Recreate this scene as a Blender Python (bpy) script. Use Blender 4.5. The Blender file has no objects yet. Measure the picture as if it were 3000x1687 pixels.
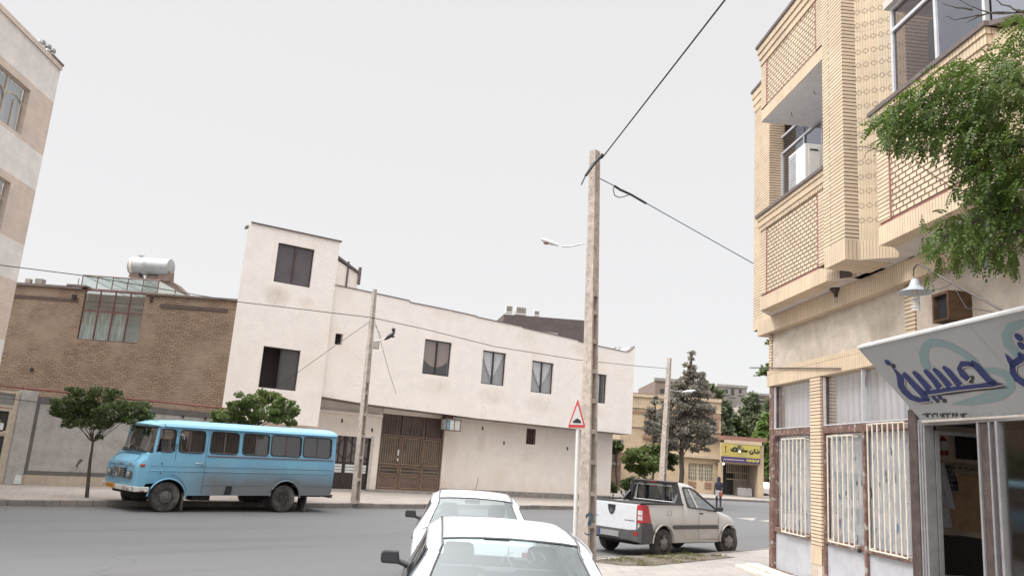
import bpy, math, random
from mathutils import Vector, Matrix
R_=math.radians
sc=bpy.context.scene
# ---------------------------------------------------------------- camera
FPX,PITCH,ROLL,CH=2321.7,R_(12.05),R_(4.115),2.0
_fw=Vector((0,math.cos(PITCH),math.sin(PITCH)))
_r0=Vector((1,0,0)); _u0=Vector((0,-math.sin(PITCH),math.cos(PITCH)))
_R=_r0*math.cos(ROLL)+_u0*math.sin(ROLL); _U=-_r0*math.sin(ROLL)+_u0*math.cos(ROLL)
CAM=Vector((0,0,CH))
cd=bpy.data.cameras.new('camera'); cam=bpy.data.objects.new('camera',cd); sc.collection.objects.link(cam)
cd.sensor_width=36; cd.lens=FPX/3000*36; cd.clip_start=0.05; cd.clip_end=2000
m=Matrix((_R,_U,-_fw)).transposed().to_4x4(); m.translation=CAM; cam.matrix_world=m
sc.camera=cam
# ---------------------------------------------------------------- sky: bright overcast, blown out
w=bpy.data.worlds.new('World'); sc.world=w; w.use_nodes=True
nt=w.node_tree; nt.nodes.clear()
SUN_EL,SUN_AZ=46,-116      # azimuth measured clockwise from +Y
sky=nt.nodes.new('ShaderNodeTexSky'); sky.sky_type='NISHITA'; sky.sun_disc=False
sky.sun_elevation=R_(SUN_EL); sky.sun_rotation=R_(SUN_AZ)
b1=nt.nodes.new('ShaderNodeBackground'); b1.inputs[1].default_value=0.006
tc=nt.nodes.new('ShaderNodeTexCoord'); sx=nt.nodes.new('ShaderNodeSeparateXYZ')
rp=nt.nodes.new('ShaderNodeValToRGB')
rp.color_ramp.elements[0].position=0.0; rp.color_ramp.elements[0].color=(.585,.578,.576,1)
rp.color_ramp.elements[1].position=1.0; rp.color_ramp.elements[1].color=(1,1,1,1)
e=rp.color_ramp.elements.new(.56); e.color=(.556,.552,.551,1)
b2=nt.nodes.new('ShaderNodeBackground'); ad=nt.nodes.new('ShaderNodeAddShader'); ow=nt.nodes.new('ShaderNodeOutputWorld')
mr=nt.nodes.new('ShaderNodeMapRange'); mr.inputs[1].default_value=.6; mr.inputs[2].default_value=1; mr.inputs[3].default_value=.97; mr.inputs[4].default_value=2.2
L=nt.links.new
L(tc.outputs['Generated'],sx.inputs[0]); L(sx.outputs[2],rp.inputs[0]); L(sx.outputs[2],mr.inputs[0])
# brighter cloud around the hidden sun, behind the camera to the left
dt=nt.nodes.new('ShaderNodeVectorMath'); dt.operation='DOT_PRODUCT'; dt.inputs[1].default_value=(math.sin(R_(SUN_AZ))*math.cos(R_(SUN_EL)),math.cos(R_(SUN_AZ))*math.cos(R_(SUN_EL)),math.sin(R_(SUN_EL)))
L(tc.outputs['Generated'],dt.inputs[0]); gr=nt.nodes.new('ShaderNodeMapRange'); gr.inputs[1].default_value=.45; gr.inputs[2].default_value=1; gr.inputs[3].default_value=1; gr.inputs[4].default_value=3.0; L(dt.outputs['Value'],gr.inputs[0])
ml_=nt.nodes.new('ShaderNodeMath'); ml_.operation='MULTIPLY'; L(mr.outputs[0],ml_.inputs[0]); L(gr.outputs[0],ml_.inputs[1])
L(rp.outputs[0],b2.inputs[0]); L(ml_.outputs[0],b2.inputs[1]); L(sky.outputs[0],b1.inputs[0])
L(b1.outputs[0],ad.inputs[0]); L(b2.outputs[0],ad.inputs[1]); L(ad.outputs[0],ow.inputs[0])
sd=bpy.data.lights.new('sun','SUN'); so=bpy.data.objects.new('sun',sd); sc.collection.objects.link(so)
sd.energy=1.1; sd.angle=R_(14); sd.color=(1,.965,.91)
dirv=Vector((math.sin(R_(SUN_AZ))*math.cos(R_(SUN_EL)),math.cos(R_(SUN_AZ))*math.cos(R_(SUN_EL)),math.sin(R_(SUN_EL))))
so.rotation_euler=dirv.to_track_quat('Z','Y').to_euler(); so.location=(0,0,40)
sc.view_settings.view_transform='Standard'; sc.view_settings.look='None'
sc.view_settings.exposure=0.60; sc.view_settings.gamma=1
# ---------------------------------------------------------------- pixel helpers (source photo 3000x1687)
def ray(x,y): return _fw*FPX+_R*(x-1500)-_U*(y-843.5)
def G(x,y,z=0):
    d=ray(x,y); return CAM+d*((z-CH)/d.z)
def zoomed(ox,oy,s,*p): return [(ox+x/s,oy+y/s) for x,y in p]
class Frame:
    """local x along azimuth az, y to its left, z up"""
    def __init__(s,O,az):
        s.O=Vector((O[0],O[1],0)); a=R_(az); s.az=az
        s.X=Vector((math.sin(a),math.cos(a),0)); s.Y=Vector((-math.cos(a),math.sin(a),0)); s.rz=R_(90-az)
    def at(s,px,py,y0=0):
        d=ray(px,py); t=((s.O+s.Y*y0-CAM)@s.Y)/(d@s.Y) if False else ((s.O+s.Y*y0-CAM).dot(s.Y))/(d.dot(s.Y))
        P=CAM+d*t-s.O; return P.dot(s.X),P.z
    def atx(s,px,py,x0):
        d=ray(px,py); t=((s.O+s.X*x0-CAM).dot(s.X))/(d.dot(s.X)); P=CAM+d*t-s.O; return P.dot(s.Y),P.z
    def loc(s,P): P=Vector(P)-s.O; return Vector((P.dot(s.X),P.dot(s.Y),P.z))
    def world(s,x,y,z=0): return s.O+s.X*x+s.Y*y+Vector((0,0,z))
    def hole(s,pts,y0=0):     # TL TR BL BR pixels -> x0,x1,z0,z1
        q=[s.at(*p,y0) for p in pts]
        return ((q[0][0]+q[2][0])/2,(q[1][0]+q[3][0])/2,(q[2][1]+q[3][1])/2,(q[0][1]+q[1][1])/2)
rnd=random.Random(7)
# ---------------------------------------------------------------- object helpers
def tag(o,label=None,cat=None,group=None,kind=None):
    if label: o['label']=label
    if cat: o['category']=cat
    if group: o['group']=group
    if kind: o['kind']=kind
    return o
def thing(name,label,cat,loc=(0,0,0),rz=0,group=None,parent=None):
    o=bpy.data.objects.new(name,None); sc.collection.objects.link(o)
    o.empty_display_size=.2; o.location=loc; o.rotation_euler=(0,0,rz)
    if parent: o.parent=parent
    return tag(o,label,cat,group)
def fthing(F,name,label,cat,group=None):
    return thing(name,label,cat,tuple(F.O),F.rz,group)
class MB:
    def __init__(s): s.v=[]; s.f=[]; s.mi=[]; s.cur=0
    def V(s,*p):
        n=len(s.v); s.v.extend([tuple(q) for q in p]); return list(range(n,n+len(p)))
    def poly(s,*p):
        s.f.append(s.V(*p)); s.mi.append(s.cur); return s
    def F(s,idx): s.f.append(list(idx)); s.mi.append(s.cur)
    def box(s,x0,x1,y0,y1,z0,z1):
        i=s.V((x0,y0,z0),(x1,y0,z0),(x1,y1,z0),(x0,y1,z0),(x0,y0,z1),(x1,y0,z1),(x1,y1,z1),(x0,y1,z1))
        for q in ((0,3,2,1),(4,5,6,7),(0,1,5,4),(1,2,6,5),(2,3,7,6),(3,0,4,7)): s.F([i[k] for k in q])
        return s
    def prism(s,pts,d):      # pts: list of 3D, extruded by vector d
        n=len(pts); d=Vector(d); a=s.V(*pts); b=s.V(*[tuple(Vector(p)+d) for p in pts])
        s.F(a[::-1]); s.F(b)
        for k in range(n): s.F((a[k],a[(k+1)%n],b[(k+1)%n],b[k]))
        return s
    def tube(s,pts,r,seg=6,r1=None,caps=True):
        pts=[Vector(p) for p in pts]; n=len(pts); rings=[]
        for k,p in enumerate(pts):
            t=(pts[min(k+1,n-1)]-pts[max(k-1,0)]).normalized()
            a=Vector((0,0,1)) if abs(t.z)<.9 else Vector((1,0,0))
            u=t.cross(a).normalized(); v=t.cross(u)
            rr=r if r1 is None else r+(r1-r)*k/max(1,n-1)
            rings.append(s.V(*[tuple(p+(u*math.cos(2*math.pi*j/seg)+v*math.sin(2*math.pi*j/seg))*rr) for j in range(seg)]))
        for k in range(n-1):
            for j in range(seg): s.F((rings[k][j],rings[k][(j+1)%seg],rings[k+1][(j+1)%seg],rings[k+1][j]))
        if caps: s.F(rings[0][::-1]); s.F(rings[-1])
        return s
    def lathe(s,prof,c=(0,0,0),axis='z',seg=16):   # prof: (r,h)
        c=Vector(c); rings=[]
        for r,h in prof:
            ring=[]
            for j in range(seg):
                a=2*math.pi*j/seg; p,q=r*math.cos(a),r*math.sin(a)
                ring.append(tuple(c+Vector({'z':(p,q,h),'y':(p,h,q),'x':(h,p,q)}[axis])))
            rings.append(s.V(*ring))
        for k in range(len(prof)-1):
            for j in range(seg): s.F((rings[k][j],rings[k][(j+1)%seg],rings[k+1][(j+1)%seg],rings[k+1][j]))
        s.F(rings[0][::-1]); s.F(rings[-1]); return s
    def build(s,name,mat,parent=None,smooth=None,loc=None,bevel=0):
        me=bpy.data.meshes.new(name); me.from_pydata(s.v,[],s.f); me.update()
        mats=mat if isinstance(mat,(list,tuple)) else [mat]
        for q in mats: me.materials.append(q)
        if len(mats)>1:
            for p,i in zip(me.polygons,s.mi): p.material_index=i
        if smooth is not None:
            me.shade_smooth(); me.set_sharp_from_angle(angle=R_(smooth))
        o=bpy.data.objects.new(name,me); sc.collection.objects.link(o)
        if parent: o.parent=parent
        if loc: o.location=loc
        if bevel:
            b=o.modifiers.new('bevel','BEVEL'); b.width=bevel; b.segments=2; b.limit_method='ANGLE'
        return o
def wall(mb,x0,x1,z0,z1,y,holes=(),depth=.25,top=None,bot=None):
    """front wall in plane y (facing -y) with rectangular openings and reveals; top/bot = optional polylines beyond z0..z1"""
    xs=sorted({x0,x1,*[h[0] for h in holes],*[h[1] for h in holes]}); zs=sorted({z0,z1,*[h[2] for h in holes],*[h[3] for h in holes]})
    for a,b in zip(xs,xs[1:]):
        for c,d in zip(zs,zs[1:]):
            mx,mz=(a+b)/2,(c+d)/2
            if any(h[0]<mx<h[1] and h[2]<mz<h[3] for h in holes): continue
            mb.poly((a,y,c),(b,y,c),(b,y,d),(a,y,d))
    for a,b,c,d in holes:
        Y=y+depth
        mb.poly((a,y,c),(a,y,d),(a,Y,d),(a,Y,c)); mb.poly((b,y,c),(b,Y,c),(b,Y,d),(b,y,d))
        mb.poly((a,y,c),(a,Y,c),(b,Y,c),(b,y,c)); mb.poly((a,y,d),(b,y,d),(b,Y,d),(a,Y,d))
    if top:
        for (a,za),(b,zb) in zip(top,top[1:]): mb.poly((a,y,z1),(b,y,z1),(b,y,zb),(a,y,za))
    if bot:
        for (a,za),(b,zb) in zip(bot,bot[1:]): mb.poly((a,y,za),(b,y,zb),(b,y,z0),(a,y,z0))
# ---------------------------------------------------------------- materials
def newmat(name):
    m=bpy.data.materials.new(name); m.use_nodes=True; nt=m.node_tree
    return m,nt,nt.nodes['Principled BSDF']
def _mix(nt,fac,a,b):
    n=nt.nodes.new('ShaderNodeMix'); n.data_type='RGBA'
    if isinstance(fac,(int,float)): n.inputs[0].default_value=fac
    else: nt.links.new(fac,n.inputs[0])
    for i,c in ((6,a),(7,b)):
        if isinstance(c,(tuple,list)): n.inputs[i].default_value=(*c,1)
        else: nt.links.new(c,n.inputs[i])
    return n.outputs[2]
def _noise(nt,scale,detail=4,rough=.6,vec=None,lo=.35,hi=.65):
    n=nt.nodes.new('ShaderNodeTexNoise'); n.inputs['Scale'].default_value=scale; n.inputs['Detail'].default_value=detail; n.inputs['Roughness'].default_value=rough
    if vec is not None: nt.links.new(vec,n.inputs['Vector'])
    r=nt.nodes.new('ShaderNodeMapRange'); r.inputs[1].default_value=lo; r.inputs[2].default_value=hi; nt.links.new(n.outputs[0],r.inputs[0])
    return r.outputs[0]
def _obj(nt,scale=None):
    t=nt.nodes.new('ShaderNodeTexCoord').outputs['Object']
    if scale:
        m=nt.nodes.new('ShaderNodeMapping'); m.inputs['Scale'].default_value=scale; nt.links.new(t,m.inputs[0]); t=m.outputs[0]
    return t
def _bump(nt,b,h,s,d=.02):
    n=nt.nodes.new('ShaderNodeBump'); n.inputs['Strength'].default_value=s; n.inputs['Distance'].default_value=d
    nt.links.new(h,n.inputs['Height']); nt.links.new(n.outputs[0],b.inputs['Normal'])
def plain(name,c,rough=.6,metal=0,var=.12,scale=6,bump=0,dirt=None,dscale=1.5,dlo=.5,dhi=.75,coat=0):
    m,nt,b=newmat(name); o=_obj(nt)
    v=tuple(x*(1-var*2) for x in c)
    col=_mix(nt,_noise(nt,scale,5,.6,o),v,c)
    if dirt: col=_mix(nt,_noise(nt,dscale,6,.65,o,dlo,dhi),col,dirt)
    nt.links.new(col,b.inputs['Base Color']); b.inputs['Roughness'].default_value=rough; b.inputs['Metallic'].default_value=metal
    if coat: b.inputs['Coat Weight'].default_value=coat; b.inputs['Coat Roughness'].default_value=.06
    if bump: _bump(nt,b,_noise(nt,scale*8,4,.6,o),bump)
    return m
def brick(name,c1,c2,mort,bw,bh,ms,vertical=False,bump=.6,rough=.8,off=.5,dirt=None,smooth=.1,plan=False,dlo=.5,dhi=.8,dscale=.6,wob=0):
    m,nt,b=newmat(name); o=_obj(nt)
    if wob:
        n=nt.nodes.new('ShaderNodeTexNoise'); n.inputs['Scale'].default_value=2.5; nt.links.new(o,n.inputs['Vector'])
        s=nt.nodes.new('ShaderNodeVectorMath'); s.operation='SCALE'; s.inputs['Scale'].default_value=wob; nt.links.new(n.outputs['Color'],s.inputs[0])
        a=nt.nodes.new('ShaderNodeVectorMath'); a.operation='ADD'; nt.links.new(o,a.inputs[0]); nt.links.new(s.outputs[0],a.inputs[1]); o2=a.outputs[0]
    else: o2=o
    sp=nt.nodes.new('ShaderNodeSeparateXYZ'); nt.links.new(o2,sp.inputs[0])
    ad=nt.nodes.new('ShaderNodeMath'); ad.operation='ADD'; nt.links.new(sp.outputs[0],ad.inputs[0]); nt.links.new(sp.outputs[1],ad.inputs[1])
    cb=nt.nodes.new('ShaderNodeCombineXYZ')
    if plan: nt.links.new(sp.outputs[0],cb.inputs[0]); nt.links.new(sp.outputs[1],cb.inputs[1])
    else:
        nt.links.new(ad.outputs[0],cb.inputs[1 if vertical else 0]); nt.links.new(sp.outputs[2],cb.inputs[0 if vertical else 1])
    t=nt.nodes.new('ShaderNodeTexBrick'); nt.links.new(cb.outputs[0],t.inputs[0]); t.inputs['Scale'].default_value=1
    t.inputs['Color1'].default_value=(*c1,1); t.inputs['Color2'].default_value=(*c2,1); t.inputs['Mortar'].default_value=(*mort,1)
    t.inputs['Brick Width'].default_value=bw; t.inputs['Row Height'].default_value=bh; t.inputs['Mortar Size'].default_value=ms; t.inputs['Mortar Smooth'].default_value=smooth
    t.offset=off
    col=t.outputs[0]
    vv=nt.nodes.new('ShaderNodeMix'); vv.data_type='RGBA'; vv.blend_type='MULTIPLY'; vv.inputs[0].default_value=1
    g=_mix(nt,_noise(nt,1.3,6,.7,o),(.82,.82,.83),(1.06,1.03,1)); nt.links.new(col,vv.inputs[6]); nt.links.new(g,vv.inputs[7]); col=vv.outputs[2]
    if dirt: col=_mix(nt,_noise(nt,dscale,8,.7,o,dlo,dhi),col,dirt)
    nt.links.new(col,b.inputs['Base Color']); b.inputs['Roughness'].default_value=rough
    inv=nt.nodes.new('ShaderNodeMath'); inv.operation='SUBTRACT'; inv.inputs[0].default_value=1; nt.links.new(t.outputs[1],inv.inputs[1])
    _bump(nt,b,inv.outputs[0],bump,.015)
    return m
def glass(name,tint=(.5,.55,.55),refl=.12,rough=.02,rtint=(1,1,1)):
    m=bpy.data.materials.new(name); m.use_nodes=True; nt=m.node_tree; nt.nodes.clear()
    tr=nt.nodes.new('ShaderNodeBsdfTransparent'); tr.inputs[0].default_value=(*tint,1)
    gl=nt.nodes.new('ShaderNodeBsdfGlossy'); gl.inputs['Roughness'].default_value=rough; gl.inputs[0].default_value=(*rtint,1)
    lw=nt.nodes.new('ShaderNodeLayerWeight'); lw.inputs[0].default_value=.5
    mp=nt.nodes.new('ShaderNodeMapRange'); mp.inputs[3].default_value=refl; mp.inputs[4].default_value=min(1,refl+.75); 
    pw=nt.nodes.new('ShaderNodeMath'); pw.operation='POWER'; pw.inputs[1].default_value=3
    nt.links.new(lw.outputs['Facing'],pw.inputs[0]); nt.links.new(pw.outputs[0],mp.inputs[0])
    mx=nt.nodes.new('ShaderNodeMixShader'); nt.links.new(mp.outputs[0],mx.inputs[0]); nt.links.new(tr.outputs[0],mx.inputs[1]); nt.links.new(gl.outputs[0],mx.inputs[2])
    ou=nt.nodes.new('ShaderNodeOutputMaterial'); nt.links.new(mx.outputs[0],ou.inputs[0]); return m
def leafmat(name,dark,light,scale=1.2):
    m,nt,b=newmat(name); g=nt.nodes.new('ShaderNodeNewGeometry')
    r=g.outputs['Random Per Island']; c=_mix(nt,r,dark,light)
    c=_mix(nt,_noise(nt,scale,3,.6,_obj(nt)),c,tuple(x*.8 for x in light))
    nt.links.new(c,b.inputs['Base Color']); b.inputs['Roughness'].default_value=.55
    t=nt.nodes.new('ShaderNodeBsdfTranslucent'); nt.links.new(c,t.inputs[0]); mx=nt.nodes.new('ShaderNodeMixShader'); mx.inputs[0].default_value=.38
    ou=nt.nodes['Material Output']; nt.links.new(b.outputs[0],mx.inputs[1]); nt.links.new(t.outputs[0],mx.inputs[2]); nt.links.new(mx.outputs[0],ou.inputs[0])
    return m
def curtainmat(name,c,freq=60):
    m,nt,b=newmat(name); o=_obj(nt); wv=nt.nodes.new('ShaderNodeTexWave'); wv.inputs['Scale'].default_value=freq/10; wv.inputs['Distortion'].default_value=2.5; wv.inputs['Detail'].default_value=2
    nt.links.new(o,wv.inputs[0]); nt.links.new(_mix(nt,wv.outputs[1],tuple(x*.78 for x in c),c),b.inputs['Base Color']); b.inputs['Roughness'].default_value=.9; return m
# ---------------------------------------------------------------- material set
M={}
def stained(name,c,stains,streak,base=None,zband=None):
    """rendered wall with its own dirt: washed streaks, stains below openings, grime along the foot"""
    m,nt,b=newmat(name); o=_obj(nt)
    col=_mix(nt,_noise(nt,2.0,5,.6,o),tuple(x*.93 for x in c),c)
    col=_mix(nt,_noise(nt,.5,6,.65,o,.56,.82),col,tuple(a*b_ for a,b_ in zip(c,(.84,.77,.70))))
    st_=_noise(nt,1.0,7,.7,_obj(nt,(5,5,.22)),.60,.80); f=nt.nodes.new('ShaderNodeMath'); f.operation='MULTIPLY'; f.inputs[1].default_value=streak; nt.links.new(st_,f.inputs[0])
    col=_mix(nt,f.outputs[0],col,tuple(a*b_ for a,b_ in zip(c,(.70,.60,.52))))
    sp=nt.nodes.new('ShaderNodeSeparateXYZ'); nt.links.new(o,sp.inputs[0]); nz=_noise(nt,2.6,7,.7,_obj(nt,(1,1,.6)),.25,.7)
    def M_(op,a,b2=None):
        n=nt.nodes.new('ShaderNodeMath'); n.operation=op
        for i,v in ((0,a),(1,b2)):
            if v is None: continue
            if isinstance(v,(int,float)): n.inputs[i].default_value=v
            else: nt.links.new(v,n.inputs[i])
        return n.outputs[0]
    tot=None
    for xc,zt,hw,hh,k in stains:
        dx=M_('DIVIDE',M_('SUBTRACT',sp.outputs[0],xc),hw); dz=M_('DIVIDE',M_('SUBTRACT',sp.outputs[2],zt-hh/2),hh/2)
        r=M_('ADD',M_('MULTIPLY',dx,dx),M_('MULTIPLY',dz,dz)); v=M_('MAXIMUM',M_('SUBTRACT',1,r),0); v=M_('MULTIPLY',v,k); tot=v if tot is None else M_('ADD',tot,v)
    if zband:
        v=nt.nodes.new('ShaderNodeMapRange'); v.inputs[1].default_value=zband[1]; v.inputs[2].default_value=zband[0]; v.inputs[3].default_value=0; v.inputs[4].default_value=zband[2]; nt.links.new(sp.outputs[2],v.inputs[0]); tot=v.outputs[0] if tot is None else M_('ADD',tot,v.outputs[0])
    if tot is not None:
        mk=M_('MULTIPLY',tot,nz); mk=M_('MINIMUM',M_('MULTIPLY',mk,.62),.7); col=_mix(nt,mk,col,tuple(a*b_ for a,b_ in zip(c,(.62,.52,.44))))
    cr=nt.nodes.new('ShaderNodeTexVoronoi'); cr.feature='DISTANCE_TO_EDGE'; cr.inputs['Scale'].default_value=.42
    wn=nt.nodes.new('ShaderNodeTexNoise'); wn.inputs['Scale'].default_value=3; wn.inputs['Detail'].default_value=5; nt.links.new(o,wn.inputs['Vector']); ws=nt.nodes.new('ShaderNodeVectorMath'); ws.operation='SCALE'; ws.inputs['Scale'].default_value=.5; nt.links.new(wn.outputs['Color'],ws.inputs[0]); wa=nt.nodes.new('ShaderNodeVectorMath'); wa.operation='ADD'; nt.links.new(o,wa.inputs[0]); nt.links.new(ws.outputs[0],wa.inputs[1]); nt.links.new(wa.outputs[0],cr.inputs['Vector'])
    ck=M_('MULTIPLY',M_('LESS_THAN',cr.outputs['Distance'],.006),_noise(nt,.8,3,.5,o,.60,.66)); ck=M_('MULTIPLY',ck,.30); col=_mix(nt,ck,col,tuple(x*.5 for x in c))
    nt.links.new(col,b.inputs['Base Color']); b.inputs['Roughness'].default_value=.92; _bump(nt,b,_noise(nt,9,6,.65,o,.2,.8),.35,.03); return m
M['stucco']=stained('cream_stucco',(.90,.825,.765),[(1.95,5.35,.9,.8,.8),(5.1,5.25,.9,.9,.75),(7.9,5.15,1.0,1.0,.8),(11.6,5.0,.7,.8,.6),(-5.75,8.3,.65,1.0,1.3),(-4.5,8.1,.4,.7,.9),(-5.2,4.0,1.0,.6,.5),(2.3,8.5,1.2,.5,.5),(6.9,8.3,.8,.9,.7),(10.2,8.1,.9,.8,.7),(-3.2,4.2,.9,.5,.6),(12.6,3.9,1.5,.5,.4)],.55)
M['stucco_low']=stained('cream_stucco_low',(.87,.785,.715),[(5.27,3.2,.3,1.2,.6),(8.1,2.6,.45,.9,.6),(-1.8,3.3,1.4,.9,.6),(3.6,3.2,.4,2.2,.5)],.5,zband=(.2,1.0,.75))
M['roofedge']=plain('roof_edge',(.16,.13,.12),.9)
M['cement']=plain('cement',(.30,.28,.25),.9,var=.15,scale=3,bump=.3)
M['roomdim']=plain('dim_brown_room',(.06,.045,.045),.9,var=0)
M['dark']=plain('dark_room',(.02,.018,.02),.9,var=0)
M['darkbrown']=plain('dark_brown_metal',(.045,.03,.027),.5,var=.2,scale=8,dirt=(.30,.27,.24),dscale=9,dlo=.72,dhi=.78)
M['frame_dark']=plain('window_frame_dark',(.05,.042,.045),.5)
M['smoked']=plain('smoked_sheet',(.115,.098,.108),.35,var=.1,scale=2,dirt=(.5,.47,.44),dscale=7,dlo=.74,dhi=.8)
M['winglass']=glass('window_glass',(.86,.86,.88),.10,.03)
M['winglass_dark']=glass('window_glass_dark',(.55,.52,.54),.07,.05)
M['carglass']=glass('car_glass',(.62,.69,.70),.09,.02,(.93,.98,1))
M['lace']=curtainmat('lace_curtain',(.88,.86,.85),40)
M['beige_curtain']=curtainmat('beige_curtain',(.40,.29,.24),60)
M['gate_brown']=plain('gate_brown',(.19,.12,.095),.55,var=.15,scale=5,dirt=(.30,.22,.16),dscale=6,dlo=.66,dhi=.8)
M['gate_gold']=plain('gate_gold_trim',(.42,.30,.17),.5,var=.15,scale=9)
M['gate_sheet']=plain('gate_frosted_sheet',(.16,.12,.105),.35,var=.3,scale=1.6)
M['concrete']=plain('pole_concrete',(.50,.425,.37),.9,var=.16,scale=7,bump=.35,dirt=(.28,.24,.21),dscale=3,dlo=.55,dhi=.75)
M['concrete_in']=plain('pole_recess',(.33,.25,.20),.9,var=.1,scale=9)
M['asphalt']=None
M['black']=plain('black_plastic',(.025,.025,.027),.45,var=.1)
M['wire']=plain('cable_black',(.035,.035,.04),.6,var=0)
M['rubber']=plain('tyre_rubber',(.055,.05,.048),.85,var=.25,scale=12,bump=.3,dirt=(.15,.13,.11),dscale=4,dlo=.45,dhi=.7)
M['steel']=plain('steel',(.42,.42,.42),.35,.8,var=.2,scale=12)
M['whitemetal']=plain('white_metal',(.75,.75,.74),.4,var=.08)
M['alu_light']=plain('bright_aluminium',(.62,.62,.64),.4,.2,var=.08)
M['alu']=plain('aluminium_frame',(.33,.325,.33),.42,.35,var=.1)
M['redbrown']=plain('redbrown_frame',(.17,.085,.07),.5,var=.2)
YB1,YB2=(.69,.555,.405),(.63,.50,.355)
M['bk_h']=brick('yellow_brick',YB1,YB2,(.14,.09,.065),7.3,.062,.008,bump=.9,off=.5)
M['bk_v']=brick('soldier_brick',(.67,.54,.395),(.61,.485,.345),(.27,.19,.13),4.1,.062,.004,vertical=True,off=0,bump=.5)
M['bk_tile']=brick('vertical_tile',(.62,.51,.37),(.565,.455,.32),(.33,.27,.21),9.1,.0575,.003,vertical=True,off=0,bump=.3)
M['bk_lat']=brick('relief_lattice_brick',(.71,.58,.43),(.65,.525,.38),(.17,.11,.075),.165,.078,.014,bump=1,off=.5,smooth=.3)
M['grout']=plain('dark_grout',(.16,.13,.11),.9)
M['redline']=plain('red_tile_line',(.32,.15,.13),.7)
M['soffit']=plain('painted_soffit',(.66,.60,.55),.9,var=.08,scale=2,dirt=(.42,.36,.31),dscale=1.5)
M['plaster']=plain('stained_plaster',(.60,.525,.445),.92,var=.12,scale=3.5,bump=.35,dirt=(.42,.34,.265),dscale=1.7,dlo=.44,dhi=.72)
M['rust']=plain('rusty_brown_paint',(.20,.115,.09),.7,var=.25,scale=6,dirt=(.40,.37,.35),dscale=8,dlo=.55,dhi=.66)
M['darkcol']=plain('dark_worn_column',(.085,.06,.055),.6,var=.25,scale=7,dirt=(.45,.45,.46),dscale=13,dlo=.68,dhi=.72)
M['greypanel']=plain('grey_sheet_panel',(.46,.47,.50),.6,var=.09,scale=2.5,dirt=(.36,.30,.26),dscale=2.5,dlo=.58,dhi=.8)
M['whitebar']=plain('cream_bar',(.72,.66,.56),.5,var=.12,scale=9)
M['wallbrick']=brick('old_brown_brick',(.245,.168,.110),(.172,.117,.078),(.075,.054,.042),.27,.092,.016,bump=1,dirt=(.215,.160,.115),dlo=.47,dhi=.62,dscale=.42,wob=.09,smooth=.6)
M['greyrender']=plain('grey_pebble_render',(.50,.47,.435),.95,var=.1,scale=4,bump=.7,dirt=(.31,.28,.25),dscale=1.2)
M['greyband']=plain('dark_grey_band',(.155,.14,.13),.9,var=.1,scale=4)
M['stonetile']=brick('stone_plinth',(.50,.42,.33),(.42,.33,.26),(.30,.24,.2),.62,.5,.006,bump=.3,off=0)
M['cream_door']=plain('cream_metal_door',(.56,.47,.37),.5,var=.1,dirt=(.4,.3,.22),dscale=5,dlo=.6,dhi=.8)
def stonemat(name,c1,c2):
    return brick(name,c1,c2,tuple(x*.78 for x in c1),1.3,.055,.006,bump=.25,off=.37,dirt=tuple(x*.86 for x in c2),dlo=.45,dhi=.7,dscale=3,smooth=.6)
M['st_l']=stonemat('pale_travertine',(.86,.81,.77),(.80,.75,.71)); M['st_d']=stonemat('pinkish_travertine',(.72,.60,.52),(.66,.54,.46))
M['beigeframe']=plain('beige_window_frame',(.52,.45,.36),.5,var=.08)
M['pave']=brick('paving_tiles',(.36,.335,.315),(.31,.29,.272),(.24,.22,.205),.30,.30,.006,plan=True,off=0,bump=.25,dirt=(.40,.35,.31),dlo=.5,dhi=.8,dscale=1.1)
M['pave2']=brick('far_paving',(.32,.285,.255),(.28,.25,.225),(.20,.175,.155),.25,.25,.007,plan=True,off=.5,bump=.3,dirt=(.30,.25,.22),dlo=.52,dhi=.72,dscale=.7)
M['kerb']=brick('kerb_stone',(.24,.22,.20),(.19,.17,.155),(.10,.08,.07),.55,3,.012,bump=.5,off=0,dirt=(.24,.21,.19),dlo=.5,dhi=.68,dscale=1.6,rough=.9)
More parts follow.
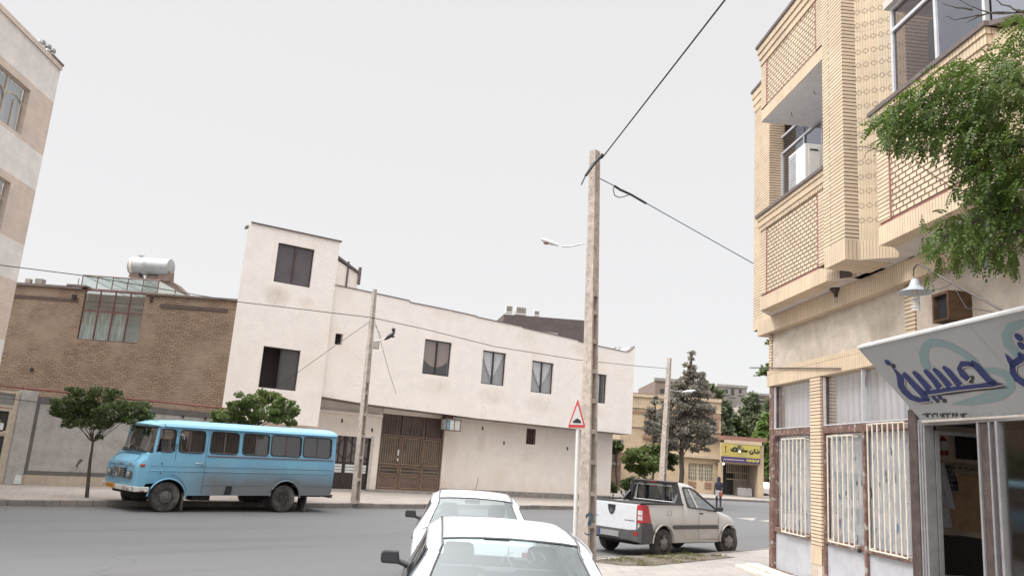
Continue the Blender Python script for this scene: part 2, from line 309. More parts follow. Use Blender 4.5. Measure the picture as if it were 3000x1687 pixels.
def asphalt():
    m,nt,b=newmat('asphalt'); o=_obj(nt)
    c=_mix(nt,_noise(nt,.22,6,.6,o,.3,.7),(.100,.099,.101),(.120,.119,.121))
    c=_mix(nt,_noise(nt,38,4,.8,o,.25,.75),c,(.138,.137,.138)); c2=_mix(nt,.55,c,(.111,.110,.112))
    st=_mix(nt,_noise(nt,.7,7,.75,_obj(nt,(1,.25,1)),.6,.8),c2,(.083,.082,.084))
    # tyre tracks along the street, oil drips, sealed cracks
    mp=nt.nodes.new('ShaderNodeMapping'); mp.inputs['Rotation'].default_value=(0,0,R_(-46)); nt.links.new(o,mp.inputs[0])
    m2=nt.nodes.new('ShaderNodeMapping'); m2.inputs['Scale'].default_value=(.05,.9,1); nt.links.new(mp.outputs[0],m2.inputs[0])
    st=_mix(nt,_noise(nt,1.0,4,.6,m2.outputs[0],.5,.75),st,(.094,.092,.092))
    st=_mix(nt,_noise(nt,1.7,7,.8,o,.68,.74),st,(.060,.058,.058))
    st=_mix(nt,_noise(nt,.35,8,.8,o,.6,.7),st,(.150,.146,.142))
    vo=nt.nodes.new('ShaderNodeTexVoronoi'); vo.feature='DISTANCE_TO_EDGE'; vo.inputs['Scale'].default_value=.16
    wn=nt.nodes.new('ShaderNodeTexNoise'); wn.inputs['Scale'].default_value=1.2; wn.inputs['Detail'].default_value=6; nt.links.new(o,wn.inputs['Vector']); ws=nt.nodes.new('ShaderNodeVectorMath'); ws.operation='SCALE'; ws.inputs['Scale'].default_value=1.6; nt.links.new(wn.outputs['Color'],ws.inputs[0]); wa=nt.nodes.new('ShaderNodeVectorMath'); wa.operation='ADD'; nt.links.new(o,wa.inputs[0]); nt.links.new(ws.outputs[0],wa.inputs[1]); nt.links.new(wa.outputs[0],vo.inputs['Vector'])
    lt=nt.nodes.new('ShaderNodeMath'); lt.operation='LESS_THAN'; lt.inputs[1].default_value=.0035; nt.links.new(vo.outputs['Distance'],lt.inputs[0]); l2=nt.nodes.new('ShaderNodeMath'); l2.operation='MULTIPLY'; l2.inputs[1].default_value=.3; nt.links.new(lt.outputs[0],l2.inputs[0])
    st=_mix(nt,l2.outputs[0],st,(.055,.053,.053))
    nt.links.new(st,b.inputs['Base Color']); b.inputs['Roughness'].default_value=.88
    _bump(nt,b,_noise(nt,90,4,.7,o,.2,.8),.5,.01); return m
M['asphalt']=asphalt()
M['roadpaint']=plain('worn_road_paint',(.33,.31,.28),.8,var=.15,scale=5,dirt=(.26,.25,.24),dscale=3,dlo=.5,dhi=.62)
M['soil']=plain('dry_soil',(.20,.165,.13),.95,var=.25,scale=5,bump=.6)
M['bark']=plain('grey_bark',(.115,.09,.075),.9,var=.25,scale=14,bump=.6)
# ---------------------------------------------------------------- ground, road, pavements
g=MB(); g.poly((-900,-300,-.012),(900,-300,-.012),(900,1200,-.012),(-900,1200,-.012)); tag(g.build('ground',M['soil']),kind='structure')
g=MB(); g.poly((-160,-60,0),(220,-60,0),(220,320,0),(-160,320,0)); tag(g.build('road',M['asphalt']),kind='structure')
def slab(name,pts,z0,z1,mat,side=None):
    mb=MB(); n=len(pts); i=mb.V(*[(p[0],p[1],z1) for p in pts]); mb.F(i)
    mb.cur=1
    for k in range(n):
        a,b=pts[k],pts[(k+1)%n]; mb.poly((a[0],a[1],z0),(b[0],b[1],z0),(b[0],b[1],z1),(a[0],a[1],z1))
    o=mb.build(name,[mat,side or mat]); return tag(o,kind='structure')
# far side pavement following the kerb (azimuth ~44)
KA=Vector((-9.75,22.2)); KD=Vector((math.sin(R_(44.4)),math.cos(R_(44.4))))
def kp(s,off=0):
    p=KA+KD*s+Vector((-KD.y,KD.x))*off; return (p.x,p.y)
curve=[kp(19.5),kp(21.2,.35),kp(22.4,1.2),kp(23,2.6)]
far=[kp(-40,.16)]+[(c[0]-.11,c[1]+.11) for c in [kp(19.5)]]+[kp(21.1,.5),kp(22.2,1.35),kp(22.8,2.7),(8.2,47),(8.2,120),(-90,120),(-90,-10)]
slab('pavement',far,0.0,.15,M['pave2'],M['cement'])
# kerb stones : one strip along the road with a worn top
mb=MB()
kk=[kp(-40),kp(-5)]+[kp(s) for s in range(-4,20)]+curve+[(8.36,47)]
for a,b in zip(kk,kk[1:]):
    a=Vector(a);b=Vector(b); d=(b-a).normalized(); n=Vector((-d.y,d.x))*.16
    j=rnd.uniform(-.008,.008)
    mb.prism([(a.x,a.y,-.02),(b.x,b.y,-.02),(b.x,b.y,.16+j),(a.x,a.y,.16+j)],(n.x,n.y,0))
kerb_o=tag(mb.build('kerb',M['kerb'],smooth=None,bevel=.02),kind='structure')
M['gutter']=plain('dirty_gutter',(.13,.125,.12),.9,var=.2,scale=3)
mb=MB(); a=Vector(kp(-40,-.01)); b=Vector(kp(19,-.01)); n=Vector((KD.y,-KD.x))*.42
mb.poly((a.x,a.y,.006),(b.x,b.y,.006),(b.x+n.x,b.y+n.y,.004),(a.x+n.x,a.y+n.y,.004)); tag(mb.build('gutter',M['gutter']),kind='structure')
# distant pavement in front of the yellow building and the bakery
fp=[G(1700,1449,0),G(1795,1450,0),G(1860,1456,0),G(2000,1461,0),G(2090,1464,0),G(2240,1471,0)]
fp=[(p.x,p.y) for p in fp]; fp=[(fp[0][0]-8,fp[0][1]+1)]+fp+[(45,fp[-1][1]-2),(45,160),(-6,160)]
slab('pavement',fp,0,.15,M['pave2'],M['kerb'])
# near pavement at the corner shop
S=Frame((5.64,16.73),176)
q=[G(2016,1621,.1),G(2240,1606,.1)]
near=[(1.9,2),(1.55,8),(1.45,12),(1.5,15.2),(1.75,16.7),(2.35,17.6),(3.6,18.35),(q[0].x,q[0].y-.15),(q[1].x,q[1].y),(16,29),(30,29),(30,2)]
slab('pavement',near,0,.10,M['pave'],M['kerb'])
mb=MB()
for a,b in zip(near[:9],near[1:10]):
    a=Vector(a);b=Vector(b); d=(b-a).normalized(); n=Vector((d.y,-d.x))*.12
    mb.prism([(a.x,a.y,-.02),(b.x,b.y,-.02),(b.x,b.y,.115),(a.x,a.y,.115)],(n.x,n.y,0))
tag(mb.build('kerb',M['kerb'],bevel=.015),kind='structure')
# soil bed with grass at the pavement corner
bedpx=[(1738,1640),(1800,1634),(1909,1628),(2000,1622),(2158,1631),(2060,1642),(1909,1657),(1820,1655),(1738,1645)]
bed=[G(x,y,.1) for x,y in bedpx]
mb=MB(); mb.poly(*[(p.x,p.y,.108) for p in bed]); tag(mb.build('soil_bed',M['soil']),kind='structure')
def grass(name,label,polyw,n,h,seed,mat,zb=.1):
    r=random.Random(seed); xs=[p.x for p in polyw]; ys=[p.y for p in polyw]; mb=MB(); c=0
    def inside(x,y):
        ins=False; m=len(polyw)
        for i in range(m):
            a,b=polyw[i],polyw[(i+1)%m]
            if (a.y>y)!=(b.y>y) and x<(b.x-a.x)*(y-a.y)/(b.y-a.y)+a.x: ins=not ins
        return ins
    clumps=[(r.uniform(min(xs),max(xs)),r.uniform(min(ys),max(ys))) for _ in range(60)]
    while c<n:
        cx,cy=r.choice(clumps); x,y=r.gauss(cx,.13),r.gauss(cy,.10)
        c+=1
        if not inside(x,y): continue
        hh=h*r.uniform(.3,1.3)*(1.6 if r.random()<.06 else 1); a=r.uniform(0,6.28); w_=.008; lx,ly=r.gauss(0,.35)*hh,r.gauss(0,.35)*hh
        mb.poly((x-w_*math.cos(a),y-w_*math.sin(a),zb),(x+w_*math.cos(a),y+w_*math.sin(a),zb),(x+lx*.5+w_*.6,y+ly*.5,zb+hh*.65),(x+lx,y+ly,zb+hh),(x+lx*.5-w_*.6,y+ly*.5,zb+hh*.6))
    return tag(mb.build(name,mat),label,'grass',kind='stuff')
M['grassleaf']=leafmat('grass_blades',(.10,.13,.035),(.26,.25,.10),3)
grass('grass','ragged green weeds and grass in the soil bed by the pickup wheel',bed,4200,.055,3,M['grassleaf'])
# worn paint triangles of the speed bump on the road
mb=MB()
for pts in ([(2155,1516),(2216,1516),(2206,1524)],[(2219,1524),(2262,1522),(2262,1529)],[(2100,1513),(2140,1512),(2136,1518)]):
    mb.poly(*[tuple(G(x,y,.004)) for x,y in pts])
tag(mb.build('road_marking',M['roadpaint']),kind='structure')
# ================================================================= CORNER BUILDING (right)
cb=fthing(S,'corner_building','yellow brick corner building with projecting bays above a shop at right of the photo','building')
u=lambda px,py,y=0:S.at(px,py,y)
ZS=5.30
# ground floor: piers, lintel band, plaster, cap band
mb=MB(); mb.box(-.05,14,.12,10,.1,ZS+.02); mb.build('core_wall',M['plaster'],cb) if False else None
mb=MB(); mb.poly((-.06,.0,4.19),(5.35,.0,4.19),(5.35,0,4.97),(-.06,0,4.97)); 
mb.poly((5.35,0,3.1),(12,0,3.1),(12,0,4.97),(5.35,0,4.97)); mb.poly((5.35,0,3.1),(5.35,0,4.97),(5.35,.2,4.97),(5.35,.2,3.1))
mb.poly((-.06,0,.1),(-.06,9,.1),(-.06,9,4.97),(-.06,0,4.97))
mb.build('plaster_wall',M['plaster'],cb)
mb=MB(); mb.box(-.45,12,-.16,.3,4.97,ZS-.002); mb.box(-.45,-.10,.3,9,4.97,ZS-.002); mb.build('upper_band',M['bk_v'],cb,bevel=.01)
mb=MB(); mb.box(-.13,5.40,-.07,.25,3.85,4.19); mb.build('lintel_band',M['bk_v'],cb,bevel=.01)
mb=MB(); mb.box(-.12,.02,-.03,.3,4.19,4.97); mb.build('brick_strip',M['bk_h'],cb)
x0,_=u(2653,980,-.03); x1,_=u(2682,980,-.03); mb=MB(); mb.box(x0,x1,-.03,.05,3.7,4.97); mb.build('brick_strip',M['bk_h'],cb)
xp0,_=u(2373.8,1300,-.06); xp1,_=u(2404,1300,-.06)
mb=MB(); mb.box(xp0,xp1,-.06,.25,.55,3.85); mb.build('brick_pillar',M['bk_h'],cb); mb=MB(); mb.box(xp0,xp1,-.058,.25,.1,.55); mb.build('pillar_base',M['plaster'],cb)
mb=MB(); mb.box(xp0,xp1,-.066,.2,.55,.85); mb.build('pillar_foot_band',M['bk_v'],cb)
# rust coloured corner post
mb=MB(); mb.box(-.05,.13,-.05,.2,.1,3.85); mb.build('corner_post',M['rust'],cb,bevel=.012)
# shop fixed fronts: three bays of frame, frosted upper pane, lower grey panel and bar grille
def px_x(px,py,y=0): return u(px,py,y)[0]
bays=[(.13,xp0),(xp1+.05,px_x(2533,1300)),(px_x(2533,1300),px_x(2671,1300))]
mb=MB(); mb.box(xp1,xp1+.05,-.02,.08,.1,3.85)
for a in (bays[1][1],): mb.box(a-.03,a+.03,-.03,.05,.1,2.96); mb.box(a-.03,a-.005,-.02,.03,2.96,3.85)
for a,b in bays: mb.box(a,b,-.02,.1,2.82,2.96); mb.box(a,b,-.02,.1,.93,1.02); mb.box(a,b,-.02,.1,.13,.22)
mb.build('shop_frame',M['rust'],cb,bevel=.006)
mb=MB()
for a,b in bays:
    for x in (a+.0,b-.018): mb.box(x,x+.018,-.022,.02,2.96,3.83)
    mb.box(a,b,-.028,.02,2.955,2.975)
mb.box(bays[1][1]-.004,bays[1][1]+.02,-.03,.02,2.96,3.84)
mb.build('alu_trim',M['alu_light'],cb)
for k,(a,b) in enumerate(bays):
    mb=MB(); mb.poly((a,.05,2.96),(b,.05,2.96),(b,.05,3.85),(a,.05,3.85)); mb.build('upper_pane',M['winglass'],cb)
    mb=MB(); n=24
    for j in range(n):
        xa=a+(b-a)*j/n; xb=a+(b-a)*(j+1)/n; mb.poly((xa,.22+.015*math.sin(j*1.9),2.93),(xb,.22+.015*math.sin(j*1.9+1.9),2.93),(xb,.22+.015*math.sin(j*1.9+1.9),3.86),(xa,.22+.015*math.sin(j*1.9),3.86))
    M.setdefault('shopcurtain',curtainmat('grey_white_curtain',(.56,.56,.56),16)); mb.build('curtain',M['shopcurtain'],cb)
    mb=MB(); mb.poly((a,.03,.22),(b,.03,.22),(b,.03,.93),(a,.03,.93)); mb.build('lower_panel',M['greypanel'],cb)
    mb=MB(); mb.poly((a,.06,1.02),(b,.06,1.02),(b,.06,2.82),(a,.06,2.82)); mb.build('shop_pane',M['winglass'],cb)
    # papered inside of the glass
    if k==0:
        pm,nt,bb=newmat('papered_glass'); o_=_obj(nt,(3,1,1.3))
        c=_mix(nt,_noise(nt,2.2,3,.5,o_,.45,.6),(.44,.46,.47),(.62,.60,.56)); c=_mix(nt,_noise(nt,3.1,2,.4,_obj(nt,(2,1,1)),.66,.70),c,(.12,.22,.33)); c=_mix(nt,_noise(nt,4.3,2,.4,_obj(nt,(2.5,1,1.2)),.68,.71),c,(.05,.09,.11))
        nt.links.new(c,bb.inputs['Base Color']); bb.inputs['Roughness'].default_value=.7; M['papered']=pm
    mb=MB(); mb.poly((a,.09,1.02),(b,.09,1.02),(b,.09,2.82),(a,.09,2.82)); mb.build('paper_backing',M['papered'],cb)
def grille(x0,x1,z0,z1,n,y=-.09):
    mb=MB()
    for z in (z0,z1): mb.tube([(x0,y,z),(x1,y,z)],.014,6)
    for j in range(n): 
        x=x0+(x1-x0)*j/(n-1); mb.tube([(x,y,z0),(x,y,z1)],.0125,6)
    for z in (z0+.02,z1-.02):
        for x in (x0,x1): mb.tube([(x,y,z),(x,.0,z)],.012,5)
    mb.build('bar_grille',M['whitebar'],cb,smooth=40)
grille(px_x(2290,1400,-.09),px_x(2359,1400,-.09),.97,2.74,7)
grille(px_x(2425,1400,-.09),px_x(2500,1400,-.09),.99,2.76,6)
grille(px_x(2544,1400,-.09),px_x(2653,1400,-.09),1.0,2.92,8)
# dark worn column and barber shop front
xd0,xd1=px_x(2671,1300),px_x(2699,1400)
mb=MB(); mb.box(xd0,xd1,-.05,.25,.1,3.1); mb.build('dark_column',M['darkcol'],cb,bevel=.012)
dl,dr=px_x(2716,1350),px_x(2868,1300)
mb=MB()
mb.box(xd1+.06,xd1+.09,-.03,.12,.1,2.93); mb.box(dl-.035,dl,-.03,.12,.1,2.93); mb.box(xd1,11,-.03,.1,2.86,2.95); mb.box(dr,dr+.035,-.03,.06,.1,2.86); mb.box(dr+.22,dr+.25,-.03,.06,.1,2.86); mb.box(dr+.36,dr+.40,-.04,.06,.1,2.86)
mb.box(xd1+.02,xd1+.05,-.045,0,.1,2.9)
mb.build('alu_door_frame',M['alu'],cb,bevel=.008)
mb=MB(); mb.box(xd1,xd1+.06,.0,.12,.1,2.9); mb.box(xd1+.09,dl-.035,.0,.12,.1,2.9); mb.box(dr+.035,dr+.22,0,.08,.1,2.86); mb.box(dr+.28,dr+.36,0,.08,.1,2.86); mb.box(xd1,11,-.02,.3,2.95,3.1); mb.build('door_surround',M['darkcol'],cb)
# folded open door leaf, seen edge on, with glass
mb=MB(); mb.box(dl-.03,dl+.01,.13,.19,.3,2.8); mb.box(dl-.03,dl+.01,.85,.9,.3,2.8); mb.box(dl-.03,dl+.01,.19,.85,2.75,2.8); mb.box(dl-.03,dl+.01,.19,.85,.3,.36); mb.build('door_leaf',M['alu'],cb)
mb=MB(); mb.poly((dr+.43,.02,.1),(11,.02,.1),(11,.02,2.86),(dr+.43,.02,2.86)); mb.build('shop_window_glass',M['winglass_dark'],cb)
# ribbed kick panel at the door foot
mb=MB(); mb.box(dl,dr,.0,.05,.3,.75)
for k in range(26): mb.box(dl+.02+k*(dr-dl-.04)/26,dl+.03+k*(dr-dl-.04)/26,-.012,.002,.32,.72)
mb.build('kick_panel',M['alu'],cb)
# interior of the shop
mb=MB(); ya=3.2
M['shopwall']=plain('shop_wall_cream',(.80,.70,.58),.8,var=.1); M['shopfloor']=plain('shop_floor',(.08,.06,.05),.5)
UP=2.6
mb.poly((UP,ya,.1),(11,ya,.1),(11,ya,3.1),(UP,ya,3.1)); mb.poly((UP,.2,.1),(UP,ya,.1),(UP,ya,3.1),(UP,.2,3.1)); mb.poly((11.5,.2,.1),(11.5,ya,.1),(11.5,ya,3.1),(11.5,.2,3.1))
mb.build('shop_inner_wall',M['shopwall'],cb)
mb=MB(); mb.poly((UP,.05,.2),(11.5,.05,.2),(11.5,ya,.2),(UP,ya,.2)); mb.poly((UP,.3,3.1),(11.5,.3,3.1),(11.5,ya,3.1),(UP,ya,3.1)); mb.build('shop_floor',M['shopfloor'],cb)
def onp(px,py,x0=UP+.06): y,z=S.atx(px,py,x0); return y,z
# things standing or hanging inside the barber shop, on the inner cross wall
def pobj(name,label,cat,pxa,pya,pxb,pyb,mat,th=.04,x0=UP+.06):
    (ya_,za),(yb_,zb)=onp(pxa,pya,x0),onp(pxb,pyb,x0)
    t=thing(name,label,cat,tuple(S.world(x0,0,0)),S.rz)
    mb=MB(); mb.box(-th,0,min(ya_,yb_),max(ya_,yb_),min(za,zb),max(za,zb)); mb.build('panel',mat,t,bevel=.006); return t,ya_,yb_,za,zb
pobj('counter','black shop counter inside the open barber door, below the hanging gown','counter',2700,1566,2895,1690,plain('black_counter',(.014,.011,.012),.5),.5,4.4)
pobj('wall_board','brown board on the back wall behind the hanging white gown','board',2775,1385,2900,1560,plain('brown_board',(.62,.42,.26),.6),.02)
pobj('television','black television high on the wall inside the barber shop','television',2806,1275,2872,1348,M['black'],.08,UP+.12)
t,a_,b_,c_,d_=pobj('coat_rack','pale coat hook board below the television inside the shop','coat rack',2780,1356,2872,1384,plain('pale_board',(.45,.39,.31),.7),.02,UP+.1)
mb=MB()
for k in range(5):
    y=a_+(b_-a_)*(k+.5)/5; mb.tube([(0,y,(c_+d_)/2),(.06,y,(c_+d_)/2-.02),(.06,y,(c_+d_)/2+.02)],.01,5)
mb.build('hook',M['black'],t)
# white barber gown hanging
def cloth(name,label,cat,pts_px,mat,x0,fold=.03,nf=5):
    L_=[onp(*p,x0) for p in pts_px]   # left/right pairs top->bottom
    t=thing(name,label,cat,tuple(S.world(x0,0,0)),S.rz); mb=MB(); n=14; rows=[]
    for k in range(0,len(L_),2):
        (y0,z0),(y1,z1)=L_[k],L_[k+1]; rows.append(mb.V(*[(fold*math.sin(j*nf*2*math.pi/n+k*.4)*(0.4+k*.2),y0+(y1-y0)*j/n,z0+(z1-z0)*j/n) for j in range(n+1)]))
    for r0,r1 in zip(rows,rows[1:]):
        for j in range(n): mb.F((r0[j],r0[j+1],r1[j+1],r1[j]))
    mb.build('cloth',mat,t,smooth=80); return t
M['whitecloth']=plain('white_cloth',(.90,.90,.97),.9,var=.05)
cloth('barber_gown','long white gown hanging just inside the open barber shop door','gown',[(2756,1354),(2764,1354),(2753,1395),(2774,1395),(2752,1440),(2784,1440),(2750,1478),(2796,1492)],M['whitecloth'],UP+.35)
cloth('white_towel','white towel hanging below the gown inside the barber shop','towel',[(2758,1484),(2782,1490),(2756,1515),(2785,1518),(2755,1543),(2787,1545)],M['whitecloth'],UP+.3)
cloth('dark_towel','small dark and grey striped towel hanging right of the white gown','towel',[(2768,1362),(2784,1362),(2776,1385),(2796,1385),(2780,1410),(2802,1410),(2784,1438),(2806,1438)],brick('striped_cloth',(.07,.06,.09),(.30,.30,.34),(.4,.4,.45),2,.09,.01),UP+.3)
pobj('shelf','cream shelf under the white towel inside the barber shop','shelf',2752,1547,2812,1558,plain('cream_shelf',(.62,.58,.46),.6),.2,UP+.35)
# fire extinguisher
yc,zc=onp(2765,1330,UP+.25); z1=onp(2765,1278,UP+.25)[1]; z0=onp(2765,1333,UP+.25)[1]
fe=thing('fire_extinguisher','red fire extinguisher with a white label inside the shop above the gown','fire extinguisher',tuple(S.world(UP+.25,yc,0)),S.rz)
mb=MB(); r_=.075; mb.lathe([(r_*.9,z0),(r_,z0+.03),(r_,z1-.1),(r_*.6,z1-.04),(r_*.25,z1-.02),(r_*.25,z1)],(0,0,0),'z',14); mb.build('cylinder',plain('red_enamel',(.32,.03,.025),.35),fe,smooth=50)
mb=MB(); mb.lathe([(r_+.003,z0+.08),(r_+.003,z0+.24)],(0,0,0),'z',14); mb.build('label',M['whitemetal'],fe)
# padlock on the shop doors
xk,zk=S.at(2517,1608,-.06)
pk=thing('padlock','small dark padlock hanging on the shop door frame','padlock',tuple(S.world(xk,-.06,zk)),S.rz)
mb=MB(); mb.box(-.03,.03,-.02,.02,-.05,.01); mb.build('lock_body',M['black'],pk,bevel=.005)
mb=MB(); mb.tube([(-.02,0,.01),(-.02,0,.05),(0,0,.07),(.02,0,.05),(.02,0,.01)],.006,6); mb.build('shackle',M['steel'],pk)
# stone step at the shop corner
st=G(2190,1680,.1)
t=thing('stone_step','low pale stone step on the pavement at the foot of the shop corner','step',tuple(S.world(-.25,0,.1)),S.rz)
mb=MB(); mb.box(-.35,3,-.55,-.06,.0,.07); mb.box(-.25,3,-.36,-.07,.07,.12); mb.build('slab',M['soffit'],t,bevel=.01)
# ---------------------------------------------------------------- upper floor, plan given by points unprojected on the soffit level
def gl(px,py,z=ZS): return S.loc(G(px,py,z))
PC=gl(2207,971); B1L=gl(2243.5,911); B1R=gl(2403,820); BR1=gl(2517,809); PL_=gl(2434,778); PR_=gl(2475,759); PS=gl(2518,762); DR=gl(2600,750); B2L=gl(2580,717); IN=gl(2266,933)
yB=(B1L.y+B1R.y)/2; yP=(PR_.y+PL_.y)/2; yD0=PS.y; yB2=B2L.y
xB0,xB1=B1L.x,B1R.x
xP0=S.at(2412,500,yP)[0]; xP1=S.at(2474,600,yP)[0]
ZT=S.at(2220.6,147.8,yB)[1]   # top of cornice of bay 1
def zb(px,py): return S.at(px,py,yB)[1]
zsill=(zb(2225,645)+zb(2388.6,500.3))/2; zbeam=(zb(2245,355)+zb(2397,171))/2
zred=(zb(2254,858)+zb(2383,781))/2; zpt=(zb(2243,680)+zb(2385,562))/2   # lower red line, top of the pattern
ZTOP=ZT
ZC=S.at(2188,300,PC.y)[1]      # top of the corner mass
# window plane of bay 1
xJ0=S.at(2254,480,PC.y)[0]; yW=S.atx(2293,500,xJ0)[0]
mb=MB()
# corner mass
cx=PC.x; cy=PC.y
mb.poly((cx,cy,ZS+.28),(xJ0,cy,ZS+.28),(xJ0,cy,ZC-.55),(cx,cy,ZC-.55)); mb.poly((xJ0,cy,ZS+.28),(xJ0,yW+.05,ZS+.28),(xJ0,yW+.05,ZC-.55),(xJ0,cy,ZC-.55))
mb.poly((cx,cy,ZS+.28),(cx,cy,ZC-.55),(cx+.8,10,ZC-.55),(cx+.8,10,ZS+.28))
mb.build('corner_brickwork',M['bk_h'],cb)
mb=MB(); mb.box(cx-.001,xB0+.05,cy-.001,9,ZS,ZS+.28); mb.build('corner_foot_band',M['bk_v'],cb)
mb=MB()
for k,(o_,h) in enumerate(((.015,.2),(.035,.18),(.055,.17))): mb.box(cx-o_,xB0+.05,cy-o_,9,ZC-.55+.18*k,ZC-.55+.18*k+h-.002)
mb.build('corner_cornice',M['bk_v'],cb)
mb=MB(); mb.box(cx-.08,xB0+.05,cy-.08,9,ZC-.02,ZC+.05); mb.build('cornice_cap',M['roofedge'],cb)
# soffit slab (one plane) plus the walls behind
mb=MB(); mb.poly((cx,cy,ZS),(IN.x,0,ZS),(IN.x,9,ZS),(cx,9,ZS))
nt1=[gl(*p) for p in ((2460,816.5),(2518,809),(2497,800),(2481,790),(2474,786),(2481,783),(2440,779))]
nt2=[gl(*p) for p in ((2575,759),(2632,754),(2633,740),(2622,727),(2602,720))]
w3=lambda v:(v.x,v.y,ZS)
mb.poly((IN.x,0.02,ZS),(B1L.x,yB,ZS),(B1R.x,yB,ZS),*[w3(v) for v in nt1],(xP0,yP+.02,ZS),(xP1,yP+.02,ZS),(xP1,yD0,ZS),*[w3(v) for v in nt2],(B2L.x,yB2,ZS),(14,yB2,ZS),(14,.02,ZS))
mb.build('soffit',M['soffit'],cb)
def bay(x0,x1,y,zt,pre=''):
    """projecting bay parapet: foot band, framed relief brick panel, side strips, scalloped cornice and dark cap"""
    mb=MB(); mb.box(x0,x1,y,y+.25,ZS-.004,zred-.05); mb.build('bay_foot_band',M['bk_v'],cb)
    mb=MB(); mb.box(x0+.02,x1-.02,y+.02,y+.25,zred-.05,zred); mb.box(x0+.3,x0+.33,y-.004,y+.2,zred,zpt); mb.box(x1-.33,x1-.30,y-.004,y+.2,zred,zpt); mb.build('red_line',M['redline'],cb)
    for xa in (x0,x1-.3): mb=MB(); mb.box(xa,xa+.3,y,y+.25,zred,zpt); mb.build('brick_strip',M['bk_h'],cb)
    mb=MB(); mb.box(x0+.33,x1-.33,y+.012,y+.25,zred,zpt); mb.build('relief_panel',M['bk_lat'],cb)
    mb=MB(); n=int((x1-x0)/.09)
    for k in range(n):
        a=x0+(x1-x0)*k/n; b=x0+(x1-x0)*(k+1)/n; c=(a+b)/2
        mb.prism([(a,y-.02,zpt+.06),(a+.012,y-.02,zpt+.02),(c,y-.02,zpt),(b-.012,y-.02,zpt+.02),(b,y-.02,zpt+.06)],(0,.3,0))
    mb.box(x0-.02,x1+.02,y-.021,y+.25,zpt+.06,zpt+.10); mb.box(x0-.04,x1+.04,y-.04,y+.25,zpt+.105,(zpt+zt)/2+.04); mb.box(x0-.06,x1+.06,y-.06,y+.25,(zpt+zt)/2+.045,zt-.06); mb.build('bay_cornice',M['bk_v'],cb)
    mb=MB(); mb.box(x0-.09,x1+.09,y-.09,y+.3,zt-.06,zt); mb.build('dark_sill',M['roofedge'],cb)
bay(xB0,xB1,yB,zsill)
mb=MB()
for pts in ([B1R]+nt1,):
    mb.poly(*[(v.x,v.y,ZS+.2) for v in pts])
    for a,b in zip(pts[1:],pts[2:]): mb.poly((a.x,a.y,ZS),(b.x,b.y,ZS),(b.x,b.y,ZS+.2),(a.x,a.y,ZS+.2))
mb.build('soffit_notch',plain('brown_notch_edge',(.14,.105,.085),.9),cb)
# splayed side of bay 1 with curved corbel foot
def splay(x0,y0,x1,y1,z0,z1,mat=M['bk_tile']):
    mb=MB(); mb.poly((x0,y0,z0),(x1,y1,z0),(x1,y1,z1),(x0,y0,z1)); return mb.build('tile_side',mat,cb)
ex=(BR1.x-xB1)*1.5; ey=(BR1.y-yB)*1.5
splay(xB1,yB,xB1+ex,yB+ey,ZS+.32,zsill-.05)
splay(xB1,yB,xB1+ex,yB+ey,ZS,ZS+.32,M['bk_v'])
def corbel(x0,y0,x1,y1,zt,th=.06):
    mb=MB(); n=9; d=Vector((x1-x0,y1-y0,0)); pts=[(x0,y0,ZS),(x1,y1,ZS)]
    for k in range(n+1):
        a=k/n*math.pi/2; f=1-.62*(1-math.cos(a)) if k else 1; 
        f=1-.55*math.sin(a); z=ZS+(zt-ZS)*(1-math.cos(a))
        pts.append((x0+d.x*f,y0+d.y*f,z))
    pts.append((x0,y0,zt)); n_=Vector((d.y,-d.x,0)).normalized()*th
    mb.prism(pts,(-n_.x,-n_.y,0)); mb.build('corbel',M['bk_v'],cb)
# pilaster between the bays
PZ=ZTOP+2.5
mb=MB(); mb.box(xP0,xP1,yP,yP+.75,ZS+.30,PZ); mb.build('brick_pilaster',M['bk_h'],cb)
mb=MB(); mb.box(xP0,xP1,yP-.001,yP+.75,ZS-.006,ZS+.30); mb.build('pilaster_foot_band',M['bk_v'],cb)
# splayed diamond tile wall right of the pilaster
ddir=Vector((DR.x-PS.x,DR.y-PS.y)).normalized(); a0=Vector((xP1,yD0)); a1=Vector((nt2[1].x,nt2[1].y))+Vector((nt2[1].x-a0.x,nt2[1].y-a0.y))*.35; ddir=(a1-a0).normalized()
t_=splay(a0.x,a0.y,a1.x,a1.y,ZS+.3,PZ); 
splay(a0.x,a0.y,a1.x,a1.y,ZS,ZS+.3,M['bk_v'])
nrm=Vector((ddir.y,-ddir.x)); nrm=nrm if nrm.y<0 else -nrm
def P2(s,z,o=.004): p=a0+ddir*s+nrm*o; return (p.x,p.y,z)
z=ZS+.62
while z<PZ:
    mb=MB()
    for k in range(11):
        s=.04+k*.115; hs=.046
        q=[(s,z-hs),(s+hs,z),(s,z+hs),(s-hs,z)]
        for (sa,za),(sb,zb_) in zip(q,q[1:]+q[:1]):
            d=Vector((sb-sa,zb_-za)).normalized()*.0; nn=Vector((-(zb_-za),sb-sa)).normalized()*.0025
            mb.poly(P2(sa+nn.x,za+nn.y),P2(sb+nn.x,zb_+nn.y),P2(sb-nn.x,zb_-nn.y),P2(sa-nn.x,za-nn.y))
    z+=.235
    mb.build('diamond_grout',M['grout'],cb)
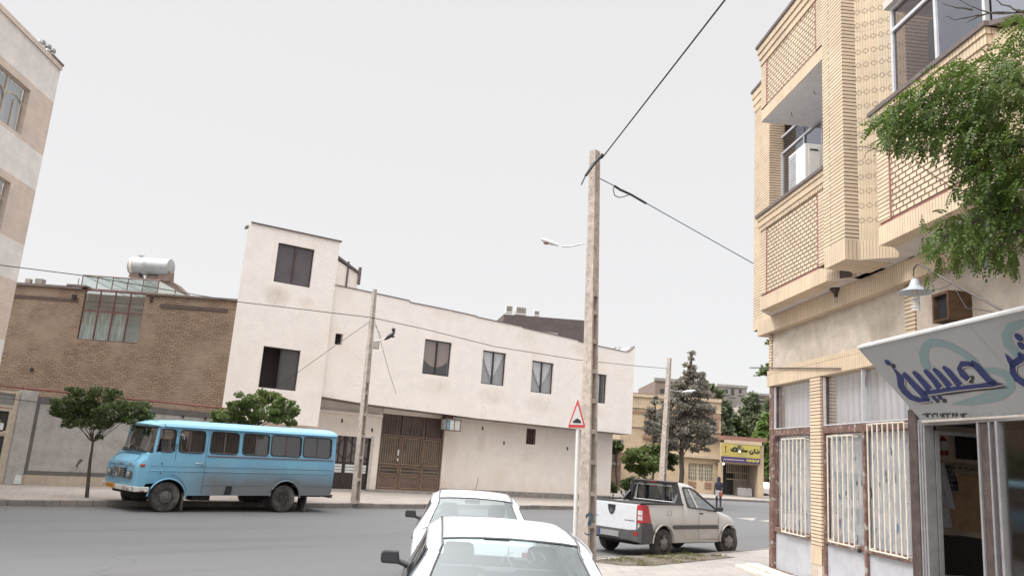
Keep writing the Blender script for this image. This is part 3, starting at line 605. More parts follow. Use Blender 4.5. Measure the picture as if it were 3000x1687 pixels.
# bay 1 upper beam, recess with window
mb=MB(); mb.box(xB0,xB1,yB,yB+.25,zbeam,zbeam+.25); mb.build('beam_soldier_band',M['bk_v'],cb)
mb=MB(); mb.box(xB0,xB1,yB+.02,yB+.25,zbeam+.25,zbeam+.29); mb.box(xB0+.28,xB0+.31,yB-.004,yB+.2,zbeam+.29,ZTOP-.5); mb.box(xB1-.33,xB1-.30,yB-.004,yB+.2,zbeam+.29,ZTOP-.5); mb.build('red_line',M['redline'],cb)
mb=MB(); mb.box(xB0+.31,xB1-.33,yB+.012,yB+.25,zbeam+.29,ZTOP-.5); mb.build('relief_panel',M['bk_lat'],cb)
for xa in (xB0,xB1-.3): mb=MB(); mb.box(xa,xa+.28,yB,yB+.25,zbeam+.29,ZTOP-.5); mb.build('brick_strip',M['bk_h'],cb)
mb=MB()
for k,(o_,za,zb2) in enumerate(((.02,-.5,-.36),(.045,-.355,-.22),(.07,-.215,-.07))): mb.box(xB0-o_,xB1+o_,yB-o_,yB+.3,ZTOP+za,ZTOP+zb2)
mb.build('top_cornice',M['bk_v'],cb)
mb=MB(); mb.box(xB0-.1,xB1+.1,yB-.1,yB+.3,ZTOP-.07,ZTOP); mb.box(xB0-.2,14,yB,9,ZTOP-.12,ZTOP-.07); mb.build('cornice_cap',M['roofedge'],cb)
mb=MB(); mb.poly((xB0,yB+.24,zbeam+.002),(xB1+.6,yB+.24,zbeam+.002),(xB1+.6,yW+.05,zbeam+.002),(xB0,yW+.05,zbeam+.002)); mb.poly((xB0,yB+.01,zbeam-.002),(xB1,yB+.01,zbeam-.002),(xB1,yB+.25,zbeam-.002),(xB0,yB+.25,zbeam-.002)); mb.build('recess_ceiling',plain('recess_ceiling',(.88,.87,.88),.85,var=.05),cb)
xj=xJ0
mb=MB(); mb.box(xB1+.3,xP0+.35,yP+.7,yW+.2,ZS,PZ); mb.build('side_wall',M['bk_h'],cb)
def bigwin(xa,xb,z0,z1,y,zt,muls,parent):
    f=.05; mb=MB()
    for x in [xa,*muls,xb-f]: mb.box(x,x+f,y-.03,y+.03,z0,z1)
    for z in (z0,zt,z1-f): mb.box(xa,xb,y-.034,y+.034,z,z+f)
    fr=mb.build('window_frame',M['alu_light'],parent)
    for k,(a,b) in enumerate(zip([xa,*muls],[*muls,xb])):
        for c,d in ((z0,zt),(zt,z1)):
            mb=MB(); mb.poly((a+f,y,c+f),(b,y,c+f),(b,y,d),(a+f,y,d)); mb.build('pane',M['upglass_brick_reflection'] if (y>yB2 and k==0 and xa<8 and parent is cb and zt==zt2) else M['upglass'],fr)
    mb=MB(); mb.poly((xa-.4,y+.8,z0-.4),(xb+.4,y+.8,z0-.4),(xb+.4,y+.8,z1+.1),(xa-.4,y+.8,z1+.1)); mb.build('room_back',M['roomgrey'],fr)
    return fr
M['upglass']=glass('reflecting_glass',(.33,.33,.37),.26,.015,(.70,.72,.80)); M['upglass_brick_reflection']=glass('brick_reflection_glass',(.42,.36,.33),.05,.03,(.7,.7,.75)); M['roomgrey']=plain('dim_room',(.10,.09,.095),.9)  # brown tint of the first bay pane imitates reflected brickwork
zt1=S.at(2306,395,yW)[1]; xm1=S.at(2356,330,yW)[0]
zt2=None
bigwin(xj,xB1+.55,zsill-.35,zbeam,yW,zt1,[xm1,xm1+.85],cb)
# bay 2 (nearer): parapet, cornice, glazed oriel above
z2s=S.at(2625,281,yB2)[1]; z2b=S.at(2885,45,yB2)[1]
xb20,xb21=S.at(2575,700,yB2)[0],S.at(2893,150,yB2)[0]
bay(xb20,xb21,yB2,zsill)
splay(xb21,yB2,xb21+1.0,yB2+1.0,ZS,zsill-.1)
mb=MB(); 
mb.prism([(xb21-.02,yB2-.06,zsill-.06),(xb21+.06,yB2-.06,zsill-.06),(xb21+1.06,yB2+.94,zsill-.06),(xb21+1.0,yB2+1.0,zsill-.06),(xb21-.1,yB2+1.0,zsill-.06)],(0,0,.06))
mb.build('sill_return',M['roofedge'],cb)
xw0=S.at(2616,150,yB2+.1)[0]; zt2=S.at(2618,97,yB2+.1)[1]; zh2=S.at(2612,28,yB2+.1)[1]; xm2=S.at(2742,80,yB2+.1)[0]; xm3=S.at(2893,40,yB2+.1)[0]
bigwin(xw0,xm3,zsill-.02,zh2,yB2+.1,zt2,[xm2],cb)
mb=MB(); mb.poly((xm3+.05,yB2+.12,zsill-.2),(xm3+1.1,yB2+1.17,zsill-.2),(xm3+1.1,yB2+1.17,zh2),(xm3+.05,yB2+.12,zh2)); mb.build('splayed_pane',M['upglass'],cb)
mb=MB(); mb.box(xw0-.3,xm3+3,1.5,1.6,ZS,zh2+.2); mb.box(xm3+1.2,xm3+1.3,yB2+1.2,1.6,ZS,zh2+.2); mb.build('inner_room_wall',M['roomgrey'],cb)
mb=MB(); mb.tube([(xm3+1.05,yB2+1.1,zsill),(xm3+1.05,yB2+1.1,zh2)],.03,5); mb.tube([(xm3+.45,yB2+.5,zsill),(xm3+.45,yB2+.5,zh2)],.025,5); mb.build('window_post',M['alu_light'],cb)
mb=MB(); mb.box(xw0-.05,14,yB2+.0,5,zh2,zh2+.12); mb.build('balcony_slab',M['soffit'],cb)
mb=MB(); mb.box(xb21+.98,14,yB2+.98,yB2+1.1,ZS,PZ); mb.build('brick_return',M['bk_h'],cb)
mb=MB(); mb.box(a1.x-.1,a1.x+.02,a1.y,2,ZS,PZ); mb.box(cx,14,5.2,5.4,ZS,ZTOP); mb.build('inner_wall',M['bk_h'],cb)
# drip hooks on the recess ceiling and dry wire tufts are part of the wall
mb=MB(); 
for px,py in ((2318,310),(2384,235)):
    x,y_=S.at(px,py,yB+.4)[0],yB+.4; mb.tube([(x,y_,zbeam),(x+.02,y_,zbeam-.08),(x+.07,y_,zbeam-.12)],.006,5)
mb.build('ceiling_hook',M['wire'],cb)
# ---------------------------------------------------------------- window air conditioner in bay 1
ya=yB+.22
acx0=S.at(2352,470,yB+.2)[0]; acx1=S.at(2380,440,yB+.2)[0]
zA0=zsill-.0; zA1=S.at(2380,421,yB+.2)[1]
ac=thing('air_conditioner','white window air conditioner standing on the dark sill of the upper left bay','air conditioner',tuple(S.world(acx1,yB+.05,zA0)),S.rz)
M['acwhite']=plain('ac_white',(.70,.69,.66),.45,var=.05)
h=zA1-zA0
mb=MB(); mb.box(-.72,0,.0,.7,0.02,h); mb.build('case',M['acwhite'],ac,bevel=.02)
mb=MB()
for k in range(11): mb.box(-.66,-.40,-.012,.0,.08+k*(h-.16)/11,.08+k*(h-.16)/11+.018)
mb.box(-.68,-.38,-.006,0,.05,h-.05); mb.build('grille',plain('ac_grille',(.42,.42,.43),.5),ac)
mb=MB(); mb.box(-.002,.008,.08,.30,.12,h-.06); mb.build('side_panel',M['acwhite'],ac); mb=MB(); mb.box(.008,.012,.10,.26,h-.14,h-.11); mb.build('vent_slot',M['black'],ac)
# ---------------------------------------------------------------- shop sign (tilted light box)
SA=Vector((5.45,-.10,2.92)); SBt=Vector((4.95,-.74,3.96)); SN=(SBt-SA); 
sg=thing('shop_sign','big grey white tilted shop sign with blue Persian calligraphy above the barber door','sign',tuple(S.world(*SA)),S.rz)
su=Vector((1,.03,0)).normalized(); sv=SN.normalized(); sn=su.cross(sv).normalized()
if sn.y>0: sn=-sn
SW=4.6; SH=SN.length
def wl(v): return tuple(v)
mb=MB(); mb.prism([(0,0,0),wl(su*SW),wl(su*SW+sv*SH),wl(sv*SH)],wl(sn*-.08)); mb.build('panel_board',plain('sign_face',(.27,.272,.275),.55,var=.03,scale=1),sg)
mb=MB(); 
for a,b in (((sv*SH),(su*SW+sv*SH)),): mb.prism([wl(a+sn*.012),wl(b+sn*.012),wl(b+sv*.030+sn*.012),wl(a+sv*.030+sn*.012)],wl(sn*-.11))
mb.build('top_edge',M['whitemetal'],sg)
mb=MB(); mb.prism([wl(-sv*.03+sn*.01),wl(su*SW-sv*.03+sn*.01),wl(su*SW+sn*.01),wl(sn*.01)],wl(sn*-.12)); mb.build('bottom_edge',M['soffit'],sg)
Sn_w=S.X*sn.x+S.Y*sn.y+Vector((0,0,sn.z)); Sp_w=S.world(*SA)
def sp(px,py,off=.004,ox=2500,oy=900,s=4.026):
    d=ray(ox+px/s,oy+py/s); t=((Sp_w+Sn_w*off-CAM).dot(Sn_w))/(d.dot(Sn_w)); P=CAM+d*t; return tuple(S.loc(P)-SA)
WS=1.3
def stroke(mb,pts,wd,off):
    n=len(pts); wd=wd if isinstance(wd,(list,tuple)) else [wd]*n; l=[];r=[]
    for k,p in enumerate(pts):
        a=pts[max(k-1,0)]; b=pts[min(k+1,n-1)]; d=Vector((b[0]-a[0],b[1]-a[1])).normalized(); q=Vector((-d.y,d.x))*wd[k]/2
        q=q*WS; l.append(sp(p[0]+q.x,p[1]+q.y,off)); r.append(sp(p[0]-q.x,p[1]-q.y,off))
    for k in range(n-1): mb.poly(l[k],l[k+1],r[k+1],r[k])
M['sblue']=plain('sign_blue',(.02,.027,.10),.9,var=.03); M['sdark']=plain('sign_shadow_black',(.02,.015,.015),.6,var=0); M['steal']=plain('sign_teal',(.155,.215,.225),.55,var=.02); M['swhite']=plain('sign_halo',(.36,.34,.30),.6,var=0)
mb=MB()
stroke(mb,[(885,740),(840,640),(825,540),(860,450),(930,412),(1030,418),(1150,455),(1290,535),(1420,630),(1480,690)],[60,78,84,84,72,64,60,58,62,40],.003)
stroke(mb,[(1500,740),(1640,745),(1780,780),(1850,850),(1860,940),(1760,1010),(1600,1060),(1400,1105),(1160,1137)],[40,55,70,80,90,110,100,70,4],.003)
mb.build('teal_swirl',M['steal'],sg); mb=MB()
stroke(mb,[(2110,190),(1980,190),(1860,235),(1800,330),(1830,430),(1900,520),(1960,600)],[60,75,90,95,95,80,50],.003)
mb.build('teal_swirl',M['steal'],sg); mb=MB()
for k in range(46):
    x=1380+k*26; hh=rnd.uniform(25,95); stroke(mb,[(x,1318-k*.6),(x+rnd.uniform(-12,12),1318-k*.6-hh)],[7,1],.003)
mb.build('teal_swirl',M['steal'],sg)
letters=[([(585,775),(640,830),(720,920),(800,1000),(850,1060),(905,1105)],[34,44,50,56,60,14]),
 ([(702,758),(760,810),(830,890),(900,975)],[28,46,50,60]),([(835,738),(890,790),(960,870),(1020,955)],[28,46,50,60]),
 ([(940,722),(1000,775),(1070,855),(1140,940)],[28,46,50,60]),([(1055,700),(1120,755),(1190,840),(1260,925)],[28,50,54,60]),
 ([(830,1010),(980,992),(1150,965),(1320,945),(1500,925),(1640,905),(1765,905)],[40,40,38,38,38,50,8]),
 ([(1385,640),(1460,700),(1530,780),(1600,860),(1680,900)],[40,60,62,58,40]),
 ([(1420,690),(1350,665),(1280,668),(1250,720),(1290,790),(1360,850)],[30,46,56,50,60,46]),
 ([(460,705),(520,780),(560,850),(560,920),(600,985),(680,1060),(780,1095),(890,1095)],[4,30,70,60,56,50,44,20]),
 ([(1990,600),(1930,640),(1880,680),(1880,760),(1930,840),(2020,900),(2120,930)],[70,70,60,60,60,60,60]),([(1790,545),(1840,620),(1900,700)],[4,44,70]),([(1940,540),(2010,590),(2110,640)],[30,50,60])]
for grp in (letters[:9],letters[9:]):
    mb=MB()
    for p,w_ in grp: stroke(mb,[(a+26,b+22) for a,b in p],[x*.8 for x in w_],.005)
    mb.build('letter_shadow',M['sdark'],sg)
mb=MB()
stroke(mb,[(1370,985),(1600,960),(1820,945)],[16,22,6],.005); mb.build('letter_shadow',M['sdark'],sg); mb=MB(); stroke(mb,[(850,1040),(1140,1020),(1380,990)],[14,18,12],.005)
for c in ((990,1100),(1075,1100),(472,690),(1400,830),(1390,870)): stroke(mb,[(c[0]-24,c[1]-18),(c[0],c[1]),(c[0]+24,c[1]+18)],[14,44,14],.0052)
mb.build('letter_shadow',M['sdark'],sg)
for grp in (letters[:9],letters[9:]):
    mb=MB()
    for p,w_ in grp: stroke(mb,[(a+12,b+10) for a,b in p],[x*1.0 for x in w_],.0065)
    mb.build('letter_halo',M['swhite'],sg)
for grp,dots in ((letters[:9],(((405,652),34),((955,1070),30),((1022,1062),28))),(letters[9:],(((1950,355),46),((1985,455),46)))):
    mb=MB()
    for p,w_ in grp: stroke(mb,p,w_,.008)
    for c,r in dots: stroke(mb,[(c[0]-r*1.0,c[1]-r*.85),(c[0]-r*.5,c[1]-r*.4),(c[0],c[1]),(c[0]+r*.5,c[1]+r*.4),(c[0]+r,c[1]+r*.85)],[r*.4,r*1.0,r*1.15,r*1.0,r*.4],.0082)
    mb.build('blue_lettering',M['sblue'],sg)
mb=MB(); glyphs='o93v38v347v9v3'; x=815
for gch in '.e3 3l v33 44 v3':
    y=1270
    if gch=='3': stroke(mb,[(x,y+30),(x-6,y-14)],12,.005); stroke(mb,[(x-6,y-20),(x+6,y-8),(x+14,y-22),(x+24,y-10),(x+34,y-24)],13,.005); x+=46
    elif gch=='v': stroke(mb,[(x,y-20),(x+22,y+26),(x+28,y-22)],12,.005); x+=44
    elif gch=='4': stroke(mb,[(x+6,y+26),(x,y-24),(x+22,y-18)],12,.005); stroke(mb,[(x,y-4),(x+26,y-2)],12,.005); x+=40
    elif gch=='e': stroke(mb,[(x,y-6),(x+20,y-22),(x+32,y),(x+10,y+6),(x+36,y+14)],13,.005); x+=42
    elif gch=='l': stroke(mb,[(x,y-24),(x+10,y+22)],12,.005); x+=26
    elif gch=='.': stroke(mb,[(x,y-14),(x+10,y-4)],13,.005); x+=22
    else: x+=12
mb.build('phone_digits',M['sdark'],sg)
sm_=plain('seam',(.20,.20,.205),.6,var=0)
for pp_ in ([(1380,225),(1850,760),(2200,1170)],[(690,430),(1110,860),(1400,1160)]): mb=MB(); stroke(mb,pp_,2.5,.0025); mb.build('panel_seam',sm_,sg)
# ---------------------------------------------------------------- lamp on a long arm, vent box, ceiling bulb, flag bar
yl=-.75; lx,lz=S.at(2681,845,yl)
lp=thing('arm_lamp','pale enamel dish lamp with white spiral bulb on a diagonal arm above the sign','lamp',tuple(S.world(lx,yl,lz)),S.rz)
r_=S.at(2733,830,yl)[0]-lx; r_=.215
mb=MB(); 
prof=[(.03,.13),(.045,.12),(.07,.05),(.075,.035),(r_*.5,.0),(r_*.8,-.03),(r_,-.055),(r_*.98,-.06),(r_*.78,-.04),(.06,-.0)]
mb.lathe([(a,b) for a,b in prof],(0,0,0),'z',28); mb.build('shade',plain('lamp_enamel',(.40,.43,.47),.4,var=.05),lp,smooth=40)
mb=MB(); mb.lathe([(.028,.01),(.034,-.05),(.03,-.10)],(0,0,0),'z',12); mb.build('socket',M['soffit'],lp,smooth=40)
mb=MB(); pts=[(.045*math.cos(t*.5),.045*math.sin(t*.5),-.11-t*.0029) for t in range(0,66)]; mb.tube(pts,.012,6); mb.build('spiral_bulb',M['whitemetal'],lp,smooth=60)
ax,az_=S.at(2952,917,-.5)
mb=MB(); e=S.world(ax,-.5,az_)-S.world(lx,yl,lz); e=Vector((ax-lx,.25,az_-lz)); top=S.at(2692,777,yl); h=Vector((top[0]-lx,0,top[1]-lz))
mb.tube([(0,0,.12),(-.03,0,h.z*.6),(-.01,0,h.z*.95),(h.x*.6,0,h.z+.02),(h.x+.05,0,h.z)],.012,6); mb.tube([(h.x+.04,0,h.z),(h.x*.5+e.x*.5,.12,h.z*.5+e.z*.5),wl(e)],.014,6); mb.build('arm',plain('grey_pipe',(.16,.14,.135),.5,.3),lp,smooth=60)
mb=MB(); mb.tube([(r_*.9,0,-.04),(r_*1.4,.0,-.09),(r_*2.4,.02,-.11),(e.x*.45,.1,e.z*.3+.1)],.005,5); mb.tube([(e.x*.5,.1,h.z*.5+e.z*.5-.02),(e.x*.62,.12,e.z*.75),(e.x*.8,.15,e.z*.86),(e.x*.95,.2,e.z)],.005,5); mb.build('cord',M['wire'],lp)
bx0,bz1=S.at(2735,865,-.3); bx1,bz0=S.at(2787,935,-.3)
vb=thing('wooden_vent_box','brown wooden box open to the front on the plaster above the sign','vent box',tuple(S.world(bx0,0,bz0)),S.rz)
W_=bx1-bx0; H_=bz1-bz0; mw=plain('brown_wood',(.15,.085,.045),.8,var=.25,scale=6)
mb=MB(); mb.box(0,W_,-.33,0,0,.035); mb.box(0,W_,-.33,0,H_-.035,H_); mb.box(0,.035,-.33,0,.036,H_-.036); mb.box(W_-.035,W_,-.33,0,.036,H_-.036); mb.build('frame',mw,vb)
mb=MB(); mb.box(.035,W_-.035,-.27,-.01,.035,H_-.035); mb.build('shade_fill',M['dark'],vb)  # dark filling stands in for the shade inside the open box
mb=MB(); mb.tube([(W_*.1,-.2,0),(0,-.15,-.12),(-.05,-.05,-.2)],.006,5); mb.tube([(W_*.3,-.2,0),(W_*.2,-.15,-.12)],.006,5); mb.build('wire',M['wire'],vb)
cbx,cby=2448,845; p=S.loc(G(cbx,cby,ZS))
bl=thing('ceiling_bulb_holder','dark brown ceiling rose with a clear bulb under the bay soffit','lamp',tuple(S.world(p.x,p.y,ZS)),S.rz)
mb=MB(); mb.lathe([(.10,0),(.10,-.03),(.05,-.08),(.03,-.10),(.03,-.15)],(0,0,0),'z',16); mb.build('holder',plain('brown_bakelite',(.05,.025,.02),.4),bl,smooth=40)
mb=MB(); mb.lathe([(.015,-.15),(.045,-.20),(.04,-.24),(.01,-.26)],(0,0,0),'z',12); mb.build('bulb',M['winglass'],bl,smooth=60)
p=S.loc(G(2883,690,ZS)); bl2=thing('ceiling_bulb_holder','brown ceiling rose under the nearer bay, half hidden by the leaves','lamp',tuple(S.world(p.x,p.y,ZS)),S.rz)
mb=MB(); mb.lathe([(.12,0),(.12,-.03),(.06,-.09),(.03,-.10),(.03,-.13)],(0,0,0),'z',16); mb.build('holder',plain('brown_bakelite2',(.07,.035,.025),.4),bl2,smooth=40)
x0,z0=S.at(2194,1076.5,-.12); x1,z1=S.at(2459,1079,-.12)
fb=thing('iron_bar','thin dark iron bar jutting from the lintel over the shop corner','bar',tuple(S.world(x1,-.1,z1)),S.rz)
# bar runs out over the cross street, perpendicular to the shop front
mb=MB(); e0=S.loc(G(2194,1076.5,z1)) ; e1=S.loc(G(2455,1079,z1)); mb.tube([wl(Vector((x1-x1,0,0))),wl(Vector((x0-x1,-.0,z0-z1)))],.013,6); mb.build('rod',plain('iron',(.09,.08,.08),.6,.3),fb)
# ================================================================= WHITE CREAM BUILDING (left centre)
p=G(1099,1434,.2); Wf=Frame((p.x,p.y),57.6)
wb=fthing(Wf,'cream_building','cream rendered building with an overhanging upper floor and a taller stair tower','building')
YU,YT=-1.0,-1.15
wins=[(1.26,2.665,5.44,7.03),(4.38,5.705,5.335,6.925),(7.255,8.58,5.235,6.79),(11.22,12.065,5.10,6.61)]
sqh=(-3.0,-2.66,6.2,6.68)
roof=[(-3.35,8.72),(-2.1,8.70),(.27,8.63),(.34,8.56),(2.1,8.53),(3.83,8.47),(3.9,8.43),(5.2,8.39),(6.5,8.36),(6.56,8.31),(8.4,8.24),(10.0,8.17),(10.05,8.11),(11.3,8.05),(13.2,8.0),(13.5,8.02),(13.92,8.36)]
soff=[(-3.35,3.95),(-2.2,3.88),(-1.3,3.83),(.5,3.78),(2.34,3.74),(4.4,3.69),(6.6,3.68),(9,3.665),(11.4,3.66),(13.92,3.66)]
mb=MB(); wall(mb,-3.35,13.92,4.0,7.9,YU,[*wins,sqh],.28,top=roof,bot=soff)
mb.poly((13.92,YU,3.66),(13.92,9,3.66),(13.92,9,8.36),(13.92,YU,8.36))
mb.build('upper_wall',M['stucco'],wb)
mb=MB()
for (a,za),(b,zb_) in zip(roof,roof[1:]): mb.prism([(a,YU-.03,za),(b,YU-.03,zb_),(b,YU-.03,zb_+.035),(a,YU-.03,za+.035)],(0,.3,0))
mb.poly((-3,YU+.25,7.8),(13.9,YU+.25,7.8),(13.9,9,7.8),(-3,9,7.8)); mb.build('roof_edge',M['roofedge'],wb)
mb=MB()
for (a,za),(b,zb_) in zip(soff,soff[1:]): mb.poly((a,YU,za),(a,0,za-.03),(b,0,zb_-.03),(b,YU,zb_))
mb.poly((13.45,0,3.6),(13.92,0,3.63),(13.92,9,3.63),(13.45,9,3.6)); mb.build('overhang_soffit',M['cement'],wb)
# tower
tw=[(-5.97,-4.41,8.385,10.05),(-6.0,-4.46,4.04,5.71)]
mb=MB(); wall(mb,-7.28,-3.35,2.69,10.42,YT,tw,.28,top=[(-7.28,10.45),(-7.16,10.62),(-3.35,10.62)])
mb.poly((-3.35,YT,2.69),(-3.35,5,2.69),(-3.35,5,10.62),(-3.35,YT,10.62)); mb.poly((-7.28,YT,2.69),(-5.3,5,2.69),(-5.3,5,10.45),(-7.28,YT,10.45)); mb.poly((-7.28,YT,2.69),(-3.35,YT,2.69),(-3.35,.1,2.69),(-7.28,.1,2.69))
mb.build('tower_wall',M['stucco'],wb)
mb=MB(); mb.prism([(-7.2,YT-.06,10.625),(-3.27,YT-.06,10.625),(-3.27,5,10.625),(-5.2,5,10.625)],(0,0,.045)); mb.prism([(-7.36,YT-.02,10.38),(-7.27,YT-.02,10.38),(-7.27,YT-.02,10.5),(-7.36,YT-.02,10.47)],(0,.3,0)); mb.build('tower_roof_edge',M['roofedge'],wb)
# lower stair roof slope behind the tower (brown lean-to seen to the right of it)
a0=Wf.at(993,756,1.2); a1=Wf.at(1050,803,1.2); a2=Wf.at(1052,842,1.2); a3=Wf.at(985,836,1.2)
mb=MB(); mb.prism([(a0[0]-.8,1.2,a0[1]+.2),(a1[0],1.2,a1[1]),(a1[0],1.2,7.9),(a0[0]-.8,1.2,7.9)],(0,3,0)); mb.build('stair_house_wall',M['stucco'],wb)
mb=MB(); mb.prism([(a0[0]-.8,1.12,a0[1]+.35),(a1[0]+.1,1.12,a1[1]-.05),(a1[0]+.1,1.12,a1[1]+.07),(a0[0]-.8,1.12,a0[1]+.47)],(0,3.2,0)); mb.box(a1[0]-.02,a1[0]+.1,1.1,1.22,a1[1]-.5,a1[1]+.32)
xm=Wf.at(1018,800,1.18)[0]; mb.box(xm-.04,xm+.04,1.15,1.21,8,a1[1]+.5); mb.build('stair_house_roof',M['roofedge'],wb)
# lower wall
gate=(.0,3.22,.22,3.57); door=(-2.62,-.42,.17,2.42); vent=(7.86,8.43,2.72,3.5)
mb=MB(); wall(mb,-6.9,13.48,0,3.55,0,[gate,door,vent],.18,top=[(-6.9,3.95),(-3.3,3.93),(-1.3,3.81),(2.34,3.72),(6.6,3.65),(13.48,3.64)])
mb.poly((13.48,0,0),(13.48,9,0),(13.48,9,3.64),(13.48,0,3.64)); mb.build('lower_wall',M['stucco_low'],wb)
mb=MB(); mb.box(3.25,13.5,-.03,.0,0,.40); mb.build('cement_plinth',plain('worn_cement_plinth',(.36,.32,.29),.95,var=.2,scale=5,bump=.5),wb)
mb=MB(); mb.box(-.02,3.24,-.10,.18,3.58,3.76); mb.box(-3.3,-.08,-.22,.0,3.35,3.45); mb.build('gate_lintel',M['stucco_low'],wb)
mb=MB(); mb.box(-.44,-.30,-.03,.0,.15,2.5); mb.build('patched_jamb',plain('white_patch',(.66,.60,.55),.9),wb)
mb=MB()
for x,z in ((5.27,3.28),(6.55,2.67),(10.46,2.65),(-1.9,3.05),(-.45,2.75)): mb.tube([(x,-.004,z-.07),(x+.02,-.01,z),(x-.01,-.004,z+.09)],.035,6)
mb.build('wall_hole',M['dark'],wb)
def window(parent,h,y,style,glassm=None):
    a,b,c,d=h; f=.045; yy=y+.13; mid=(a+b)/2 if style!='narrow' else a+(b-a)*.6
    mb=MB(); 
    for x in (a,b-f): mb.box(x,x+f,yy-.03,yy+.03,c,d)
    for z in (c,d-f): mb.box(a+f,b-f,yy-.03,yy+.03,z,z+f)
    mb.box(mid-.035,mid+.035,yy-.04,yy+.03,c+f,d-f)
    fr=mb.build('window',M['frame_dark'],parent)
    mb=MB(); mb.poly((a-.5,y+.7,c-.4),(b+.5,y+.7,c-.4),(b+.5,y+.7,d+.2),(a-.5,y+.7,d+.2)); mb.build('room_back',M['roomdim'],fr)
    if style=='smoked':
        mb=MB(); mb.poly((a+f,yy,c+f),(mid,yy,c+f),(mid,yy,d-f),(a+f,yy,d-f)); mb.poly((mid,yy,c+f),(b-f,yy,c+f),(b-f,yy,d-f),(mid,yy,d-f)); mb.build('pane',M['smoked'],fr)
        mb=MB(); mb.box(mid-.012,mid+.012,yy-.048,yy-.04,c,d); mb.build('rusty_rail',M['redbrown'],fr)
    elif style=='half':
        mb=MB(); mb.poly((mid,yy,c+f),(b-f,yy,c+f),(b-f,yy,d-f),(mid,yy,d-f)); mb.build('pane',M['smoked2'],fr)
    else:
        gm=glassm or M['winglass']
        mb=MB(); mb.poly((a+f,yy,c+f),(mid,yy,c+f),(mid,yy,d-f),(a+f,yy,d-f)); mb.build('pane',gm,fr)
        mb=MB(); mb.poly((mid,yy-.012,c+f),(b-f,yy-.012,c+f),(b-f,yy-.012,d-f),(mid,yy-.012,d-f)); mb.build('pane',gm,fr)
        yc=yy+.04; cm=M['lace'] if style!='brown' else M['beige_curtain']
        mb=MB()
        def drape(xa,xb,zt,zb,tie,side,n=10):
            # gathered curtain: hangs from zt, pulled to one side at height tie
            for k in range(n):
                fa,fb=k/n,(k+1)/n
                def X(f,t): # f along width, t 0 top 1 tie
                    xe=xa+(xb-xa)*f; xs=(xa if side<0 else xb); return xe+(xs-xe)*(t**1.3)*.80
                T=6
                for q in range(T):
                    t0,t1=q/T,(q+1)/T; zz=lambda t:zt+(tie-zt)*t
                    o0=.02*math.sin(fa*19); o1=.02*math.sin(fb*19)
                    mb.poly((X(fa,t0),yc+o0,zz(t0)),(X(fb,t0),yc+o1,zz(t0)),(X(fb,t1),yc+o1,zz(t1)),(X(fa,t1),yc+o0,zz(t1)))
        if style=='brown':
            drape(a+f,b-f,d,c,c+.9,1,16) if False else None
            n=24
            for k in range(n):
                xa=a+(b-a)*k/n; xb=a+(b-a)*(k+1)/n; zb1=c+.75-.38*math.sin(math.pi*(k+.5)/n)
                mb.poly((xa,yc,zb1),(xb,yc,zb1),(xb,yc+.01,d),(xa,yc+.01,d))
        elif style=='narrow':
            mb.poly((a,yc,c),(mid+.1,yc,c),(mid+.1,yc,d),(a,yc,d)); 
        else:
            drape(a+f,mid+.05,d,c,c+.35,1); drape(b-f-.02,mid-.05,d,c,c+.4,1,10)
            cb2=MB(); n=16
            for k in range(n):
                xa=a+(b-a)*k/n; xb=a+(b-a)*(k+1)/n
                cb2.poly((xa,yc+.08,c),(xb,yc+.08,c),(xb,yc+.08,d),(xa,yc+.08,d))
            cb2.build('net_curtain',M['net'],fr)
        mb.build('curtain',cm,fr)
    return fr
M['net']=curtainmat('net_curtain',(.55,.54,.54),40); M['smoked2']=plain('dusty_dark_glass',(.105,.10,.105),.25,var=.1,scale=1.5,dirt=(.55,.53,.5),dscale=8,dlo=.72,dhi=.8)
window(wb,tw[0],YT,'smoked'); window(wb,tw[1],YT,'half')
window(wb,wins[0],YU,'brown'); window(wb,wins[1],YU,'lace'); window(wb,wins[2],YU,'lace'); window(wb,wins[3],YU,'narrow')
mb=MB(); mb.poly((sqh[0],YU+.26,sqh[2]),(sqh[1],YU+.26,sqh[2]),(sqh[1],YU+.26,sqh[3]),(sqh[0],YU+.26,sqh[3])); mb.build('dark_opening',M['dark'],wb)
mb=MB(); mb.poly((vent[0],.15,vent[2]),(vent[1],.15,vent[2]),(vent[1],.15,vent[3]),(vent[0],.15,vent[3])); v=mb.build('vent_window',M['dark'],wb)
mb=MB()
for k in range(6): x=vent[0]+.05+k*.095; mb.box(x,x+.03,.02,.05,vent[2],vent[3])
mb.box(vent[0],vent[1],.015,.05,vent[3]-.04,vent[3]); mb.build('bars',M['redbrown'],v)
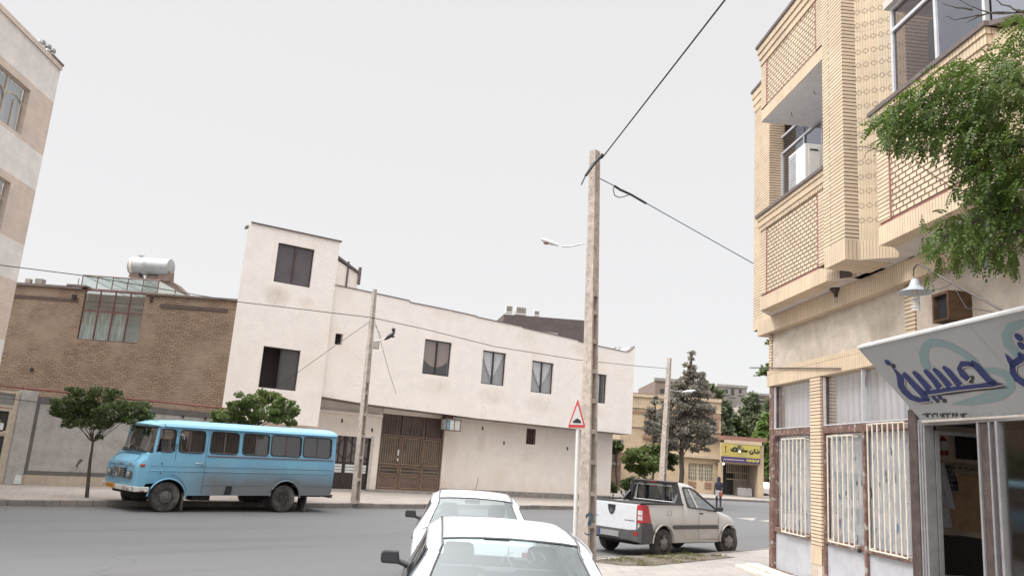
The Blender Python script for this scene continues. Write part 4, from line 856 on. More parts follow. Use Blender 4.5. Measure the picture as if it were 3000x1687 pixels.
# metal gate of the cream building: transom grille, three leaves with bars, louvres and kick panels
def gate3(parent):
    a,b,c,d=gate; y=.10; zt=2.62
    mb=MB(); mb.poly((a,y+.05,c),(b,y+.05,c),(b,y+.05,d),(a,y+.05,d)); g=mb.build('gate',M['gate_sheet'],parent)
    mb=MB()
    for x in (a,a+1.045,a+2.13,b-.07): mb.box(x,x+.07,y-.03,y+.02,c,d)
    for z in (c,zt-.05,d-.05): mb.box(a,b,y-.034,y+.02,z,z+.08)
    for z in (1.28,.86): mb.box(a,b,y-.027,y+.02,z,z+.05)
    mb.build('gate_frame',M['gate_brown'],g)
    mb=MB(); mb.box(a+.07,b-.07,y-.01,y+.03,c+.05,.86); mb.build('kick_panel',M['gate_brown'],g)
    mb=MB(); t=.011
    def rect(x0,x1,z0,z1,yy=y-.045):
        for x in (x0,x1): mb.box(x-t,x+t,yy,yy+.02,z0,z1)
        for z in (z0,z1): mb.box(x0+t,x1-t,yy,yy+.02,z-t,z+t)
    for x0,x1 in ((a+.12,a+1.0),(a+1.16,a+2.08),(a+2.24,b-.12)):
        rect(x0,x1,c+.10,.82); rect(x0,x1,.93,1.24); mb.box(x0,x1,y-.045,y-.025,1.075,1.095); rect(x0,x1,1.36,zt-.1)
        for k in range(1,8): x=x0+(x1-x0)*k/8; mb.box(x-t*.8,x+t*.8,y-.044,y-.03,1.36,zt-.1)
    mb.build('gold_trim',M['gate_gold'],g)
    mb=MB()
    for x0,x1 in ((a+.08,a+.77),(a+.82,a+1.55),(a+1.6,a+2.32),(a+2.36,b-.08)):
        for k in range(7): x=x0+(x1-x0)*k/6; mb.box(x-.012,x+.012,y-.04,y-.02,zt+.03,d-.05)
    mb.build('transom_bars',M['transom'],g)
    mb=MB(); mb.box(a+.93,a+1.0,y-.06,y-.03,1.75,2.0); mb.box(a+.93,a+1.0,y-.06,y-.03,1.5,1.62); mb.build('lock_plate',M['whitemetal'],g)
M['transom']=plain('transom_bar',(.22,.14,.115),.6)
gate3(wb)
# brown double door, half hidden by the bus
a,b,c,d=door; mb=MB(); mb.poly((a,.12,c),(b,.12,c),(b,.12,d),(a,.12,d)); dd=mb.build('double_door',plain('door_glass_grey',(.20,.17,.165),.35,var=.15,scale=2),wb)
mb=MB(); mb.box(a,b,.05,.13,c,.84); mb.box(a,b,.05,.13,1.24,1.32)
for x in (a,-1.63,b-.08): mb.box(x,x+.12,.04,.13,c,d)
for x0,x1 in ((a+.12,-1.63),(-1.51,b-.08)):
    for k in (.25,.75): x=x0+(x1-x0)*k; mb.box(x-.02,x+.02,.06,.1,1.32,d)
    for sx,sz in ((0,1),(1,0)): mb.tube([(x0,.08,1.45+.9*sz),(x1,.08,1.45+.9*sx)],.016,5)
mb.build('door_frame',M['darkbrown'],dd)
mb=MB()
for k in range(3):
    for x0,x1 in ((a+.12,-1.65),(-1.49,b-.1)): mb.box(x0,x1,.05,.09,.87+k*.125,.97+k*.125)
mb.build('white_louvre',M['whitemetal'],dd)
mb=MB(); mb.box(-.5,3.9,-.35,0,.12,.22); mb.box(1.2,2.35,-.45,-.1,.12,.19); mb.build('gate_step',M['cement'],wb,bevel=.02)
# electrical box / lantern under the overhang by the gate
q=Wf.at(1330,1243,-.45); t=thing('glass_wall_lantern','square blue and white glass lantern hanging under the overhang beside the brown gate','lantern',tuple(Wf.world(q[0],-.45,q[1])),Wf.rz)
def zx(px,py): v=Wf.at(px,py,-.55); return v[0]-q[0],v[1]-q[1]
x0,z1=zx(1297,1226); x1,z0=zx(1335,1262)
M['pale']=plain('milky_pane',(.62,.63,.60),.4); M['bluep']=plain('blue_pane',(.22,.36,.42),.4,var=.3,scale=9)
mb=MB(); mb.box(x0,x1,-.5,.0,z0,z1); mb.build('milky_box',M['pale'],t)
mb=MB(); 
for x in (x0,(x0+x1)/2+.05,x1):
    for y in (-.52,.0): mb.box(x-.014,x+.014,y,y+.02,z0-.02,z1+.02)
for z in (z0,z1): mb.box(x0-.05,x1+.05,-.54,.04,z-.015,z+.015)
mb.box(x0+.02,x0+.45,-.3,.0,z1+.02,z1+.20); mb.build('frame',M['redbrown'],t)
mb=MB(); mb.box(x0+.02,x0+.2,-.506,-.5,z0+.03,z1-.05); mb.build('blue_pane',M['bluep'],t)
# things on the roof
for k,(px,py) in enumerate(((1800,1017),(1813,1018))):
    q=Wf.at(px,py+6,.2); t=thing('roof_pipe','small bent vent pipe on the right end of the cream building roof','pipe',tuple(Wf.world(q[0],.2,q[1])),Wf.rz,'bent vent pipes on the roof end')
    mb=MB(); mb.tube([(0,0,-.3),(0,0,.05),(.06,0,.14),(.13,0,.08)],.03,6); mb.build('tube',M['steel'],t)
# ================================================================= BROWN BRICK BUILDING
Kf=Frame((-11,32.6),90)
bb=fthing(Kf,'brown_brick_building','old brown brick building with a large glazed opening between cream tower and striped block','building')
ho=(-6.72,-4.2,5.50,7.62)
mb=MB(); wall(mb,-14,.1,0,7.12,0,[(ho[0],ho[1],ho[2],7.12)],.3); mb.poly((-14,0,7.12),(ho[0],0,7.12),(ho[0],0,7.58),(-14,0,7.58)); mb.poly((ho[1],0,7.12),(.1,0,7.12),(.1,0,7.56),(ho[1],0,7.56))
mb.poly((.1,0,0),(.1,6,0),(.1,6,7.56),(.1,0,7.56)); mb.build('brick_wall',M['wallbrick'],bb)
mb=MB(); mb.box(-14,ho[0]-.15,-.08,.5,7.58,7.68); mb.box(ho[1],.12,-.08,.5,7.56,7.64); mb.box(-7.5,-6.72,-.1,.5,7.685,7.76); mb.build('roof_edge',M['roofedge'],bb)
ds_=plain('dark_slot',(.075,.05,.042),.9)
for xa,xb,za,zb_ in ((-9.6,-6.95,7.03,7.17),(-3.55,-.72,7.05,7.2)): mb=MB(); mb.box(xa,xb,-.02,.02,za,zb_); mb.build('slot_beam',ds_,bb)
mb=MB(); mb.box(-7.2,-7.05,-.1,0,7.17,7.33); mb.box(-3.98,-3.90,-.04,0,7.25,7.48); mb.box(-8.35,-8.25,-.04,0,4.05,4.2); mb.build('wall_bracket',M['dark'],bb)
mb=MB(); mb.poly((-14,.4,7.5),(.1,.4,7.5),(.1,9,7.5),(-14,9,7.5)); mb.build('roof',M['cement'],bb)
mb=MB(); mb.box(-9.2,-8.9,.5,.8,7.6,8.0) ; mb.box(-9.55,-9.35,.4,.6,7.66,7.95); mb.build('chimney',M['cement'],bb)
# patches of render on the brick
M['mudpatch']=plain('mud_render_patch',(.35,.245,.17),.95,var=.1,scale=4,bump=.6)
# big red framed window
mb=MB(); y=.05; xs=[ho[0]+(ho[1]-ho[0])*k/4 for k in range(5)]; zz=[5.50,6.83,7.62]
for x in xs: mb.box(x-.022,x+.022,y-.03,y+.03,zz[0],zz[2])
for z in (5.50,6.72,7.58): mb.box(ho[0],ho[1],y-.034,y+.03,z-.025,z+.025)
gw=mb.build('glazed_window',plain('oxide_red_frame',(.115,.03,.03),.5),bb)
M['greenish']=glass('greenhouse_glass',(.62,.70,.68),.26,.05,(.85,.95,.95))
mb=MB()
for a,b in zip(xs,xs[1:]):
    for c,d in zip((5.5,6.72),(6.72,7.58)): mb.poly((a,y,c),(b,y,c),(b,y,d),(a,y,d))
mb.build('pane',M['greenish'],gw)
# streaky whitewashed lower panes
wm,nt,b_=newmat('whitewash_streaks'); o_=_obj(nt,(9,1,.8)); nt.links.new(_mix(nt,_noise(nt,1.6,5,.6,o_,.42,.62),(.16,.155,.145),(.50,.54,.53)),b_.inputs['Base Color']); b_.inputs['Roughness'].default_value=.7
mb=MB(); mb.poly((xs[0],y+.06,5.5),(xs[3],y+.06,5.5),(xs[3],y+.06,6.7),(xs[0],y+.06,6.7)); mb.build('streaky_pane',wm,gw)
mb=MB(); mb.poly((xs[3],y+.07,5.5),(xs[4],y+.07,5.5),(xs[4],y+.07,6.7),(xs[3],y+.07,6.7)); mb.build('grey_pane',plain('grey_board',(.17,.16,.145),.8),gw)
mb=MB(); mb.poly((ho[0]-.1,2.6,5.4),(ho[1]+.1,2.6,5.4),(ho[1]+.1,2.6,7.35),(ho[0]-.1,2.6,7.35)); mb.poly((ho[0],0.3,5.4),(ho[0],2.6,5.4),(ho[0],2.6,7.5),(ho[0],.3,7.5)); mb.build('inner_wall',plain('dim_inner_wall',(.19,.18,.165),.9,var=.3,scale=1.5),bb)
mb=MB(); mb.tube([(ho[0],1.2,7.3),(ho[1],1.9,6.85)],.05,6); mb.tube([(ho[0],1.0,6.95),(ho[1],2.2,7.1)],.03,6); mb.build('inner_beam',M['cream_door'],bb)
# glass roof box above
def gxz(px,py,y): return Kf.at(px,py,y)
mb=MB(); gx0,gx1=-7.02,-3.82; zf=8.22; zr=7.66; yb0,yb1=.15,2.6
def RR(x,y,z): return (x,y,z)
N=5; r=.022
for k in range(N+1):
    x=gx0+(gx1-gx0)*k/N; mb.tube([RR(x,yb0,zr),RR(x,yb0,zf)],r,5); mb.tube([RR(x,yb0,zf),RR(x+1.2,yb1,zf-.55)],r*.8,5)
for z in (zr,zf): mb.tube([RR(gx0,yb0,z),RR(gx1,yb0,z)],r*1.3,5)
mb.tube([RR(gx0+.6,(yb0+yb1)/2,zf-.27),RR(gx1+.6,(yb0+yb1)/2,zf-.27)],r*.7,5); mb.tube([RR(gx1,yb0,zr),RR(gx1+1.2,yb1,zr)],r,5); mb.tube([RR(gx0-.15,yb0,zr),RR(gx0-.15,yb0,zf-.15)],r*.8,5)
for f in (.33,.66): mb.tube([RR(gx1+1.2*f,yb0+(yb1-yb0)*f,zr),RR(gx1+1.2*f,yb0+(yb1-yb0)*f,zf-.55*f)],r,5)
gr=mb.build('greenhouse_frame',M['redbrown'],bb)
M['skyglass']=glass('skylight_glass',(.72,.80,.80),.34,.03,(.86,.97,.99))
mb=MB(); mb.poly((gx0,yb0,zr),(gx1,yb0,zr),(gx1,yb0,zf),(gx0,yb0,zf)); mb.poly((gx0,yb0,zf),(gx1,yb0,zf),(gx1+1.2,yb1,zf-.55),(gx0+1.2,yb1,zf-.55)); mb.poly((gx1,yb0,zr),(gx1+1.2,yb1,zr),(gx1+1.2,yb1,zf-.55),(gx1,yb0,zf)); mb.build('greenhouse_glass',M['skyglass'],gr)
# sloping stair roof ridge right of it
p0=gxz(472,810,3.0); p1=gxz(510,835,3.0); p2=gxz(550,868,3.0)
mb=MB(); mb.prism([(p0[0]-.7,3,p0[1]+.0),(p0[0],3,p0[1]+.05),(p1[0],3,p1[1]+.1),(p2[0],3,p2[1]+.02),(p2[0]+.1,3,7.5),(p0[0]-.7,3,7.5)],(0,.8,0)); mb.build('stair_roof',plain('brown_roof_render',(.15,.11,.09),.9),bb)
# water tank
q0=gxz(385,762,3.2); q1=gxz(504,782,3.2)
tk=thing('water_tank','silver cylindrical water tank lying on the roof above the glass box','water tank',tuple(Kf.world((q0[0]+q1[0])/2,3.2,(gxz(445,782,3.2)[1]))),R_(-4))
Lh=(q1[0]-q0[0])/2*.98; rr=.5*(gxz(440,756,3.2)[1]-gxz(440,808,3.2)[1])
tm=plain('galvanised_tank',(.34,.345,.35),.5,.35,var=.12,scale=3,dirt=(.38,.37,.36),dscale=2)
mb=MB(); mb.lathe([(rr*.96,-Lh),(rr,-Lh+.03),(rr,-Lh*.3),(rr*1.012,-Lh*.3+.02),(rr,-Lh*.3+.04),(rr,Lh-.05),(rr*.97,Lh),(rr*.5,Lh+.07),(.01,Lh+.09)],(0,0,0),'x',28); mb.build('shell',tm,tk,smooth=35)
mb=MB(); mb.lathe([(rr*1.02,-Lh+.10),(rr*1.02,-Lh+.2)],(0,0,0),'x',28); mb.build('strap',M['soffit'],tk)
mb=MB(); mb.prism([(-Lh+.05,-.2,-rr*1.35),(-Lh+.6,-.2,-rr*1.35),(-Lh+.42,-.2,-rr*.75),(-Lh+.12,-.2,-rr*.7)],(0,.5,0)); mb.prism([(Lh-.45,-.2,-rr*1.5),(Lh+.1,-.2,-rr*1.6),(Lh+.05,-.2,-rr*.4),(Lh-.4,-.2,-rr*.5)],(0,.5,0)); mb.build('support',M['gate_brown'],tk)
mb=MB(); mb.tube([(-Lh*.6,0,rr*.95),(-Lh*.6,0,rr*1.15)],.05,6); mb.box(-Lh*.75,-Lh*.45,-.05,.05,rr*1.15,rr*1.22); mb.build('filler_cap',M['steel'],tk)
# ================================================================= GREY BOUNDARY WALL + CREAM DOOR
p=G(61,1413,.2); Gf=Frame((p.x,p.y),47)
gw_=fthing(Gf,'boundary_wall','grey pebble rendered boundary wall with darker bands behind the blue minibus','wall')
mb=MB(); wall(mb,.0,6.6,.0,2.83,0,[],0); mb.box(0,6.6,.01,.2,0,2.83); mb.build('render_panel',M['greyrender'],gw_)
mb=MB(); mb.box(.0,.12,-.012,.0,.44,2.83); mb.box(.12,6.6,-.012,0,2.62,2.83); mb.box(.12,6.6,-.012,0,.44,.57); mb.build('dark_band',M['greyband'],gw_)
mb=MB(); mb.box(.0,6.6,-.05,.0,.1,.44); mb.build('stone_plinth',M['stonetile'],gw_)
mb=MB(); mb.box(-.47,.0,-.10,.25,.1,2.98); mb.build('pillar',M['greyrender'],gw_,bevel=.02)
mb=MB(); mb.prism([(-.24,-.13,.17),(-.02,-.13,.17),(-.05,-.13,.42),(-.2,-.13,.44)],(0,.03,0)); mb.build('white_patch',M['whitemetal'],gw_)
mb=MB(); mb.tube([(-2.2,-.05,3.05),(6.6,-.05,3.02)],.035,6); mb.tube([(-.45,-.06,2.9),(-.45,-.06,3.12)],.02,5); mb.build('red_pipe',plain('oxide_pipe',(.20,.055,.04),.5),gw_)
mb=MB(); mb.tube([(-2.2,-.14,2.66)]+[(x*.8,-.14,2.66-.02*math.sin(x*2)-.004*x) for x in range(-1,8)],.012,5)
for x in (.5,.9,1.3,3.6,4.6,5.4): mb.box(x-.015,x+.015,-.13,-.01,2.55,2.66)
mb.build('cable',M['wire'],gw_)
mb=MB(); mb.prism([Vector((1.45,-.006,.78)),Vector((1.52,-.006,.95)),Vector((1.60,-.006,1.05)),Vector((1.56,-.006,.98)),Vector((1.66,-.006,.96)),Vector((1.58,-.006,.88)),Vector((1.53,-.006,.80)),Vector((1.50,-.006,.68))],(0,.005,0)); mb.build('stain',plain('brown_stain',(.13,.10,.08),.9),gw_)
# cream metal door at the left end of the wall
dr_=fthing(Gf,'metal_door','cream painted metal door with dark glazing at the left edge of the photo','door')
mb=MB()
for x in (-.60,-1.75): mb.box(x,x+.10,-.03,.05,.15,2.92)
for z in (2.84,2.42,2.30,.78,1.55,.2): mb.box(-1.75,-.5,-.02,.04,z,z+.07)
mb.box(-.68,-.6,-.025,.04,.2,2.35); mb.box(-1.72,-.55,.0,.03,.2,.8); mb.prism([(-.95,-.035,1.62),(-.75,-.035,1.58),(-.66,-.035,1.66),(-.66,-.035,1.74),(-.8,-.035,1.68),(-.95,-.035,1.74)],(0,.03,0)); mb.build('frame',M['cream_door'],dr_,bevel=.008)
mb=MB(); mb.poly((-1.7,.03,.8),(-.55,.03,.8),(-.55,.03,2.35),(-1.7,.03,2.35)); mb.build('dark_glazing',plain('dark_glazing',(.055,.05,.045),.25,var=.2),dr_)
mb=MB(); mb.poly((-1.7,.035,2.45),(-.55,.035,2.45),(-.55,.035,2.86),(-1.7,.035,2.86)); mb.build('top_pane',plain('grey_top_pane',(.30,.285,.27),.6),dr_)
mb=MB()
for k in range(5): mb.tube([(-.75,.015,1.8),(-.85-.07*k,.015,2.0+.03*k),(-1.0-.1*k,.015,2.15+.02*k),(-1.3,.015,2.32)],.008,5)
mb.build('scrollwork',M['gate_gold'],dr_,smooth=60)
mb=MB(); mb.box(-1.02,-.9,-.0,.025,1.83,1.9); mb.build('red_sticker',plain('red_sticker',(.35,.06,.03),.6),dr_); mb=MB(); mb.box(-1.0,-.88,-.0,.025,1.76,1.825); mb.build('yellow_sticker',plain('yellow_sticker',(.6,.42,.06),.6),dr_); mb=MB(); mb.box(-.86,-.76,-.0,.025,1.74,1.94); mb.build('white_sticker',M['whitemetal'],dr_)
# ================================================================= STRIPED STONE BLOCK at left
BO=G(75,704,7.5); Bf=Frame(tuple(BO),-4)
sb=fthing(Bf,'stone_apartment_block','tall apartment block clad in pale and pinkish stone bands at the left edge','building')
def bz(px,py): return Bf.at(px,py,0)
edge=[bz(178.9,209.8),bz(157,302),bz(125,457),bz(104,558),bz(71,719),bz(55,800)]
ztop=edge[0][1]; lv=[edge[1][1],edge[2][1],edge[3][1],edge[4][1]]
lv=[ bz(157,302)[1], bz(125,457)[1], bz(104,558)[1], bz(71,719)[1]]
WL=(bz(90,266),bz(60,396)); wx1=bz(90,266)[0]; wz1=bz(90,266)[1]; wz0=bz(60,396)[1]
w2x=bz(31,532)[0]; w2z1=bz(31,532)[1]; dzf=lv[0]-lv[2]
holes1=[(wx1-2.2,wx1,wz0,wz1)]; holes2=[(wx1-2.2,wx1,wz0-dzf,wz1-dzf)]
def band(z0,z1,mat,holes=()):
    mb=MB(); wall(mb,-14,0,z0,z1,0,[(a,b,max(c,z0),min(d,z1)) for a,b,c,d in holes],.2); mb.poly((0,0,z0),(0,10,z0),(0,10,z1),(0,0,z1)); mb.build('stone_band',mat,sb)
band(lv[0],ztop,M['st_l']); band(lv[1],lv[0],M['st_d'],holes1); band(lv[2],lv[1],M['st_l']); band(lv[3],lv[2],M['st_d'],holes2); band(lv[1]-2*dzf+.0,lv[3],M['st_l']) if False else None
h3=lv[3]-(lv[1]-lv[2]); band(h3,lv[3],M['st_l']); band(h3-(lv[0]-lv[1]),h3,M['st_d']); band(0,h3-(lv[0]-lv[1]),M['st_l'])
mb=MB(); mb.box(-14,-.0,-.05,.4,ztop-.0,ztop+.16); mb.build('parapet_strip',M['st_d'],sb); mb=MB(); mb.box(-.75,.03,-.07,.4,ztop+.16,ztop+.22); mb.build('dark_flashing',M['roofedge'],sb)
def archwin(h):
    a,b,c,d=h; y=.12; f=.05; mb=MB()
    for x in (a,b-f): mb.box(x,x+f,y-.03,y+.03,c,d)
    for z in (c,d-f): mb.box(a+f,b-f,y-.03,y+.03,z,z+f)
    m1=b-1.05; mb.box(m1-f/2,m1+f/2,y-.03,y+.03,c,d-f); mb.box(b-.55,b-.5,y-.03,y+.03,c,d-.55)
    pts=[(m1+(b-m1)*.5+(b-m1)*.5*math.cos(t),y-.02,d-.75+.35*math.sin(t)) for t in [math.pi*k/12 for k in range(13)]]
    mb.tube(pts,.028,5); mb.tube([(p[0]-(b-m1),p[1],p[2]) for p in pts],.028,5)
    fr=mb.build('window',M['beigeframe'],sb)
    mb=MB(); mb.poly((a,y,c),(b,y,c),(b,y,d),(a,y,d)); mb.build('pane',M['winglass'],fr)
    mb=MB(); n=18
    for k in range(n): x0=a+(b-a)*k/n; x1=a+(b-a)*(k+1)/n; mb.poly((x0,y+.1+.02*(k%2),c),(x1,y+.1+.02*((k+1)%2),c),(x1,y+.1+.02*((k+1)%2),d),(x0,y+.1+.02*(k%2),d))
    mb.build('curtain',M['bluecurt'],fr)
M['bluecurt']=curtainmat('pale_blue_curtain',(.52,.57,.60),30)
archwin(holes1[0]); archwin(holes2[0])
for k,(px,py) in enumerate(((118,146),(135,158),(148,170))):
    x,z=Bf.at(px,py,.3); t=thing('roof_vent','small metal vent cowl in a row of three on the striped block roof corner','vent',tuple(Bf.world(x,.3,z)),Bf.rz,'vent cowls on the striped block')
    mb=MB(); mb.tube([(0,0,-.3),(0,0,.12)],.06,8); mb.lathe([(.09,.02),(.14,.08),(.09,.16),(.12,.22),(.11,.30)],(0,0,0),'z',10); mb.build('cowl',M['steel'],t)
# ================================================================= GREY BLOCK behind the cream building
p=Wf.world(8,14); gb=thing('grey_rear_building','plain dark grey brick building rising behind the cream roof','building',(0,0,0))
Rf=Frame((p.x,p.y),80); gb.location=tuple(Rf.O); gb.rotation_euler=(0,0,Rf.rz)
c0=Rf.at(1476,920); c1=Rf.at(1700,935); c2=Rf.at(1476,945)
mb=MB(); mb.prism([(c0[0],0,4),(c1[0]+.35,0,4),(c1[0]+.35,0,c1[1]-.05),(c0[0],0,c0[1])],(0,8,0)); mb.build('wall',brick('grey_brown_brick',(.135,.11,.105),(.11,.09,.088),(.085,.07,.068),.24,.08,.01,bump=.4),gb)
e0=Rf.at(1583,970,-.3); e1=Rf.at(1635,980,-.3); mb=MB(); mb.box(e0[0],e1[0],-.3,-.02,e0[1]-.5,e0[1]); mb.build('rooflight',plain('pale_grey_sheet',(.33,.30,.30),.7),gb)
for k,(x0,y0,x1,y1) in enumerate(((1485,896,1500,912),(1514,899,1540,918),(1567,911,1579,921))):
    a=Rf.at(x0,y0,1.5); b=Rf.at(x1,y1,1.5); t=thing('rooftop_cooler',['pale evaporative cooler at the left end of the grey rear roof','double louvred pale cooler, middle of three on the grey rear roof','smallest pale cooler, rightmost on the grey rear roof'][k],'cooler',tuple(Rf.world(a[0],1.5,b[1])),Rf.rz,'coolers on the rear roof')
    w_,h=b[0]-a[0],a[1]-b[1]; mb=MB(); mb.box(-.06,w_+.06,.02,w_*.9,-.12,h+.08); mb.build('case',M['acwhite'],t,bevel=.01)
    mb=MB(); n=6 if k!=1 else 9
    for j in range(n): mb.box(w_*(j+.15)/n,w_*(j+.75)/n,-.01,.02,0,h)
    mb.build('louvre',plain('louvre_brown',(.22,.19,.17),.7),t)
# ================================================================= CONCRETE POLES
def pole(px,py,tpx,tpy,depth,z0,wa,wb,taper,rot,label,nh,rec=(0,.6),rung=.62,group='concrete utility poles'):
    F0=Frame((0,depth),90); xb,_=F0.at(px,py); xt,zt=F0.at(tpx,tpy)
    t=thing('concrete_pole',label,'utility pole',(xb,depth,z0),R_(rot),group)
    H=zt-z0; lean=Vector((xt-xb,0,0)); lean.rotate(Matrix.Rotation(-R_(rot),3,'Z')); 
    def fr(mb,x0,x1,y0,y1,za,zb):
        pts=[]
        for z in (za,zb):
            s=1-(1-taper)*z/H; ox,oy=lean.x*z/H,lean.y*z/H
            pts+= [(x0*s+ox,y0*s+oy,z),(x1*s+ox,y0*s+oy,z),(x1*s+ox,y1*s+oy,z),(x0*s+ox,y1*s+oy,z)]
        i=mb.V(*pts)
        for q in ((0,3,2,1),(4,5,6,7),(0,1,5,4),(1,2,6,5),(2,3,7,6),(3,0,4,7)): mb.F([i[k] for k in q])
    a,b=wa/2,wb/2; zr=H*rec[1]
    mb=MB(); fl=b*.42
    fr(mb,-a,a,-b,-b+fl,0,zr); fr(mb,-a,a,b-fl,b,0,zr); fr(mb,-a,a,-b,b,zr,H)
    z=.02
    while z<zr: fr(mb,-a,a,-b+fl,b-fl,z,z+.09); z+=rung
    t['_h']=H; del t['_h']
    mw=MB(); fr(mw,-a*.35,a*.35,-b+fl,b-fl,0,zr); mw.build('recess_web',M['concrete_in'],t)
    mb.cur=1
    for k in range(nh):
        z=H*(.22+.74*k/nh); s=1-(1-taper)*z/H; ox,oy=lean.x*z/H,lean.y*z/H
        mb.box(-a*.2*s+ox-.009,-a*.2*s+ox+.009,-b*s+oy-.003,-b*s+oy+.02,z-.010,z+.010)
        if z>zr: mb.box(a*s+ox-.02,a*s+ox+.003,oy-.009,oy+.009,z-.010,z+.010)
    mb.build('shaft',[M['concrete'],M['dark']],t)
    return t,Vector((xt,depth,zt)),Vector((xb,depth,z0)),H
P1,P1t,P1b,H1=pole(1718,1640,1743,444,16.6,.1,.27,.27,.62,-45,'tall concrete pole nearest the camera behind the speed bump sign',22,(0,.62),.62)
P2,P2t,P2b,H2=pole(1040,1473,1098,848,27.4,.14,.22,.22,.55,-40,'concrete pole on the far pavement beside the back of the blue minibus',5,(0,.55),.72)
P3,P3t,P3b,H3=pole(1937,1462,1961,1049,40,.14,.30,.36,.55,-35,'smallest, most distant concrete pole, in front of the dark conifer',0,(0,.7),.8)
# blue paint scrawl on pole 1
def onpole(px,py,off): 
    F0=Frame((P1b.x,P1b.y),45+0); return F0
gfm=plain('blue_spray_paint',(.07,.15,.21),.8,var=.2)
Fp=Frame((P1b.x+.135*.707,P1b.y-.135*.707),45)
mb=MB()
def gs(px,py,o=-.016):
    x,z=Fp.at(px,py,o); return Vector(Fp.world(x,o,z))-P1b
for pts,w_ in (([(1716,1513),(1724,1506),(1736,1508),(1738,1515),(1728,1524),(1722,1534),(1733,1532)],10),([(1712,1560),(1722,1566),(1736,1562)],4),([(1733,1512),(1735,1522)],6)):
    for a,b in zip(pts,pts[1:]):
        mb.poly(gs(a[0],a[1]-w_/2),gs(b[0],b[1]-w_/2),gs(b[0],b[1]+w_/2),gs(a[0],a[1]+w_/2))
o=mb.build('blue_scrawl',gfm,P1); o.rotation_euler=(0,0,R_(45))
# ---------------------------------------------------------------- street lamps on the poles
def on(depth,px,py): F0=Frame((0,depth),90); x,z=F0.at(px,py); return Vector((x,depth,z))
def lamphead(name,label,root,armpts,a,b,r,mcap,mbody):
    t=thing(name,label,'street lamp',tuple(root)); loc=lambda p: tuple(Vector(p)-Vector(root))
    mb=MB(); mb.tube([loc(p) for p in armpts],.014,6); mb.build('arm',M['steel'],t)
    a=Vector(a);b=Vector(b); d=b-a; mb=MB()
    prof=[(0,.25),(.12,.5),(.35,.95),(.62,1.0),(.85,.75),(1,.12)]
    ks=[loc(a+d*f) for f,_ in prof]; rings=[]
    u=d.normalized(); s=u.cross(Vector((0,0,1))).normalized(); v=s.cross(u)
    for (f,q),k in zip(prof,ks):
        rings.append(mb.V(*[tuple(Vector(k)+s*math.cos(6.283*j/10)*r*q+v*math.sin(6.283*j/10)*r*q*.6) for j in range(10)]))
    for r0,r1 in zip(rings,rings[1:]):
        for j in range(10): mb.F((r0[j],r0[(j+1)%10],r1[(j+1)%10],r1[j]))
    mb.F(rings[0]); mb.F(rings[-1]); mb.build('housing',mbody,t,smooth=50)
    mb=MB(); c=Vector(loc(a+d*.62))-v*r*.45; mb.lathe([(r*.2,-r*.45),(r*.7,-r*.35),(r*.95,0),(r*.9,.01)],c,'z',12); mb.build('lens',mcap,t,smooth=50)
    return t
y=16.4; p=[on(y,1712,713),on(y,1668,723),on(y,1645,722)]
lamphead('street_lamp','pale street lamp head on a thin arm left of the nearest concrete pole',p[0],p,on(y,1637,720),on(y,1582,700),.075,plain('brown_lens',(.30,.21,.18),.3),M['whitemetal'])
y=27.0; p=[on(y,1098,1000),on(y,1118,994),on(y,1128,990)]
lamphead('street_lamp','dark street lamp on the concrete pole between minibus and gate',p[0],p,on(y,1126,996),on(y,1158,972),.11,M['frame_dark'],M['frame_dark'])
t=thing('lamp_bracket_box','small grey control box clamped to the pole below its dark lamp','control box',tuple(on(27.1,1096,1008)))
mb=MB(); mb.box(-.05,.17,-.1,.1,-.15,.12); mb.build('box',M['concrete'],t,bevel=.01)
t=thing('photocell','small dark round sensor above the lamp on the minibus side pole','sensor',tuple(on(27,1153,966)))
mb=MB(); mb.lathe([(.03,-.08),(.06,-.03),(.07,.03),(.03,.07)],(0,0,0),'z',10); mb.build('cap',M['frame_dark'],t,smooth=50)
y=39.6; p=[on(y,1962,1142),on(y,1985,1146),on(y,1998,1147)]
lamphead('street_lamp','white street lamp on the most distant pole, against the dark conifer',p[0],p,on(y,1998,1148),on(y,2038,1143),.11,M['whitemetal'],M['whitemetal'])
# ---------------------------------------------------------------- overhead cables
def cable(label,pts,r,name='overhead_cable',sag=0,n=14,mat=None):
    pts=[Vector(p) for p in pts]; out=[]
    for a,b in zip(pts,pts[1:]):
        for k in range(n): 
            f=k/n; q=a.lerp(b,f); q.z-=sag*4*f*(1-f)*(b-a).length**2/100; out.append(q)
    out.append(pts[-1]); root=out[0]; mb=MB(); mb.tube([tuple(q-root) for q in out],r,6)
    return tag(mb.build(name,mat or M['wire'],smooth=60,loc=tuple(root)),label,'cable')
w1=[G(1703,541,0) for _ in ()]
a=on(16.2,1703,541); b=on(16.35,1720,505); c=on(16.5,1765,462); e=G(2126,-2,8.6); e2=G(2400,-300,9.0)
cable('black cable rising from the nearest pole top to the upper right of the sky',[a,b,on(16.3,1738,478),c,e,e2],.015,n=6)
cable('taut cable wrap along the nearest pole head where the rising cable is clamped',[on(16.3,1716,515),on(16.3,1740,480),on(16.3,1766,452)],.035,'cable_clamp',n=4)
p0=on(16.6,1757,523); p1=on(17.2,1800,545); p2=on(17.6,1848,570); p3=on(20.5,2207,772)
bl=plain('blue_grey_cable',(.10,.16,.22),.5,var=0)
cable('thin cable from the nearest pole down to the left edge of the yellow brick building',[p0,p1,p2,p3],.012,mat=bl,n=8)
cable('thick taped splice on the cable just right of the nearest pole',[p1,on(17.3,1817,556),p2,on(17.9,1893,596)],.028,'cable_splice',n=3)
cable('loose loop of cable hanging from the taped splice by the nearest pole',[p1,on(17.2,1796,556),on(17.2,1801,573),on(17.2,1815,579),on(17.3,1828,576),on(17.5,1843,571)],.011,'cable_loop',n=3)
